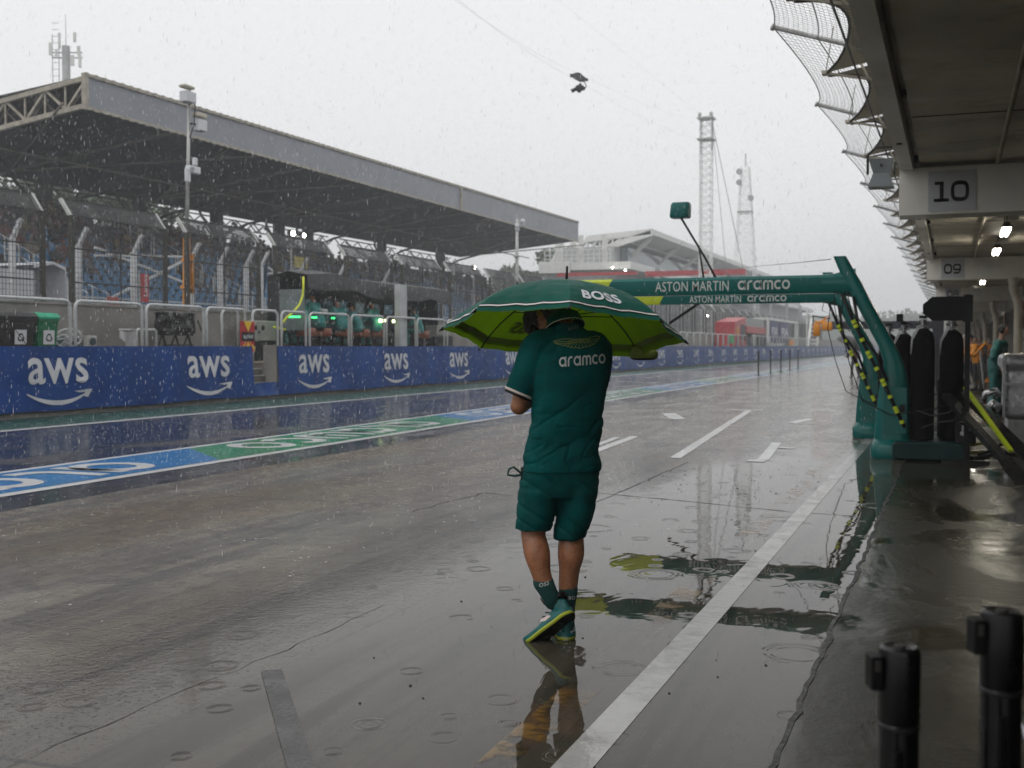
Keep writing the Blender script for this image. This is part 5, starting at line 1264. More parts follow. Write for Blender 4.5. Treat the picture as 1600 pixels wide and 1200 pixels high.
# ------------------------------------------------------------------ belt stanchions
def stanchion(x, y, zt, label, tape=True):
    t = thing('belt_stanchion', label, 'stanchion', (x, y, 0), 'black belt stanchions')
    mb = MB(); prof = []; n = 48; rs = []
    for z in (.012, zt - .115):
        rs.append([Vector((x + (.0298 - (.0025 if k % 12 in (0, 1) else 0)) * math.cos(2 * math.pi * k / n), y + (.0298 - (.0025 if k % 12 in (0, 1) else 0)) * math.sin(2 * math.pi * k / n), z)) for k in range(n)])
    mb.rings(rs); obj('post', mb, mat('black_post', (.006, .006, .0065), .25, var=.2), t, 30)
    mb = MB(); mb.lathe((x, y, zt - .12), [(.0296, 0), (.0312, .004), (.0312, .108), (.0300, .116), (.0245, .119), (.010, .116)], 40); h = obj('head', mb, mat('black_head', (.005, .005, .0055), .35), t, 40)
    d = -RIGHT; c = Vector((x, y, zt - .040)) + d * .0385
    mb = MB(); mb.rbox(c, (.019, .034, .052), .003, YAW); obj('belt_clip', mb, m_black, h)
    mb = MB(); mb.lathe((x, y, zt - .128), [(.0300, 0), (.0318, .002), (.0318, .008), (.0300, .010)], 40); obj('collar_ring', mb, mat('scuffed_ring', (.03, .03, .032), .3, .4), h, 40)
    mb = MB(); mb.cyl((x, y, zt - .004), (x, y, zt + .001), .010, .009, 16); mb.cyl((x + .014, y - .01, zt - .004), (x + .014, y - .01, zt - .001), .003, n=8); obj('cap_screw', mb, m_steel_dark, h)
    mb = MB(); mb.rbox(c - FWD * .019 + Vector((0, 0, .012)), (.008, .004, .016), .001, YAW); obj('release_button', mb, m_steel_dark, h)
    mb = MB(); a = Vector((x, y, zt - .20)) - FWD * .0295 - RIGHT * .010; mb.rbox(a, (.009, .004, .09), .0015, YAW); obj('slot', mb, m_black, t)
    mb = MB(); mb.lathe((x, y, .004), [(.16, 0), (.16, .008), (.15, .014), (.06, .022), (.032, .028)], 36); obj('base', mb, m_black, t, 40)
    return t
p = atd(1406, 1008, 1.74); stanchion(p.x, p.y, p.z, 'black belt stanchion post in the near corner, shorter of the two in view')
p = atd(1566, 952, 1.72); stanchion(p.x, p.y, p.z, 'black belt stanchion post at the right edge, standing taller in view')
t = thing('barrier_foot', 'bare metal tube leaning at the corner behind the taller stanchion', 'tube', onZ(1640, 1300))
mb = MB(); mb.cyl(atd(1586, 1110, 2.35), atd(1625, 1190, 2.15), .012, n=12); obj('tube', mb, mat('brushed_metal', (.32, .32, .33), .3, .9), t, True)
# thin posts on the lane
for k, q in enumerate(((1185, 588), (1204, 585), (1220, 582), (1234, 579), (1247, 576.5))):
    P0 = onZ(*q); mb = MB(); mb.cyl(P0 + Vector((0, 0, .03)), P0 + Vector((0, 0, 1.18)), .035, n=10); mb.cyl(P0, P0 + Vector((0, 0, .03)), .17, .14, 14); mb.cyl(P0 + Vector((0, 0, 1.08)), P0 + Vector((0, 0, 1.2)), .045, n=10)
    tag(obj('lane_post', mb, m_black), 'thin black post on the far lane, ' + ('nearest and first from the left', 'second from the left, wire loop on its side', 'middle one of five', 'fourth from the left, under the orange board', 'last on the right of the five')[k], 'post', 'thin black posts on the far lane')

# ------------------------------------------------------------------ things on the crew platform
def on_plat(x, X): return yX(x, X)
PX = -18.3
def bin_(y0, y1, col, lid, name, label, crossed):
    t = thing('wheelie_bin', label, 'bin', (PX, (y0 + y1) / 2, 1.0)); yc = (y0 + y1) / 2; w = (y1 - y0) / 2
    mb = MB(); q = [(-.30, -1), (.30, -1), (.30, 1), (-.30, 1)]
    mb.rings([[Vector((PX + x * k, yc + s * w * k2, z)) for x, s in q] for k, k2, z in ((.72, .80, 1.06), (1, .95, 1.93), (1.06, .99, 1.95), (1.06, .99, 2.0))]); obj('tub', mb, col, t)
    mb = MB(); mb.rings([[Vector((PX + x * k, yc + s * w * k2, z)) for x, s in q] for k, k2, z in ((1.12, 1.04, 2.0), (1.14, 1.05, 2.04), (1.0, .92, 2.12), (.6, .6, 2.14))]); mb.cyl((PX - .36, yc - w * .7, 2.05), (PX - .36, yc + w * .7, 2.05), .02); obj('lid', mb, lid, t)
    mb = MB(); xs = PX + .305; mb.quad((xs + .0, yc - .16, 1.46), (xs + .0, yc + .16, 1.46), (xs + .012, yc + .16, 1.76), (xs + .012, yc - .16, 1.76)); o = obj('pictogram', mb, m_logo, t, recalc=False)
    q = MB(); vs, fs = [], []
    for a in (90, 210, 330): stroke(vs, fs, [(.5 + .3 * math.cos(R(a + d)), .5 + .3 * math.sin(R(a + d))) for d in (-40, 0, 35)], .13); c_ = (.5 + .3 * math.cos(R(a + 52)), .5 + .3 * math.sin(R(a + 52))); k = len(vs); vs += [(c_[0] + .15 * math.cos(R(a + d)), c_[1] + .15 * math.sin(R(a + d))) for d in (150, 30 - 60, 250)]; fs.append((k, k + 1, k + 2))
    if crossed: stroke(vs, fs, [(-.05, 1.1), (1.1, -.1)], .07)
    q.add([Vector((xs + .012, yc - .13 + u * .26, 1.475 + v * .25)) for u, v in vs], fs); obj('symbol', q, m_black, o, recalc=False)
    q = MB(); s2 = 'COMUM' if crossed else 'RECICL\u00c1VEL'
    put(q, text2d('RES\u00cdDUO', .015, 1, 1.1), plane_fn((xs + .006, yc - .20, 1.335), (0, 1, 0), (0, 0, 1), .40, .07)); obj('printed_word', q, m_logo, t, recalc=False); q = MB(); put(q, text2d(s2, .015, 1, 1.1), plane_fn((xs + .003, yc - .22, 1.235), (0, 1, 0), (0, 0, 1), .44, .07)); obj('printed_word', q, m_logo, t, recalc=False)
    mb = MB()
    for s in (-1, 1): mb.cyl((PX - .22, yc + s * w * .7, 1.09), (PX - .22, yc + s * w * .84, 1.09), .09, n=14)
    obj('wheel', mb, m_black, t)
bin_(yX(-12, PX), yX(40, PX), mat('black_bin', (.016, .015, .016), .4), mat('black_lid', (.02, .02, .022), .35), 'b', 'black wheelie bin with a crossed out symbol, left of the green bin', True)
bin_(yX(39.5, PX) + .05, yX(75, PX), mat('green_bin', (.006, .15, .060), .35), mat('green_lid', (.012, .36, .19), .3), 'g', 'green recycling wheelie bin with a bright green lid', False)
# white spoked reels
t = thing('cable_reel', 'pair of white spoked reel wheels with dark cable on the crew platform', 'reel', (-18.5, yX(105, -18.5), 1.0))
def wheel(cx, x, z, r, tl):
    mb = MB(); y = yX(cx, x); c = Vector((x, y, z)); U = Vector((.25, 1, 0)).normalized(); Wd = Vector((tl, 0, 1)).normalized()
    mb.tube([c + U * (r * math.cos(2 * math.pi * k / 36)) + Wd * (r * .62 * math.sin(2 * math.pi * k / 36)) for k in range(37)], .022, 6)
    for k in range(8): a = 2 * math.pi * k / 8 + .2; mb.tube([c, c + U * (r * math.cos(a)) + Wd * (r * .62 * math.sin(a))], .018, 5)
    mb.ell(c, (.06, .07, .07), 10, 6); return mb
obj('rim', wheel(107, -18.2, 1.60, .33, .2), m_white, t, True); obj('rim', wheel(103, -18.75, 1.46, .36, .2), m_white, t, True)
mb = MB(); c = Vector((-18.5, yX(105, -18.5), 1.42)); 
for k in range(5): mb.tube([c + Vector((-.12 + .06 * k, .27 * math.cos(2 * math.pi * q / 24), .20 * math.sin(2 * math.pi * q / 24))) for q in range(25)], .035, 6)
mb.bb(-18.9, -18.1, c.y - .3, c.y + .3, 1.0, 1.10); obj('coiled_cable', mb, mat('teal_cable', (.02, .06, .06), .5), t, True)
# socket box
c = onX(141, 535, -19.0); mb = MB(); mb.rbox(c, (.12, .34, .32), .02); t = tag(obj('socket_box', mb, m_galv), 'small grey socket box at the foot of the concrete wall', 'socket box')
mb = MB(); mb.cyl(c + Vector((.06, 0, .02)), c + Vector((.10, 0, .02)), .09, n=12); obj('socket', mb, m_glass, t)
# white sheet on a frame
t = thing('sheet_stand', 'white tube frame with a sagging white sheet beside the monitor', 'frame', (-18.6, yX(215, -18.6), 1.0))
ya, yb, yc = yX(186, -18.6), yX(213, -18.6), yX(244, -18.6)
mb = MB(); mb.tube([(-18.6, yb, 1.0), (-18.6, yb, 1.78), (-18.6, yb + .06, 1.83), (-18.6, yc - .06, 1.83), (-18.6, yc, 1.78), (-18.6, yc, 1.0)], .035, 8); mb.tube([(-18.6, ya, 1.82), (-18.6, yb, 1.82)], .02, 6); obj('tube_frame', mb, m_white, t, True)
mb = MB(); vs = []; n = 10
for i in range(n + 1):
    s = i / n
    for j in range(7):
        q = j / 6; vs.append(Vector((-18.58 + .06 * math.sin(s * 9) * q, ya + (yb - ya) * s, 1.81 - (.75 * (.25 + .75 * s) * q) - .06 * math.sin(math.pi * s) * (1 - q))))
fs = [(i * 7 + j, i * 7 + j + 1, i * 7 + j + 8, i * 7 + j + 7) for i in range(n) for j in range(6)]; mb.add(vs, fs); mb.add([v + Vector((-.01, 0, 0)) for v in vs], fs)
obj('sheet', mb, mat('white_sheet', (.38, .38, .39), .6), t, True, recalc=False)
# covered monitor on legs
t = thing('covered_monitor', 'monitor under a wet black cover on a black trestle stand', 'monitor', (-18.6, yX(272, -18.6), 1.0))
ya, yb = yX(246, -18.6), yX(301, -18.6); mb = MB(); mb.rbox((-18.6, (ya + yb) / 2, 2.02), (.24, yb - ya, .58), .06)
me = remeshed(mb, .03, 1); nn = [v.normal.copy() for v in me.vertices]
for v, n in zip(me.vertices, nn): v.co += n * (.05 * noise.noise(v.co * 4))
obj('cover', me, mat('black_wet_plastic', (.010, .010, .011), .22, bump=.5, bs=12), t, True)
mb = MB(); zc = 1.74; mb.bb(-18.7, -18.5, ya + .1, yb - .1, zc - .05, zc)
for s in (ya + .2, (ya + yb) / 2, yb - .2): mb.bar((-18.6, s, zc), (-18.6 + .2, s + .05, 1.0), .04); mb.bar((-18.6, s, zc), (-18.6 - .2, s - .15, 1.0), .04)
mb.bar((-18.5, ya + .1, 1.45), (-18.5, yb - .1, 1.45), .03); mb.tube([(-18.4, yb - .05, 2.1), (-18.3, yb + .05, 1.7), (-18.3, yb + .3, 1.1)], .02, 5); obj('trestle', mb, m_black, t)
mb = MB(); c = onX(265, 540, -18.2); mb.ell((c.x, c.y, 1.16), (.25, .30, .22), 16, 8); tag(obj('black_bag', mb, m_matblack, None, True), 'black bag lying under the covered monitor stand', 'bag')
# cabinet
t = thing('electric_cabinet', 'grey cabinet with dark round vents behind the step opening', 'cabinet', (-18.7, yX(404, -18.7), 1.0))
ya, yb = yX(388, -18.7), yX(421, -18.7); mb = MB(); mb.rbox((-18.7, (ya + yb) / 2, 1.86), (.5, yb - ya, .58), .05); obj('box', mb, mat('warm_grey_box', (.27, .27, .24), .5), t, 40)
for q, z in ((399, 512), (411, 512), (405, 519)):
    c = onX(q, z, -18.44); mb = MB(); mb.cyl(c, c + Vector((.015, 0, 0)), .07 if z < 515 else .035, n=14); obj('vent', mb, m_black, t)
mb = MB(); mb.bb(-18.95, -18.45, ya + .1, yb - .1, 1.0, 1.56); obj('stand', mb, m_black, t)
# red and yellow marker board
c = onX(387.5, 526, -17.12); t = thing('marker_board', 'red and yellow chevron board with a black name band on the pit wall', 'sign', c)
w, h = .30, .40; mb = MB(); mb.bb(c.x - .03, c.x, c.y - w, c.y + w, c.z - h, c.z + h); obj('panel', mb, m_red, t)
xs = c.x + .004; q = MB(); qy = MB()
for s in (1, -1):
    z1, z0 = c.z + s * h, c.z + s * .12
    qy = MB(); qy.add([(xs, c.y - w * .62, z1), (xs, c.y + w * .62, z1), (xs, c.y, z0)], [(0, 1, 2)])
    qy.add([(xs, c.y - w, z1), (xs, c.y - w, z1 - s * .12), (xs, c.y - w * .2, z0)], [(0, 1, 2)]) if s < 0 else None
    qy.add([(xs, c.y + w, z1), (xs, c.y + w, z1 - s * .12), (xs, c.y + w * .2, z0)], [(0, 1, 2)]) if s < 0 else None
    obj('chevron', qy, mat('sign_yellow', (.75, .50, .02), .4, var=.03), t, recalc=False)
q.quad((xs + .002, c.y - w, c.z - .12), (xs + .002, c.y + w, c.z - .12), (xs + .002, c.y + w, c.z + .12), (xs + .002, c.y - w, c.z + .12)); o = obj('name_band', q, m_black, t, recalc=False)
q = MB(); put(q, text2d('ALPINE', .02, 1.1, 1.2), plane_fn((xs + .006, c.y - .22, c.z - .045), (0, 1, 0), (0, 0, 1), .44, .09)); obj('printed_word', q, m_logo, o, recalc=False)
# ------------------------------------------------------------------ people (small in the photo): one continuous body, clothes as parts
def figure(name, label, loc, rz, pose='stand', top=None, leg=None, cap=None, group=None, skin=None, lean=0.0, shoe_m=None, extra=None, hgt=1.76, armpose='down'):
    t = thing(name, label, 'person', (0, 0, 0), group); k = hgt / 1.76
    sit = pose == 'sit'; hz = .56 if sit else .92
    sh = Vector((0, .10 + lean, hz + .50)); hd = Vector((0, .16 + lean * 1.2, hz + .74))
    A = {}
    for s in (-1, 1):
        S = Vector((s * .19, sh.y, sh.z - .02))
        if armpose == 'fwd' or (sit and armpose == 'down'): E = S + Vector((s * .06, .12, -.26)); H_ = E + Vector((-s * .06, .25, .02))
        elif armpose == 'fold': E = S + Vector((s * .06, .08, -.27)); H_ = E + Vector((-s * .22, .16, .05))
        elif armpose == 'hip': E = S + Vector((s * .13, -.02, -.26)); H_ = E + Vector((-s * .12, .10, -.20))
        else: E = S + Vector((s * .05, .0, -.29)); H_ = E + Vector((0, .08, -.25))
        A[s] = (S, E, H_)
        hip = Vector((s * .10, .02, hz))
        if sit: A[s] += (hip, Vector((s * .14, .42, hz + .02)), Vector((s * .15, .40, .10)))
        elif pose == 'walk': A[s] += (hip, Vector((s * .10, .06 + .10 * s, .50)), Vector((s * .09, -.04 + .22 * s, .08)))
        else: A[s] += (hip, Vector((s * .13, .03, .49)), Vector((s * .14 + (.08 if pose == 'wide' else 0) * s, -.02, .08)))
    def body(infl=0.0, parts='all'):
        b = MB(); f = infl
        if parts in ('all', 'top'):
            b.stack([(0, .02, hz - .06, .165 + f, .115 + f, 0), (0, .03 + lean * .3, hz + .16, .155 + f, .115 + f, 0), (0, .07 + lean * .7, hz + .36, .18 + f, .12 + f, 0), (0, sh.y, hz + .49, .15 + f, .09 + f, 0), (0, sh.y + .02, hz + .545, .07 + f, .065 + f, 0)], 18, pw=2.3)
            for s in (-1, 1): S, E, H_ = A[s][:3]; b.limb([S - Vector((s * .05, 0, 0)), S, E], [.065 + f, .06 + f, .045 + f], n=10, sub=3); b.limb([E, H_ if parts == 'all' else E.lerp(H_, .86)], [.044 + f, .032 + f], n=10, sub=3)
        if parts in ('all', 'legs'):
            b.stack([(0, .02, hz - .10, .16 + f, .12 + f, 0), (0, .02, hz + .05, .16 + f, .115 + f, 0)], 16)
            for s in (-1, 1): hip, kn, an = A[s][3:]; b.limb([hip, kn], [.088 + f, .06 + f], n=12, sub=3); b.limb([kn, an.lerp(kn, .06)], [.058 + f, .038 + f + (.015 if f else 0)], n=12, sub=3)
        if parts == 'all':
            b.limb([(0, sh.y, sh.z), hd - Vector((0, .02, .08))], [.06, .052], n=10, sub=3); b.ell(hd, (.074, .092, .112), 14, 10); b.ell(hd + Vector((0, .095, -.015)), (.014, .022, .022), 8, 6)
            for s in (-1, 1):
                b.ell(hd + Vector((s * .076, -.01, -.01)), (.012, .02, .03), 8, 6); H_ = A[s][2]; d = (H_ - A[s][1]).normalized(); u = frame(d)[0]
                b.limb([H_, H_ + d * .09], [.034, .030], n=8, sub=2)
                for q, L in ((-.027, .06), (-.009, .075), (.009, .07), (.026, .055)): b.limb([H_ + d * .085 + u * q, H_ + d * (.085 + L)  + u * q * 1.1], [.009, .007], n=6, sub=2)
                b.limb([H_ + d * .03 + u * .03, H_ + d * .075 + u * .058], [.011, .009], n=6, sub=2)
        return b
    def S_(me):
        me.transform(Matrix.Scale(k, 4)); return me
    obj('body', S_(remeshed(body(), .017, 2)), skin or m_skin, t, True)
    def crs(me, a=.018):
        nn = [v.normal.copy() for v in me.vertices]
        for v, n in zip(me.vertices, nn): v.co += n * a * noise.noise(v.co * 9)
        return S_(me)
    obj('jacket', crs(remeshed(body(.020, 'top'), .022, 2)), top, t, True)
    obj('trousers', crs(remeshed(body(.014, 'legs'), .022, 2)), leg, t, True)
    for s in (-1, 1):
        an = A[s][5]; mb = MB(); mb.limb([an + Vector((0, -.05, -.035)), an + Vector((0, .06, -.035)), an + Vector((0, .19, -.05))], [.045, .045, .032], n=10, sub=3)
        obj('shoe', S_(remeshed(mb, .02, 1)), shoe_m or m_black, t, True)
    mb = MB(); mb.ell(hd + Vector((0, -.016, .028)), (.080, .092, .098), 16, 10)
    if cap: mb.stack([(0, hd.y + .11, hd.z + .045, .065, .075, 0), (0, hd.y + .11, hd.z + .057, .062, .07, 0)], 14)
    obj('cap' if cap else 'hair', S_(mesh_from(mb, 'h')), cap or m_hair, t, True)
    if extra: extra(t, hd * k, sh * k, hz * k, k)
    t.location = loc; t.rotation_euler = (0, 0, rz); return t
m_team = mat('wet_team_jacket', (.003, .125, .115), .45, var=.15, vs=4)
m_crew = mat('lit_team_jacket', (.004, .20, .185), .5, var=.2, vs=5)  # team green brightened in the colour for the LED light on the stand
m_teamd = mat('team_trousers', (.003, .055, .055), .5, var=.2, vs=4)
m_tan = mat('light_skin', (.42, .24, .17), .5, var=.08)
def headset(t, hd, sh, hz, k):
    mb = MB()
    for s in (-1, 1): mb.ell(hd + Vector((s * .092, -.005, -.01)), (.028, .045, .052), 12, 8)
    mb.tube([hd + Vector((.095 * math.sin(R(a)), -.01, .115 * math.cos(R(a)))) for a in range(-90, 91, 15)], .013, 6); mb.tube([hd + Vector((-.09, .02, -.03)), hd + Vector((-.07, .10, -.06))], .006, 5); obj('headset', mb, m_black, t, True)
def backword(w):
    def f(t, hd, sh, hz, k):
        headset(t, hd, sh, hz, k); bv = bvh_of([c for c in t.children if c.name.startswith('jacket')][0]); q = MB()
        def fn(u, v):
            x, z = -.10 + .20 * u, hz + .34 + .055 * v; h = bv.ray_cast(Vector((x, -2, z)), Vector((0, 1, 0)))[0]; return (h + Vector((0, -.006, 0))) if h else Vector((x, -.2, z))
        put(q, aramco2d(), fn); obj('printed_word', q, m_logo, [c for c in t.children if c.name.startswith('jacket')][0], recalc=False)
    return f
# ------------------------------------------------------------------ crew stand with seated crew
KX = -18.4; ka, kb = yX(428, -18.9), yX(671, -18.6)
st = thing('crew_stand', 'black canopied crew stand on the pit wall with monitors and seats', 'stand', (KX, (ka + kb) / 2, 1.0))
m_drape = mat('wet_black_canvas', (.012, .0125, .014), .45, var=.3, vs=2, bump=.6, bs=5)
xf, xb = -17.75, -19.05; zc = lambda y: 3.62 + .0 * y
mb = MB(); rows = []; n = 30
pr = onX(470, 421, -18.4).y
for i in range(n + 1):
    y = ka + (kb - ka) * i / n; pk = .12 * math.exp(-((y - ka - 1.6) / 1.2) ** 2); s = .10 * math.sin(math.pi * ((y - ka) / (kb - ka) * 2) % math.pi)
    zt = 3.58 + pk; r = [Vector((xb, y, 3.50)), Vector(((xf + xb) / 2, y, zt + .05)), Vector((xf, y, zt - .06)), Vector((xf + .02, y, zt - .30)), Vector((xf + .03, y, zt - .46 - .14 * abs(math.sin((y - ka) * 1.1)) + s * .4))]; rows.append(r)
vs = [p for r in rows for p in r]; fs = [(i * 5 + j, i * 5 + j + 1, i * 5 + j + 6, i * 5 + j + 5) for i in range(n) for j in range(4)]; mb.add(vs, fs); mb.add([v + Vector((-.01, 0, -.012)) for v in vs], fs)
obj('canopy', mb, m_drape, st, True, recalc=False)
mb = MB(); mb.bb(xb - .06, xb, ka, kb, 1.0, 3.5); mb.bb(xf - .9, xb, ka - .04, ka, 1.0, 3.5); mb.bb(xb, xf - .5, kb, kb + .04, 1.9, 3.52); obj('back_panel', mb, m_drape, st)
mb = MB(); mb.bb(xf - .05, xf - .9, ka - .075, ka - .045, 1.9, 3.1); obj('side_window', mb, mat('grey_clear_screen', (.14, .16, .17), .15), st)
mb = MB(); mb.bb(xb + .30, xb + .62, ka + .2, kb - .2, 1.80, 1.90); mb.bb(xb + .1, xb + .3, ka + .2, kb - .2, 1.0, 2.0); obj('desk', mb, m_black, st)
random.seed(5); nmon = 9
for k in range(nmon):
    y = ka + .9 + (kb - ka - 1.8) * k / (nmon - 1)
    mb = MB(); mb.rbox((xb + .22, y, 2.72), (.06, .72, .42), .01); o = obj('monitor', mb, m_black, st)
    mb = MB(); xs = xb + .255
    mb.quad((xs, y - .31, 2.55), (xs, y + .31, 2.55), (xs, y + .31, 2.89), (xs, y - .31, 2.89))
    obj('screen', mb, mat('dim_screen_%d' % (k % 3), ((.05, .10, .13), (.09, .13, .14), (.02, .05, .06))[k % 3], .2, emit=.35, var=.8, vs=6), o, recalc=False)
def at_x(x, X, z0, z1, w): 
    y = yX(x, X); return y
mb = MB()
for a, b_, z in ((449, 468, 495), (488, 494, 496), (519, 522, 497)):
    p, q = onX(a, z, -17.9), onX(b_, z, -17.9); mb.bar(p, q, .06, .05)
obj('green_led', mb, m_led, st)
mb = MB()
for a, b_, z in ((593, 603, 501), (614, 626, 502)):
    p, q = onX(a, z, -17.9), onX(b_, z, -17.9); mb.bar(p, q, .05, .09)
obj('led_strip', mb, m_ledw, st)
crew = [(474, 463), (499, 461), (533, 466), (560, 470), (588, 469), (655, 472)]
mS = mat('orange_brown_seat', (.22, .060, .022), .5)
CL = ['seated crew member in green jacket at the green lit left end of the stand', 'seated crew member in green jacket with pale hood collar, second from the left end', 'seated crew member in green jacket, third from the left end of the stand', 'seated crew member in green jacket in the middle beside the white paper', 'seated crew member in green jacket left of the pale upright post', 'seated crew member in green jacket right of the pale upright post']
cp = None; stool = None
for k, (x, ytop) in enumerate(crew):
    y = yX(x, -18.15); z0 = 1.42
    if cp is None:
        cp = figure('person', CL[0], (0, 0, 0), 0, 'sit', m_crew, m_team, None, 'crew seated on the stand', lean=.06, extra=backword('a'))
        cp.scale = (1.42, 1.25, 1.14)
        cp.location = (-18.1, y, z0 - .02); cp.rotation_euler = (0, 0, R(90)); cp['label'] = CL[0]
        stool = thing('crew_stool', 'orange brown padded seat under the crew at the green lit end', 'stool', (-18.1, y, 1.0), 'padded seats on the crew stand')
        mb = MB(); mb.rbox((-18.08, y, 1.80), (.40, .50, .16), .07); mb.rbox((-17.86, y, 1.84), (.09, .40, .26), .04); obj('cushion', mb, mS, stool, 50)
        mb = MB(); mb.cyl((-18.1, y, 1.0), (-18.1, y, 1.8), .05); mb.box((-18.1, y, 1.03), (.5, .5, .05)); obj('leg', mb, m_black, stool)
    else:
        dup(cp, (-18.1, y, z0 - .02 + (.04 if k in (1, 2) else -.03)), R(90 + (8, -16, 22, -6, 30)[k - 1]), CL[k]).scale = ((1.5, 1.3, 1.2), (1.36, 1.2, 1.1), (1.45, 1.3, 1.06), (1.32, 1.2, 1.17), (1.4, 1.2, 1.08))[k - 1]; dup(stool, (-18.1, y, 1.0), None, 'orange brown padded seat under the crew member ' + ('with the pale hood collar', 'third from the left', 'in the middle of the stand', 'left of the pale post', 'right of the pale post')[k - 1])
y = yX(499, -18.15); mb = MB(); mb.ell((-17.97, y, 2.50), (.10, .17, .07), 14, 8); tag(obj('hood_collar', mb, m_white, None, True), 'pale folded hood on the second crew member from the left', 'hood')
# pale upright post before the stand
mb = MB(); y0, y1 = yX(623, -17.4), yX(634, -17.4); mb.bb(-17.55, -17.35, y0, y1, 1.0, onX(628, 445, -17.4).z); tag(obj('upright_post', mb, mat('pale_grey_post', (.42, .44, .45), .5)), 'pale grey square post standing in front of the crew stand', 'post')
# lime hose loop
P = [onX(*q, -17.7) for q in ((474, 432), (474, 448), (473, 462), (468, 476), (459, 487), (448, 496), (441, 505))]
mb = MB(); mb.tube(P, .032, 8); mb.tube([onX(*q, -17.6) for q in ((428, 511), (436, 513), (446, 515))], .03, 8); tag(obj('lime_hose', mb, mat('lime_hose', (.62, .66, .02), .35), None, True), 'lime yellow hose curving down at the left end of the crew stand', 'hose')
# small clutter right of the stand
t = thing('equipment_case', 'pale equipment case on a dark rack right of the crew stand', 'case', (-18.4, yX(685, -18.4), 1.0))
mb = MB(); mb.rbox((-18.4, yX(685, -18.4), 2.02), (.5, 1.3, .38), .05); obj('case', mb, mat('warm_grey_box', (.27, .27, .24), .5), t); mb = MB(); mb.bb(-18.6, -18.2, yX(672, -18.4), yX(700, -18.4), 1.0, 1.80); obj('rack', mb, m_black, t)

# ------------------------------------------------------------------ people in the garage and on the lane
def gar_detail(t, hd, sh, hz, k):
    headset(t, hd, sh, hz, k); mb = MB()
    mb.box((-.065, .30, hz + .42), (.07, .01, .10)); 
    bv = bvh_of([c for c in t.children if c.name.startswith('jacket')][0]); q = MB()
    for i in range(4):
        for u in (0, 1): pass
        vs = []
        for x, z in ((.03, 0), (.10, 0), (.10, .022), (.03, .022)):
            h = bv.ray_cast(Vector((x, 2, hz + .30 + .032 * i + z)), Vector((0, -1, 0)))[0]; vs.append((h + Vector((0, .005, 0))) if h else Vector((x, .2, hz + .3)))
        q.add(vs, [(0, 1, 2, 3)])
    obj('sponsor_patches', q, m_print, [c for c in t.children if c.name.startswith('jacket')][0], recalc=False)
    mb = MB(); mb.tube([hd + Vector((-.07, .085, .012)), hd + Vector((0, .105, .012)), hd + Vector((.07, .085, .012))], .006, 5); obj('glasses', mb, m_black, t, True)
p = onZ(1553, 650); figure('person', 'man in green team overalls and headset standing beside the silver covered crate', (p.x, p.y, 0), R(250), 'wide', m_team, m_team, None, None, m_tan, extra=gar_detail, hgt=1.84, armpose='hip', shoe_m=m_teamd)
m_oshirt = mat('white_orange_shirt', (.55, .33, .24), .6, var=.35, vs=5); m_jean = mat('blue_jeans', (.04, .055, .09), .7); m_wcap = mat('white_cap', (.6, .6, .6), .6)
p = atd(1510, 541, 38); figure('person', 'man in white cap and pale orange shirt with folded arms in the garage', (p.x, p.y, 0), R(170), 'stand', m_oshirt, m_jean, m_wcap, None, m_tan, armpose='fold', hgt=1.8)
m_dk = mat('dark_overalls', (.03, .028, .03), .6)
p = atd(1529, 541, 36); figure('person', 'mechanic in orange top bending over beside the garage pillar row', (p.x, p.y, 0), R(120), 'stand', m_orange, m_dk, m_black, None, m_tan, armpose='fwd', hgt=1.78, lean=.12)
p = atd(1521, 541, 42); figure('person', 'mechanic in orange top standing behind the bending one', (p.x, p.y, 0), R(200), 'stand', m_orange, m_dk, None, None, m_tan, armpose='fold', hgt=1.78)
for k_, (x_, d_, a_, tp_, l_) in enumerate(((1478, 60, 170, m_dk, 'far dark clothed person walking beyond the gas bottles'), (1516, 55, 230, m_orange, 'far person in orange behind the man in the white cap'), (1536, 48, 140, m_dk, 'person in dark overalls standing between the orange mechanics and the headset man'), (1543, 58, 200, m_orange, 'far person in orange standing by the garage pipes'), (1528, 66, 180, m_oshirt, 'small far person in a pale top deep in the garage row'))):
    p = atd(x_, 541, d_); figure('person', l_, (p.x, p.y, 0), R(a_), 'stand', tp_, m_dk, m_black if k_ % 2 else None, None, m_tan, armpose=('fold', 'fwd')[k_ % 2], hgt=1.74 + .03 * k_)
p = atd(1491, 541, 52); figure('person', 'distant person in orange glimpsed between the bottle and the post', (p.x, p.y, 0), R(200), 'stand', m_orange, m_dk, None, None, m_tan, armpose='fwd', hgt=1.76)
# orange bars and floor kit near the mechanics
for (a, b_, d, m_, l) in (((1521, 556), (1540, 536), 34, m_orange, 'orange tube held slanting in front of the mechanics'), ((1537, 600), (1532, 548), 33, m_galv, 'grey broom pole standing beside the mechanics'), ((1509, 565), (1522, 605), 33, m_beige, 'beige prop pole leaning in front of the man in the white cap')):
    mb = MB(); mb.cyl(atd(*a, d), atd(*b_, d), .035, n=8); tag(obj('pole', mb, m_), l, 'pole')
p = onZ(1540, 603); mb = MB(); mb.box((p.x, p.y, .16), (.9, .5, .07)); mb.cyl((p.x - .3, p.y - .3, .1), (p.x - .3, p.y + .3, .1), .1, n=12); mb.cyl((p.x + .3, p.y - .3, .1), (p.x + .3, p.y + .3, .1), .1, n=12); mb.bar((p.x, p.y, .2), (p.x + .5, p.y, .7), .05); tag(obj('car_jack', mb, m_orange), 'low orange car jack on the garage floor', 'jack')
p = onZ(1517, 608); mb = MB(); mb.rbox((p.x, p.y, .08), (.8, .35, .12), .03); tag(obj('floor_box', mb, m_galv), 'low grey box on the garage floor before the man in the cap', 'box')
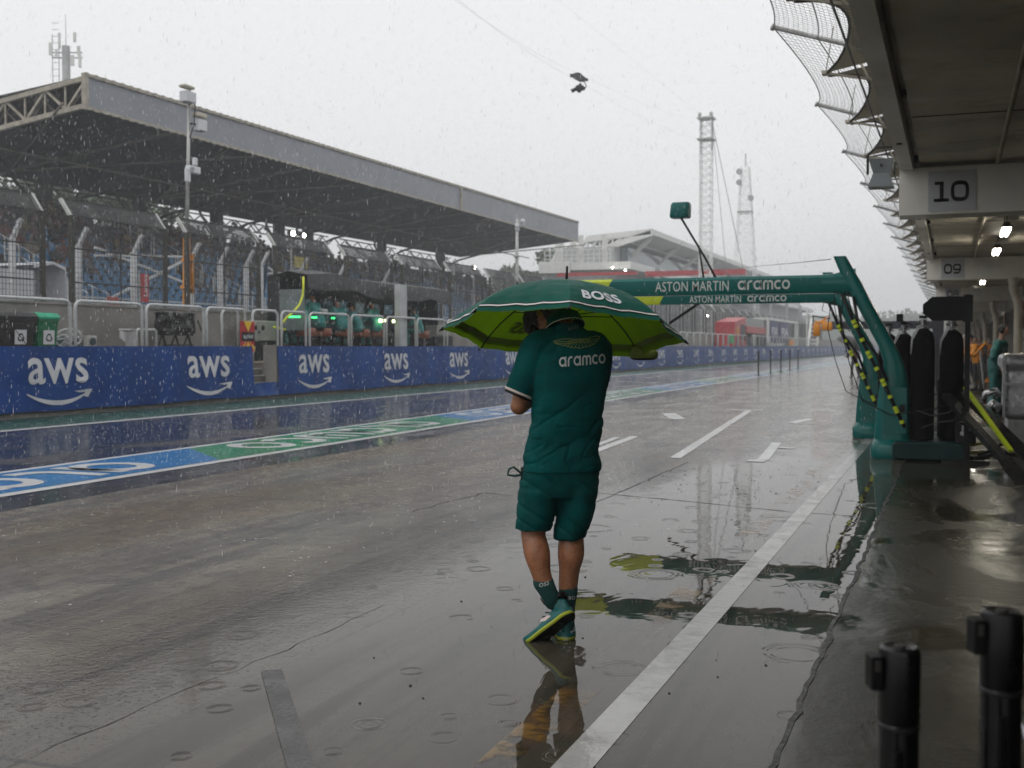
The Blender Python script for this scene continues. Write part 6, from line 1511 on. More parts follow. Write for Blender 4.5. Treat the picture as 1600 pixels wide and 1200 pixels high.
# person with a dark umbrella far down the lane
p = onZ(1336, 590); figure('person', 'distant person with bare legs under a tilted dark umbrella on the lane', (p.x, p.y, 0), R(150), 'walk', mat('dark_red_top', (.10, .03, .025), .6), m_dk, None, None, m_tan, armpose='fwd', hgt=1.45, lean=.1)
c = Vector((p.x - .28, p.y - .1, 1.48)); t = thing('umbrella', 'tilted dark grey umbrella over the distant person on the lane', 'umbrella', c)
mb = MB(); M_ = Matrix.Rotation(R(28), 3, 'Y'); rs = []
for k in range(7): a = R(4 + 13 * k); rs.append([c + M_ @ Vector((.62 * math.sin(a) * math.cos(2 * math.pi * q / 16) , .62 * math.sin(a) * math.sin(2 * math.pi * q / 16), .5 * math.cos(a) - .1)) for q in range(16)])
mb.rings(rs, cap=False); obj('canopy', mb, mat('dark_grey_canopy', (.05, .05, .055), .5), t, True); mb = MB(); mb.cyl(c + M_ @ Vector((0, 0, .42)), c + M_ @ Vector((0, 0, -.4)), .015); obj('shaft', mb, m_black, t)
# person in the tent by the track
p = onX(41, 456, -32); figure('person', 'person in white cap and dark jacket standing in the white tent', (p.x, p.y, p.z - 1.66), R(-90), 'stand', mat('navy_jacket', (.02, .02, .03), .6), m_dk, m_wcap, None, m_tan, armpose='fwd')
# ------------------------------------------------------------------ spectators
m_sp = [mat('spectator_%d' % i, c, .7) for i, c in enumerate(((.02, .02, .024), (.10, .095, .095), (.08, .02, .018), (.03, .045, .08), (.13, .11, .08), (.06, .06, .066), (.14, .10, .02), (.014, .014, .014)))]
def spec_mb():
    b = MB(); b.stack([(0, 0, .42, .20, .16, 0), (0, .02, .7, .19, .13, 0), (0, .03, .93, .21, .12, 0), (0, .03, 1.0, .09, .07, 0)], 10); b.limb([(0, .03, .95), (0, .05, 1.08)], [.06, .055], n=8, sub=2); b.ell((0, .06, 1.17), (.085, .10, .12), 10, 7)
    for s in (-1, 1): b.limb([(s * .2, .03, .92), (s * .26, .12, .66), (s * .12, .36, .62)], [.06, .055, .04], n=8, sub=2); b.limb([(s * .1, .02, .46), (s * .13, .42, .47), (s * .12, .42, .06)], [.09, .07, .05], n=8, sub=2)
    return b
random.seed(21)
sp_body = remeshed(spec_mb(), .035, 1); jk = MB(); jk.stack([(0, 0, .40, .225, .185, 0), (0, .02, .7, .215, .155, 0), (0, .03, .93, .23, .14, 0), (0, .03, 1.03, .11, .09, 0)], 10)
for s in (-1, 1): jk.limb([(s * .2, .03, .92), (s * .26, .12, .66), (s * .14, .32, .63)], [.08, .075, .06], n=8, sub=2)
sp_j = [remeshed(jk, .045, 1) for _ in range(8)]; hr = MB(); hr.ell((0, .045, 1.195), (.095, .105, .11), 10, 7); sp_h = [mesh_from(hr, 'hat') for _ in range(4)]
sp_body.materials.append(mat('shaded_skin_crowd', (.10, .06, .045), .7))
for m_, q in zip(m_sp, sp_j): q.materials.append(m_)
for m_, q in zip((m_hair, m_black, mat('grey_hood', (.16, .16, .17), .7), mat('dull_red_hood', (.12, .02, .02), .7)), sp_h): q.materials.append(m_)
spots = []
for i in range(4, NR):
    y = SYA + .5
    while y < SYB - 1:
        dens = (.04 if i < 6 else .16 if i < 9 else .42)
        if (y - 37.5) % 13.0 > 1.3 and random.random() < dens: spots.append((SX0 - rowd * (i + .55), y + random.uniform(-.1, .1), rowz(i)))
        y += .62
spots = [s for s in spots if -15 < inview(s)[0] < 770]
spots.sort(key=lambda s: (Vector(s) - CP).length)
for n_, s in enumerate(spots[:110]):
    t = thing('person', 'rain coated spectator seated among others in the covered grandstand', 'person', s, 'spectators in the grandstand'); t.rotation_euler = (0, 0, R(-90 + random.uniform(-25, 25)))
    for nm, me in (('body', sp_body), ('jacket', random.choice(sp_j)), ('hat', random.choice(sp_h))):
        o = bpy.data.objects.new(nm, me); COL.objects.link(o); o.parent = t
mb = MB()
bvs = [v.co.copy() for v in sp_j[0].vertices]; bfs = [tuple(p.vertices) for p in sp_j[0].polygons]
hvs = [v.co.copy() for v in sp_h[0].vertices]; hfs = [tuple(p.vertices) for p in sp_h[0].polygons]
for s in spots[110:]:
    a = R(-90 + random.uniform(-25, 25)); M_ = Matrix.Translation(s) @ Matrix.Rotation(a, 4, 'Z'); k = random.randrange(8)
    mb.add([M_ @ v for v in bvs], bfs, k); mb.add([M_ @ v for v in hvs], hfs, random.choice((0, 1, 4, 7)))
if mb.v: tag(obj('crowd', mb, m_sp, None, True, recalc=False), 'mass of far spectators in the upper grandstand rows', 'crowd', kind='stuff')
# ------------------------------------------------------------------ masts, cameras, banners, tent
def gx(x, y, X): return onX(x, y, X)
# telescopic antenna mast with an orange foot
b0 = gx(291, 470, -21.2); tp = gx(296, 140, -21.2); t = thing('antenna_mast', 'leaning antenna mast with an orange lower tube and white boxes', 'mast', (b0.x, b0.y, 2.2))
mid = gx(291.5, 372, -21.2); bt = b0.copy(); bt.z = 2.2
mb = MB(); mb.cyl(bt, mid, .115, .105, 12); mb.cyl(mid - Vector((0, 0, .7)), mid - Vector((0, 0, .62)), .17, n=12); mb.cyl(b0 + Vector((0, 0, .35)), b0 + Vector((0, 0, .45)), .17, n=12); mb.bar(b0 + Vector((.1, .16, .2)), b0 + Vector((.1, .16, 1.4)), .09); obj('orange_tube', mb, mat('mast_orange', (.62, .24, .01), .4), t, 40)
mb = MB(); mb.cyl(mid, tp, .06, .045, 10); obj('pole', mb, m_galv, t, True)
def pbox(x0, y0, x1, y1, X, dep, name, m_, par):
    a, b_ = gx(x0, y0, X), gx(x1, y1, X); mb = MB(); mb.rbox(((X), (a.y + b_.y) / 2, (a.z + b_.z) / 2), (dep, abs(b_.y - a.y), abs(a.z - b_.z)), min(.04, dep * .3)); return obj(name, mb, m_, par)
pbox(286, 141, 301, 163, -21.1, .3, 'antenna_box', m_logo, t); pbox(284, 131, 300, 141, -21.1, .25, 'sun_shield', m_beige, t)
pbox(306, 186, 318, 207, -21.0, .3, 'antenna_box', m_logo, t); pbox(304, 175, 319, 186, -21.0, .25, 'sun_shield', m_beige, t)
o = pbox(293, 258, 310, 273, -21.0, .2, 'radio_unit', m_logo, t); pbox(302, 246, 307, 259, -21.0, .12, 'radio_stub', m_logo, t); pbox(290, 262, 296, 285, -21.0, .12, 'radio_stub', m_logo, t)
q = MB(); c = gx(297.5, 268, -20.88); put(q, text2d('117', .02, 1, 1), plane_fn(c, (0, 1, 0), (0, 0, 1), .18, .13)); obj('printed_number', q, m_black, o, recalc=False)
mb = MB(); mb.tube([gx(301, 150, -21.0), gx(305, 165, -21.0), gx(303, 195, -21.0), gx(297, 215, -21.1)], .02, 5); mb.bar(gx(297, 193, -21.1), gx(308, 195, -21.0), .05); obj('cable', mb, m_black, t)
# domed camera pole
b0 = gx(807, 470, -20.6); t = thing('camera_pole', 'pale pole with two white dome cameras near the grandstand roof end', 'pole', (b0.x, b0.y, 2.43))
mb = MB(); mb.cyl((b0.x, b0.y, 2.43), gx(808, 342, -20.6), .12, .07, 10); mb.cyl(gx(807, 402, -20.6), gx(807, 399, -20.6), .16, n=10); mb.bar(gx(808, 348, -20.6), gx(816, 345, -20.4), .06); mb.bar(gx(808, 336, -20.6), gx(808, 345, -20.6), .05); obj('pole', mb, m_galv, t, True)
for q in ((808, 357), (817, 350)):
    c = gx(*q, -20.4); mb = MB(); mb.cyl(c, c + Vector((0, 0, .25)), .12, .10, 12); mb.ell(c - Vector((0, 0, .02)), (.12, .12, .14), 12, 8); obj('dome_camera', mb, m_logo, t, True)
# banners
m_bred = mat('red_banner', (.45, .012, .02), .45, var=.08)
c0, c1 = gx(221, 427, -29.8), gx(233, 473, -29.8); t = thing('hanging_banner', 'narrow red banner with white vertical lettering by the grandstand', 'banner', (-29.8, (c0.y + c1.y) / 2, c1.z))
mb = MB(); mb.bb(-29.84, -29.8, c0.y, c1.y, c1.z, c0.z); obj('cloth', mb, m_bred, t)
q = MB(); put(q, text2d('Lenovo', .03, 1, 1), plane_fn((-29.79, c1.y - (c1.y - c0.y) * .25, c1.z + .25), (0, 0, 1), (0, -1, 0), (c0.z - c1.z) * .78, abs(c1.y - c0.y) * .5)); obj('printed_word', q, m_logo, t, recalc=False)
mb = MB(); mb.bar((-29.86, c0.y - .05, 0), (-29.86, c0.y - .05, c0.z + .1), .06); obj('banner_pole', mb, m_galv, t)
c0, c1 = gx(168, 463, -30.5), gx(186, 486, -30.5); mb = MB(); mb.bb(-30.55, -30.5, c0.y, c1.y, c1.z, c0.z); tag(obj('red_board', mb, mat('faded_red_board', (.42, .08, .07), .5)), 'plain red square board behind the white sheet and its frame', 'board')
c0, c1 = gx(461, 400, -31), gx(481, 420, -31); mb = MB(); mb.bb(-31.05, -31, c0.y, c1.y, c1.z, c0.z); tag(obj('yellow_board', mb, mat('faded_yellow_board', (.34, .29, .04), .5)), 'dull yellow board above the crew stand roof', 'board')
# floodlights
for (x, y, l, n_) in (((455), 368, 'bright floodlight on a thin pole before the grandstand columns', 2), (740, 421, 'bright lamp shining through the fence left of the umbrella', 1)):
    c = gx(x, y, -31.5); t = thing('floodlight', l, 'floodlight', (c.x, c.y, 2.0), 'lit floodlights along the grandstand')
    mb = MB(); mb.cyl((c.x, c.y, 2.0), c, .05, n=8); mb.bar(c - Vector((0, .4, 0)), c + Vector((0, 1.3 if n_ == 2 else .4, 0)), .05); obj('pole', mb, m_galv, t)
    for k in range(n_):
        p = c + Vector((.12, k * 1.05, .1)); mb = MB(); mb.rbox(p - Vector((.12, 0, 0)), (.2, .50 - .16 * k, .38 - .1 * k), .04); h = obj('lamp_housing', mb, m_black, t); mb = MB(); mb.ell(p, (.06, .17 - .05 * k, .13 - .03 * k), 12, 8); obj('lens', mb, m_lampc, h, True)
# tent
y0, y1 = gx(-40, 450, -33).y, gx(86, 450, -33).y; a = gx(0, 460, -32).z; zt, ze, zb = gx(52, 410, -32).z, gx(70, 419, -32).z, 1.5
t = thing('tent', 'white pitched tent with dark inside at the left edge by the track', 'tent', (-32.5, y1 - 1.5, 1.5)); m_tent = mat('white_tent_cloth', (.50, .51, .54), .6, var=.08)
yA, yB = yX(-40, -32), yX(18, -32); yC, yD = yX(20, -32), yX(71, -32)
mb = MB(); ym = (yC + yD) / 2 + .2
mb.add([(-31, yC, ze), (-31, ym, zt), (-31, yD, ze), (-34, yC, ze), (-34, ym, zt), (-34, yD, ze), (-31, yC, ze - .12), (-31, yD, ze - .12), (-31, ym, zt - .10)], [(0, 1, 4, 3), (1, 2, 5, 4), (0, 6, 8, 1), (1, 8, 7, 2)])
mb.bb(-34, -31, yD, yD + .03, zb, ze); obj('roof', mb, m_tent, t)
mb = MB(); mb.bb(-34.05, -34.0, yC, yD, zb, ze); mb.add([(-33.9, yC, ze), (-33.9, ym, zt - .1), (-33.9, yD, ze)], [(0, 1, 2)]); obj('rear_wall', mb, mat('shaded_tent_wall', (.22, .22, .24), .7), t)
mb = MB(); mb.bb(-33, -30.9, yA, yB, zb, gx(10, 420, -31).z); obj('side_bay', mb, m_tent, t)
mb = MB(); mb.add([(-31, yD + .05, zb), (-31, yD + .05, ze - .2), (-31, yD + .9, zb)], [(0, 1, 2)]); obj('end_flap', mb, m_tent, t)
# railing clutter near the tent handled by the stand's own front rail

# ------------------------------------------------------------------ far tower stand
m_fw = mat('far_hazed_white_steel', (.66, .66, .64), .5, var=.1); m_fg = mat('far_hazed_grey', (.30, .31, .31), .6); m_fd = mat('far_dark', (.045, .048, .05), .6)  # pale white and grey, lightened further to stand in for rain haze
QX = -36.0; ty0 = onX(1018, 357, QX).y; fz = lambda y, X: (EYE + 0)
pk = onX(1018, 357, QX); end = onX(1250, 443, QX); bk = onY(893, 364, pk.y)
t = thing('tower_stand', 'far pale grandstand with a raked roof, glazed boxes and a red band', 'building', (QX - 5, pk.y, 0))
mb = MB(); L = 190; dz = (end.z - pk.z) / (end.y - pk.y) * 0
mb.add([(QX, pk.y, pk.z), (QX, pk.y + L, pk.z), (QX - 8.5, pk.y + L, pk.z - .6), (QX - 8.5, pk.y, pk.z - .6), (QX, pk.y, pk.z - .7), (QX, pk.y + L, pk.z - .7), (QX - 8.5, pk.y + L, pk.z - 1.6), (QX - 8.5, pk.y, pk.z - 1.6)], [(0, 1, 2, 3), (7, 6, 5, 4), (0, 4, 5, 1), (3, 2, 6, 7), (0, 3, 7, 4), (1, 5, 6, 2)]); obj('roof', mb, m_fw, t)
mb = MB(); c = Vector((QX, pk.y, pk.z - .6)); e = onY(860, 415, pk.y); e2 = onY(893, 385, pk.y)
mb.bar(c, e, .7); mb.bar((QX, pk.y, pk.z - .4), (QX - 8.5, pk.y, pk.z - 1.1), .7)
for k in range(8):
    s = k / 8; p = c.lerp(e, s); z1 = pk.z - .5 - .6 * s
    mb.bar(p, (p.x, pk.y, z1), .28) if k else None
    p2 = c.lerp(e, s + .125); mb.bar((p.x, pk.y, z1), p2, .35)
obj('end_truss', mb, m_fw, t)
mb = MB()
for k in range(12):
    y = pk.y + 4 + k * 15; mb.bar((QX - 1, y, pk.z - .8), (QX - 5.5, y, 11.6), .45); mb.bar((QX - 1, y, pk.z - .9), (QX - 7, y + 6, pk.z - 1.4), .3)
mb.bar((QX - 4, pk.y, pk.z - 1.2), (QX - 4, pk.y + L, pk.z - 1.2), .4); obj('roof_strut', mb, m_fw, t)
dk = onX(985, 408, QX); mb = MB(); dl = onY(865, 408, pk.y)
mb.bb(QX - 11.5, QX, dk.y, dk.y + L, dk.z - .9, dk.z); mb.bb(QX - 11.5, QX - 7.5, dk.y - .3, dk.y - .02, dk.z - 1.2, dk.z + .2); obj('deck', mb, m_fw, t)
mb = MB(); mb.bb(QX - 4.5, QX - 3.6, dk.y + 12, dk.y + L, dk.z + .01, dk.z + 2.7); obj('glazed_boxes', mb, mat('hazy_glass', (.13, .17, .18), .12), t)
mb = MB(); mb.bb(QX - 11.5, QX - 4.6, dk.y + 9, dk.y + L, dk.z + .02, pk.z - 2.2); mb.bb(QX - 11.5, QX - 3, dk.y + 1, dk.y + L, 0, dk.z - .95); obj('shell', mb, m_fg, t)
mb = MB()
for k in range(13): mb.bar((QX - 11 + k * .7, dk.y + .5, dk.z), (QX - 11 + k * .7, dk.y + .5, dk.z + 1.6), .09)
for z in (.5, 1.0, 1.6): mb.bar((QX - 11, dk.y + .5, dk.z + z), (QX - 2.6, dk.y + .5, dk.z + z), .09)
for k in range(3): mb.bar((QX - 9.5 + 3 * k, dk.y + 1.0, dk.z), (QX - 9.5 + 3 * k, dk.y + 1, dk.z + 3.4), .5)
obj('deck_railing', mb, m_fw, t)
for a, b_ in ((870, 995), (1008, 1165)):
    p, q = onX(a, 432, -30), onX(b_, 420, -30); y_ = min(p.y, q.y)
    A0, A1 = onY(a, 434, dk.y - 8), onY(b_, 421, dk.y - 8); mb = MB(); zt = onY(a, 424, dk.y - 8).z if a > 1000 else onY(a, 427, dk.y - 8).z
    mb.bb(A0.x, A1.x, dk.y - 8, dk.y - 7.6, A0.z + .15, zt); o = obj('red_board', mb, m_red, t)
mb = MB()
for k in range(7): mb.bb(QX + 3.5, QX + 4.0, dk.y - 2 + k * 22, dk.y - 1.4 + k * 22, 0, dk.z - 1)
mb.bb(QX + 3.5, QX + 4, dk.y - 9, dk.y + 150, dk.z - 5.4, dk.z - 4.8); obj('front_frame', mb, m_fg, t)
mb = MB()
for k in range(70): mb.bb(QX + 1.0, QX + 1.15, dk.y - 20 + k * 2.2, dk.y - 19.85 + k * 2.2, 0, 6.4)
obj('facade_fins', mb, m_fg, t)
for q in ((957, 418), (977, 422)):
    c = onY(*q, dk.y - 1); mb = MB(); mb.ell(c, (.11, .11, .11), 10, 6); obj('deck_lamp', mb, m_lampc, t, True)
for q in ((1092, 478), (1106, 493), (1141, 488)):
    c = onX(*q, -31); mb = MB(); mb.ell(c, (.12, .14, .14), 10, 6); t = thing('trackside_lamp', 'small bright lamp at trackside under the boom, ' + ('beside the lattice mast' if q[0] < 1100 else 'right of the lattice mast foot' if q[0] < 1120 else 'by the red crew box'), 'lamp', (c.x, c.y, 0), 'small trackside lamps'); obj('bulb', mb, m_lampc, t, True); mb = MB(); mb.cyl((c.x, c.y, 0), (c.x, c.y, c.z - .14), .05); obj('pole', mb, m_fg, t)
# dark screen with white lettering beneath the boom tip
c0, c1 = onX(1003, 473, -31), onX(1030, 484, -31); t = thing('text_screen', 'dark lit sign with white letters just right of the umbrella', 'sign', (-31, c0.y, 0)); mb = MB(); mb.bb(-31.1, -31, c0.y - 6, c1.y + 1, c1.z - .1, c0.z + .2); obj('screen', mb, mat('navy_screen', (.02, .02, .06), .3), t)
q = MB(); put(q, text2d('WISE', .03, 1.1, 1.2), plane_fn((-30.97, c0.y + .2, (c0.z + c1.z) / 2 - .05), (0, 1, 0), (0, 0, 1), (c1.y - c0.y) * .8, (c0.z - c1.z) * .5)); obj('printed_word', q, m_logo, t, recalc=False)
mb = MB(); mb.bb(-31.3, -31.15, c0.y, c0.y + .4, 0, c1.z); obj('leg', mb, m_fg, t)

# lattice masts
def lattice(name, label, base, top, w0, w1, nseg, r, m_, legs=4):
    b, tp_ = Vector(base), Vector(top); t = thing(name, label, 'mast', b); mb = MB()
    crn = [(-1, -1), (1, -1), (1, 1), (-1, 1)]
    def pt(k, s): w = (w0 + (w1 - w0) * s) / 2; return b.lerp(tp_, s) + Vector((crn[k][0] * w, crn[k][1] * w, 0))
    for k in range(4): mb.bar(pt(k, 0), pt(k, 1), r * 1.5)
    obj('leg', mb, m_, t); mb = MB()
    for i in range(nseg):
        s0, s1 = i / nseg, (i + 1) / nseg
        for k in range(4):
            mb.bar(pt(k, s0), pt((k + 1) % 4, s0), r); mb.bar(pt(k, s0), pt((k + 1) % 4, s1), r)
            if w0 > 2: mb.bar(pt((k + 1) % 4, s0), pt(k, s1), r)
    obj('brace', mb, m_, t); return t
D1 = 120; b = atd(1102, 541, D1); tp = atd(1103, 186, D1); m_mast = mat('mast_hazed_white', (.82, .82, .81), .5)  # mast colour raised towards white, so it carries the fading in haze
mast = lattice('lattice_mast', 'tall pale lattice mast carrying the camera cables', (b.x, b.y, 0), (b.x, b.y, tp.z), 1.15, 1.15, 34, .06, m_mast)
mb = MB()
for k in range(2): mb.box((b.x, b.y, tp.z - .1 - 2.2 * k), (1.7, 1.7, .16))
for s in (-.6, .6): mb.ell((b.x + s, b.y - .6, tp.z + .25), (.2, .2, .25), 8, 6); mb.bar((b.x + s, b.y, tp.z), (b.x + s, b.y, tp.z - 3.5), .12)
obj('pulley_head', mb, m_galv, mast)
mb = MB()
for s, d in ((2.2, 5), (4.5, 9)): mb.bar((b.x + .6, b.y, tp.z - .5), (b.x + s, b.y + d, .1), .05)
obj('guy_wire', mb, m_fg, mast)
D2 = 215; b2 = atd(1163, 541, D2); tp2 = atd(1163, 262, D2)
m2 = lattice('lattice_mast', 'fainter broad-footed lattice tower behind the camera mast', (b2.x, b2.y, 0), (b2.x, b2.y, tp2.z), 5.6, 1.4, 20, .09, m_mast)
mb = MB(); mb.bar((b2.x, b2.y, tp2.z), (b2.x, b2.y, tp2.z + 2.5), .2)
for dx, z in ((-1, -1), (-1, -3), (1.2, -6), (2.6, -24), (-2.2, -25)): mb.cyl((b2.x + dx, b2.y - .8, tp2.z + z), (b2.x + dx, b2.y - 1.3, tp2.z + z), .55, n=12)
mb.box((b2.x, b2.y, tp2.z - 8.5), (2.6, 2.6, .3)); mb.box((b2.x, b2.y, tp2.z - 26), (4.6, 4.6, .3)); obj('antenna_dish', mb, m_fg, m2)
# cable camera
cc = atd(905, 128, 62); hd_ = Vector((b.x, b.y, tp.z - .3)); u_ = (hd_ - cc).normalized()
tcam = thing('cable_camera', 'dark camera dolly hanging from cables across the sky', 'camera', cc)
mb = MB(); s = cc + Vector((0, 0, .28)); rx = RIGHT
mb.rings([[s + rx * x + FWD * (y * .9) + Vector((0, 0, z)) for y, z in ((-.12 * k, -.10 * k + o_), (.12 * k, -.10 * k + o_), (.12 * k, .12 * k + o_), (-.12 * k, .12 * k + o_))] for x, k, o_ in ((-.50, .8, .06), (-.38, .7, .06), (-.1, 1.7, .0), (.05, 1.8, -.06), (.35, .7, -.16), (.48, .5, -.18))]); obj('dolly', mb, mat('camera_black', (.02, .021, .02), .5), tcam)
mb = MB(); mb.tube([s + rx * q + Vector((0, 0, z)) for q, z in ((.10, -.2), (.3, -.3), (.38, -.48), (.34, -.62))], .025, 6); obj('yoke', mb, m_black, tcam, True)
mb = MB(); g = cc + Vector((0, 0, -.33)); mb.rbox(g + rx * .02, (.42, .34, .26), .06, YAW); mb.cyl(g + rx * -.15 + Vector((0, 0, -.03)), g + rx * -.42 + Vector((0, 0, -.17)), .09, .11, 12); mb.rbox(g + rx * .2 + Vector((0, 0, -.02)), (.26, .2, .16), .04, YAW); mb.ell(g + rx * .0 + Vector((0, 0, -.16)), (.12, .12, .1), 10, 6); mb.rbox(g + rx * .05 + Vector((0, 0, .16)), (.16, .14, .16), .03, YAW); obj('camera_head', mb, m_black, tcam)
for k, dz in enumerate((.42, .02)):
    far_ = cc - (hd_ - cc) * .9 + Vector((0, 0, 12)); P0 = Vector((hd_.x, hd_.y, hd_.z - 2.2 * k)); n = 14
    A_ = cc + Vector((0, 0, dz)); pts = []
    E_ = atd(700 + 6 * k, -8, 48)
    for i in range(n + 1): s = i / n; p = E_.lerp(A_, s); p.z -= .25 * math.sin(math.pi * s); pts.append(p)
    for i in range(1, n + 1): s = i / n; p = A_.lerp(P0, s); p.z -= .5 * math.sin(math.pi * s); pts.append(p)
    mb = MB(); mb.tube(pts, .0045, 5); tag(obj('camera_cable', mb, m_galv), ('upper' if k == 0 else 'lower') + ' thin cable running past the hanging camera to the mast', 'cable', 'camera cables')
mb = MB(); pts = [atd(860, -10, 70).lerp(atd(1096, 180, 119), s / 8) for s in range(9)]; mb.tube(pts, .005, 5); tag(obj('camera_cable', mb, m_galv), 'faint third cable high above the hanging camera', 'cable', 'camera cables')
mb = MB(); mb.tube([atd(1298, 405, 14.5), atd(1240, 411, 22), atd(1160, 418, 36)], .006, 5); tag(obj('guy_cable', mb, m_steel_dark), 'thin cable running left from the gantry top', 'cable')
# cell tower
D3 = 105; b3 = atd(109, 541, D3); z = lambda y: atd(109, y, D3).z; t = thing('cell_tower', 'grey cell tower with ladder and panel antennas behind the grandstand roof', 'tower', (b3.x, b3.y, 0))
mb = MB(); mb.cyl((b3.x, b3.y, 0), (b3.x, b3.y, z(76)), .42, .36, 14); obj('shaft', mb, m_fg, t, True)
mb = MB(); mb.cyl((b3.x, b3.y, z(76)), (b3.x, b3.y, z(27)), .04, .02, 6)
for s in (-.3, .3): mb.bar(b3 + RIGHT * (-.95 + s) + Vector((0, 0, -b3.z)), b3 + RIGHT * (-.95 + s) + Vector((0, 0, z(58) - b3.z)), .05)
for k in range(0, 30, 3): mb.bar(b3 + RIGHT * -1.25 + Vector((0, 0, z(132) - b3.z + k * .2)), b3 + RIGHT * -.65 + Vector((0, 0, z(132) - b3.z + k * .2)), .04)
for q in (86, 94): mb.bar(Vector((b3.x, b3.y, z(q))) - RIGHT * 1.3, Vector((b3.x, b3.y, z(q))) + RIGHT * 1.5, .10)
obj('ladder', mb, m_fg, t)
for dx, y0, y1, w in ((-1.2, 73, 92, .35), (-.4, 58, 82, .22), (1.0, 57, 72, .26), (1.35, 78, 92, .3), (1.45, 91, 111, .24), (.75, 92, 108, .35), (-.7, 84, 94, .2)):
    mb = MB(); p = Vector((b3.x, b3.y, (z(y0) + z(y1)) / 2)) + RIGHT * dx - FWD * .5; mb.rbox(p, (w, .2, z(y0) - z(y1)), .05, YAW); obj('panel_antenna', mb, m_fw, t)

# ------------------------------------------------------------------ far pit wall things
y0, y1 = yX(1137, -18), yX(1186, -18); t = thing('crew_stand', 'red crew stand box with round emblems far along the pit wall', 'stand', (-18, y0, 1))
zt = onX(1140, 503, -18).z; mb = MB(); mb.add([(-17.4, y0, 1), (-17.4, y0 + 5.5, 1), (-17.4, y0 + 5.5, zt + .5), (-17.4, y0, zt), (-19.1, y0, 1), (-19.1, y0 + 5.5, 1), (-19.1, y0 + 5.5, zt + .5), (-19.1, y0, zt)], [(0, 1, 2, 3), (7, 6, 5, 4), (0, 4, 5, 1), (3, 2, 6, 7), (0, 3, 7, 4), (1, 5, 6, 2)]); obj('red_end', mb, m_red, t)
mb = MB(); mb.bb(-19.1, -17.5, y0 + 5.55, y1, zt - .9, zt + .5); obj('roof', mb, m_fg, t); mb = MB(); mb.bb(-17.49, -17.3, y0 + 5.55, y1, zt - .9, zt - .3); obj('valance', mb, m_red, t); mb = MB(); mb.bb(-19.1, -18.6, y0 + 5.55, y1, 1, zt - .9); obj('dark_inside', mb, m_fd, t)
mb = MB(); mb.bb(-17.39, -17.37, y0 + 2.9, y0 + 5, 1.9, zt - .2); obj('doorway', mb, m_fd, t)
for dz, m_, r in ((-.75, mat('emblem_yellow', (.7, .45, .02), .5), .35), (-1.9, mat('emblem_blue', (.25, .42, .62), .5), .5)):
    mb = MB(); c = Vector((-17.36, y0 + 1.4, zt + dz)); mb.cyl(c - Vector((.03, 0, 0)), c, r, n=20); o = obj('emblem', mb, m_, t)
    mb = MB(); q = MB(); put(q, text2d('SF' if dz > -1 else 'hp', .03, .9, 1), plane_fn(c + Vector((.01, -r * .5, -r * .35)), (0, 1, 0), (0, 0, 1), r, r * .7)); obj('emblem_letters', q, m_black if dz > -1 else m_logo, o, recalc=False)
y0, y1 = yX(1193, -18), yX(1240, -18); zt = onX(1200, 500, -18).z; t = thing('crew_stand', 'white framed officials stand with two blue lettered boards', 'stand', (-18, y0, 1))
mb = MB()
for y in (y0, (y0 + y1) / 2, y1 - 2, y1): mb.bb(-17.7, -17.5, y, y + .5, 1, zt); mb.bb(-19.1, -18.9, y, y + .5, 1, zt)
mb.bb(-19.1, -17.5, y0, y1 + .5, zt - .05, zt + .2); mb.bb(-17.7, -17.5, y0, y1, zt - 2.7, zt - 2.4); obj('frame', mb, m_fw, t)
for k, q in enumerate(((1204, 1217), (1219, 1234))):
    a, b_ = yX(q[0], -17.4), yX(q[1], -17.4); mb = MB(); mb.bb(-17.49, -17.42, a, b_, zt - 2.3, zt - .1); o = obj('blue_board', mb, mat('navy_board', (.02, .03, .12), .5), t)
    q = MB(); put(q, text2d('FIA', .03, 1, 1.2), plane_fn((-17.40, a + (b_ - a) * .15, zt - 1.65), (0, 1, 0), (0, 0, 1), (b_ - a) * .7, .9)); obj('printed_word', q, m_logo, o, recalc=False)
for k, q in enumerate((1210, 1225)):
    y = yX(q, -18.2); figure('person', 'dark clothed official standing in the white framed stand, ' + ('under the left blue board' if k == 0 else 'under the right blue board'), (-18.2, y, 1.0), R(90), 'stand', m_dk, m_dk, None, 'officials in the white framed stand', m_tan)
# white stair tower
y0 = yX(1262, -18); zt = onX(1265, 497, -18).z; t = thing('stair_tower', 'white access stairs climbing the track-side wall far away', 'stairs', (-18, y0, 1)); mb = MB(); y1 = yX(1276, -18)
mb.bar((-18, y0, 1), (-18, y0 + 4, zt), .3); mb.bar((-18, y1, 1), (-18, y1 + 4, zt), .3); mb.bar((-18.6, y0 + 4, 1), (-18.6, y0 + 4, zt + 1.4), .2)
for k in range(8): s = k / 7; mb.bar((-18, y0 + 4 * s, 1.2 + (zt - 1.2) * s), (-18, y1 + 4 * s, 1.2 + (zt - 1.2) * s), .2)
obj('flight', mb, m_fw, t)
c = onX(1237, 535.5, -17.0); mb = MB(); mb.rbox(c, (.2, 3.2, .62), .05); tag(obj('orange_board', mb, m_orange), 'small orange board on top of the far pit wall', 'board')
c = onX(1143.5, 530, -17.1); mb = MB(); mb.rbox(c, (.2, 1.4, .7), .05); tag(obj('green_board', mb, mat('green_tag', (.02, .30, .10), .5)), 'small green board before the red crew stand', 'board')

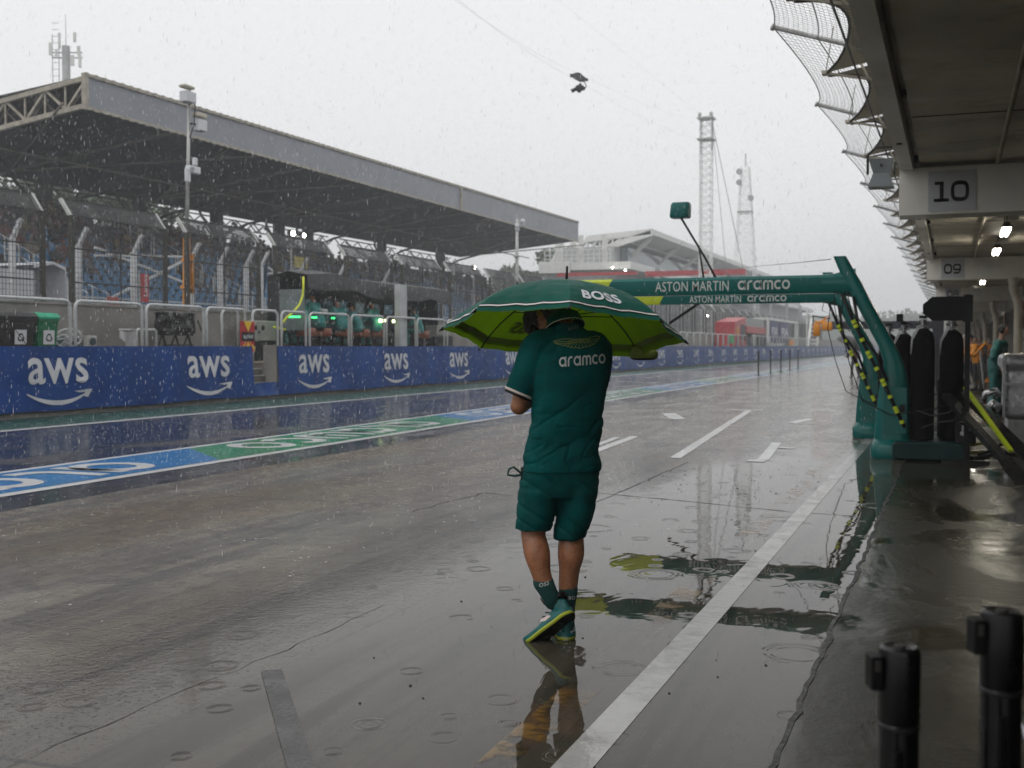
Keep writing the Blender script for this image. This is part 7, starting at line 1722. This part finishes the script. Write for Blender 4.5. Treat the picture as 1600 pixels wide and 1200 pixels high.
# ------------------------------------------------------------------ trees and far hills
def leaf_cloud(mb, c, r, n, sz, rnd, mk=2):
    for _ in range(n):
        d = Vector((rnd.gauss(0, 1), rnd.gauss(0, 1), rnd.gauss(0, 1))); d.normalize(); q = c + Vector((d.x * r[0], d.y * r[1], d.z * r[2])) * (rnd.random() ** .4)
        u = Vector((rnd.uniform(-1, 1), rnd.uniform(-1, 1), rnd.uniform(-1, 1))).normalized(); w = u.cross(Vector((rnd.uniform(-1, 1), rnd.uniform(-1, 1), rnd.uniform(-1, 1)))).normalized(); s = sz * rnd.uniform(.6, 1.3)
        mb.add([q - u * s, q + w * s * .5, q + u * s, q - w * s * .5], [(0, 1, 2, 3)], rnd.randrange(mk))
def tree(label, x, y, h, w, seed, n=3600, sz=.26, z0=0):
    rnd = random.Random(seed); t = thing('tree', label, 'tree', (x, y, z0), 'trees behind the grandstand'); mb = MB(); b = Vector((x, y, z0)); tips = []
    mb.tube([b, b + Vector((.1, 0, h * .3)), b + Vector((-.1, .1, h * .55)), b + Vector((.1, 0, h * .85))], .2, 8, rr=[h * .03, h * .024, h * .016, h * .005])
    for k in range(9):
        a = rnd.uniform(0, 6.28); s = rnd.uniform(.35, .8); p = b + Vector((0, 0, h * s)); e = p + Vector((math.cos(a) * w * .8 * rnd.uniform(.5, 1), math.sin(a) * w * .8 * rnd.uniform(.5, 1), h * rnd.uniform(.08, .25))); mb.tube([p, p.lerp(e, .5) + Vector((0, 0, h * .04)), e], .1, 6, rr=[h * .012, h * .008, h * .003]); tips.append(e)
    obj('trunk', mb, m_tree_bark, t, True); mb = MB(); cl = tips + [b + Vector((rnd.uniform(-.5, .5) * w, rnd.uniform(-.5, .5) * w, h * rnd.uniform(.6, 1))) for _ in range(6)]
    for c in cl: k = rnd.uniform(.22, .42) * w; leaf_cloud(mb, c, (k, k, k * .75), n // len(cl), sz, rnd)
    obj('crown', mb, [m_leafA, m_leafB], t, False, recalc=False); return t
TL = ['loose tree seen under the roof at the left edge', 'tall loose tree seen between the first two dark columns', 'bushy tree seen right of the second dark column', 'tree seen left of the antenna mast under the roof', 'low tree seen between the middle columns']
for k, (q, d, h, w) in enumerate(((25, 92, 13.5, 5), (128, 90, 13.2, 5), (195, 94, 12.0, 4), (262, 100, 11.5, 4), (165, 112, 15, 5))):
    p = atd(q, 541, d); tree(TL[k], p.x, p.y, h + 2, w, 30 + k)
for k, (q, d, h, w) in enumerate(((838, 170, 14.5, 5.5), (815, 176, 12, 5), (862, 168, 16, 4.5))):
    p = atd(q, 541, d); tree(('rounded tree beyond the roof end, just right of the domed camera pole', 'lower tree beyond the roof end left of it', 'taller tree beside the far pale stand')[k], p.x, p.y, h, w, 50 + k, 2200, .5)
rnd = random.Random(3)
mb = MB(); vs = []; n = 60
for i in range(n + 1):
    x = -260 + 520 * i / n; hh = 13 + 5 * noise.noise(Vector((i * .23, 0, 0))) + 2.2 * noise.noise(Vector((i * .9, 3, 0)))
    vs += [Vector((x, 420, -1)), Vector((x, 445, hh * .75)), Vector((x, 480, hh)), Vector((x, 560, -1))]
mb.add(vs, [(i * 4 + j, i * 4 + 4 + j, i * 4 + 5 + j, i * 4 + 1 + j) for i in range(n) for j in range(3)]); tag(obj('hills', mb, mat('hill_green', (.03, .05, .025), .9), None, True), 'low wooded hills fading in the rain', 'hill', kind='structure')
mb = MB()
for i in range(260):
    x = rnd.uniform(-200, 120); k = rnd.uniform(2.5, 5); leaf_cloud(mb, Vector((x, 455 + rnd.uniform(-15, 15), 9 + 4 * noise.noise(Vector((x * .03, 1, 0))) + k * .5)), (k, k, k * .9), 26, 1.1, rnd)
tag(obj('far_woods', mb, [m_leafA, m_leafB], None, False, recalc=False), 'far off woods fading into the rain haze', 'woods', kind='stuff')

# ------------------------------------------------------------------ rain, splashes, haze
m_rain, nt, ns, ls, b = new_mat('rain_water'); ns.remove(b)
df = ns.new('ShaderNodeBsdfDiffuse'); tl_ = ns.new('ShaderNodeBsdfTranslucent'); trn = ns.new('ShaderNodeBsdfTransparent'); m1 = ns.new('ShaderNodeMixShader'); m2 = ns.new('ShaderNodeMixShader')
nz = noise_n(ns, ls, ns.new('ShaderNodeTexCoord').outputs['Object'], 3); cw = mix_c(ns, ls, nz, (.95, .96, .97), (1, 1, 1)); ls.new(cw, df.inputs[0]); ls.new(cw, tl_.inputs[0])
m1.inputs[0].default_value = .5; ls.new(df.outputs[0], m1.inputs[1]); ls.new(tl_.outputs[0], m1.inputs[2]); m2.inputs[0].default_value = .48; ls.new(trn.outputs[0], m2.inputs[1]); ls.new(m1.outputs[0], m2.inputs[2]); ls.new(m2.outputs[0], ns['Material Output'].inputs[0])
m_splash = mat('splash_water', (.86, .87, .88), .3, var=.1, vs=9)
_n = m_splash.node_tree; _t = _n.nodes.new('ShaderNodeBsdfTransparent'); _m = _n.nodes.new('ShaderNodeMixShader'); _m.inputs[0].default_value = .46; _n.links.new(_t.outputs[0], _m.inputs[1]); _n.links.new(_n.nodes['Principled BSDF'].outputs[0], _m.inputs[2]); _n.links.new(_m.outputs[0], _n.nodes['Material Output'].inputs[0])
rnd = random.Random(77); mb = MB()
def drop(p, r, L, tl):
    d = Vector((tl, .03, -1)).normalized(); u, w = frame(d); o = len(mb.v)
    ring = [p + (u * math.cos(a) + w * math.sin(a)) * r for a in (0, 2.09, 4.19)]
    mb.add([p - d * L / 2] + ring + [p + d * L / 2], [(0, 1, 2), (0, 2, 3), (0, 3, 1), (4, 2, 1), (4, 3, 2), (4, 1, 3)])
cnt = 0
while cnt < 27000:
    dep = 6.5 + 31 * rnd.random() ** .55; p = atd(rnd.uniform(-20, 1500), rnd.uniform(-10, 900), dep)
    if p.z < .02 or p.z > 8.6 or p.x > -.9: continue
    if dep < 6.8 and abs((p - CP).dot(RIGHT) / dep * F + 800 - 880) < 190 * 5.6 / dep and p.z < 1.75: continue
    k = rnd.random(); drop(p, (.0011 + .0014 * k * k) * (1 + dep * .03), rnd.uniform(.018, .030) + .035 * k * k, rnd.uniform(-.10, -.02)); cnt += 1
tag(obj('rain', mb, m_rain, None, False, recalc=False), 'falling rain drops in the open air over the lane', 'rain', kind='stuff')
mb = MB(); cnt = 0
def crown(p, s):
    k = rnd.randint(3, 6)
    for i in range(k):
        a = rnd.uniform(0, 6.28); q = p + Vector((math.cos(a) * s * rnd.uniform(.2, 1), math.sin(a) * s * rnd.uniform(.2, 1), s * rnd.uniform(.1, 1.1))); r = s * rnd.uniform(.08, .2)
        mb.add([q + Vector(v) * r for v in ((1, 0, 0), (-.5, .87, 0), (-.5, -.87, 0), (0, 0, 1.2), (0, 0, -1.2))], [(0, 1, 3), (1, 2, 3), (2, 0, 3), (1, 0, 4), (2, 1, 4), (0, 2, 4)])
def fleck(p, s):                                        # low froth where a drop has just hit
    a = rnd.uniform(0, 6.28); n = 6; h = s * .30
    mb.add([p + Vector((math.cos(a + q * 1.047) * s * rnd.uniform(.6, 1.1), math.sin(a + q * 1.047) * s * rnd.uniform(.6, 1.1), 0)) for q in range(n)] + [p + Vector((0, 0, h))], [(q, (q + 1) % n, n) for q in range(n)])
while cnt < 42000:
    x = rnd.uniform(-16.8, -1.4); y = 3.2 + 62 * rnd.random() ** 1.35
    pr = noise.noise(Vector((x * .35, y * .12, 2))) * .5 + .5
    k = (.03 if x > -2.6 else .12 if x > -4 else .5 if x > -7.6 else .8) * (.25 + pr)
    k *= max(.04, min(1, (y - 5) / 9))
    if rnd.random() > k: continue
    q = Vector((x, y, .009))
    if rnd.random() < .22: crown(q, rnd.uniform(.004, .011) * (1 + y * .016))
    else: fleck(q, rnd.uniform(.003, .011) * (1 + y * .022))
    cnt += 1
for _ in range(60): p = W(rnd.gauss(.0, .035), rnd.gauss(-.16, .07), abs(rnd.gauss(.01, .05)) + .004); crown(p, rnd.uniform(.003, .009))
tag(obj('rain_splashes', mb, m_splash, None, False, recalc=False), 'small splashes of rain jumping off the wet lane', 'splashes', kind='stuff')
# pebbles and grit on the lane
mb = MB(); m_peb = mat('grit', (.03, .028, .025), .5)
for _ in range(170):
    p = onZ(rnd.gauss(1130, 90), rnd.gauss(755, 26)) if rnd.random() < .88 else onZ(rnd.uniform(500, 1300), rnd.uniform(720, 1150)); r = rnd.uniform(.003, .008)
    if p.x > -.7: continue
    mb.ell(p + Vector((0, 0, r * .3)), (r, r * rnd.uniform(.6, 1), r * .6), 6, 4)
tag(obj('grit', mb, m_peb), 'scattered dark grit on the wet lane', 'grit', kind='stuff')

hz, nt, ns, ls, b = new_mat('haze'); ns.remove(b)
pv = ns.new('ShaderNodeVolumePrincipled'); pv.inputs['Color'].default_value = (.93, .95, .97, 1); pv.inputs['Density'].default_value = .0017; pv.inputs['Anisotropy'].default_value = .2
ls.new(pv.outputs[0], ns['Material Output'].inputs['Volume'])
mb = MB(); mb.bb(-720, 720, -220, 920, -1.2, 50); tag(obj('haze', mb, hz), kind='stuff')
bpy.context.view_layer.update()
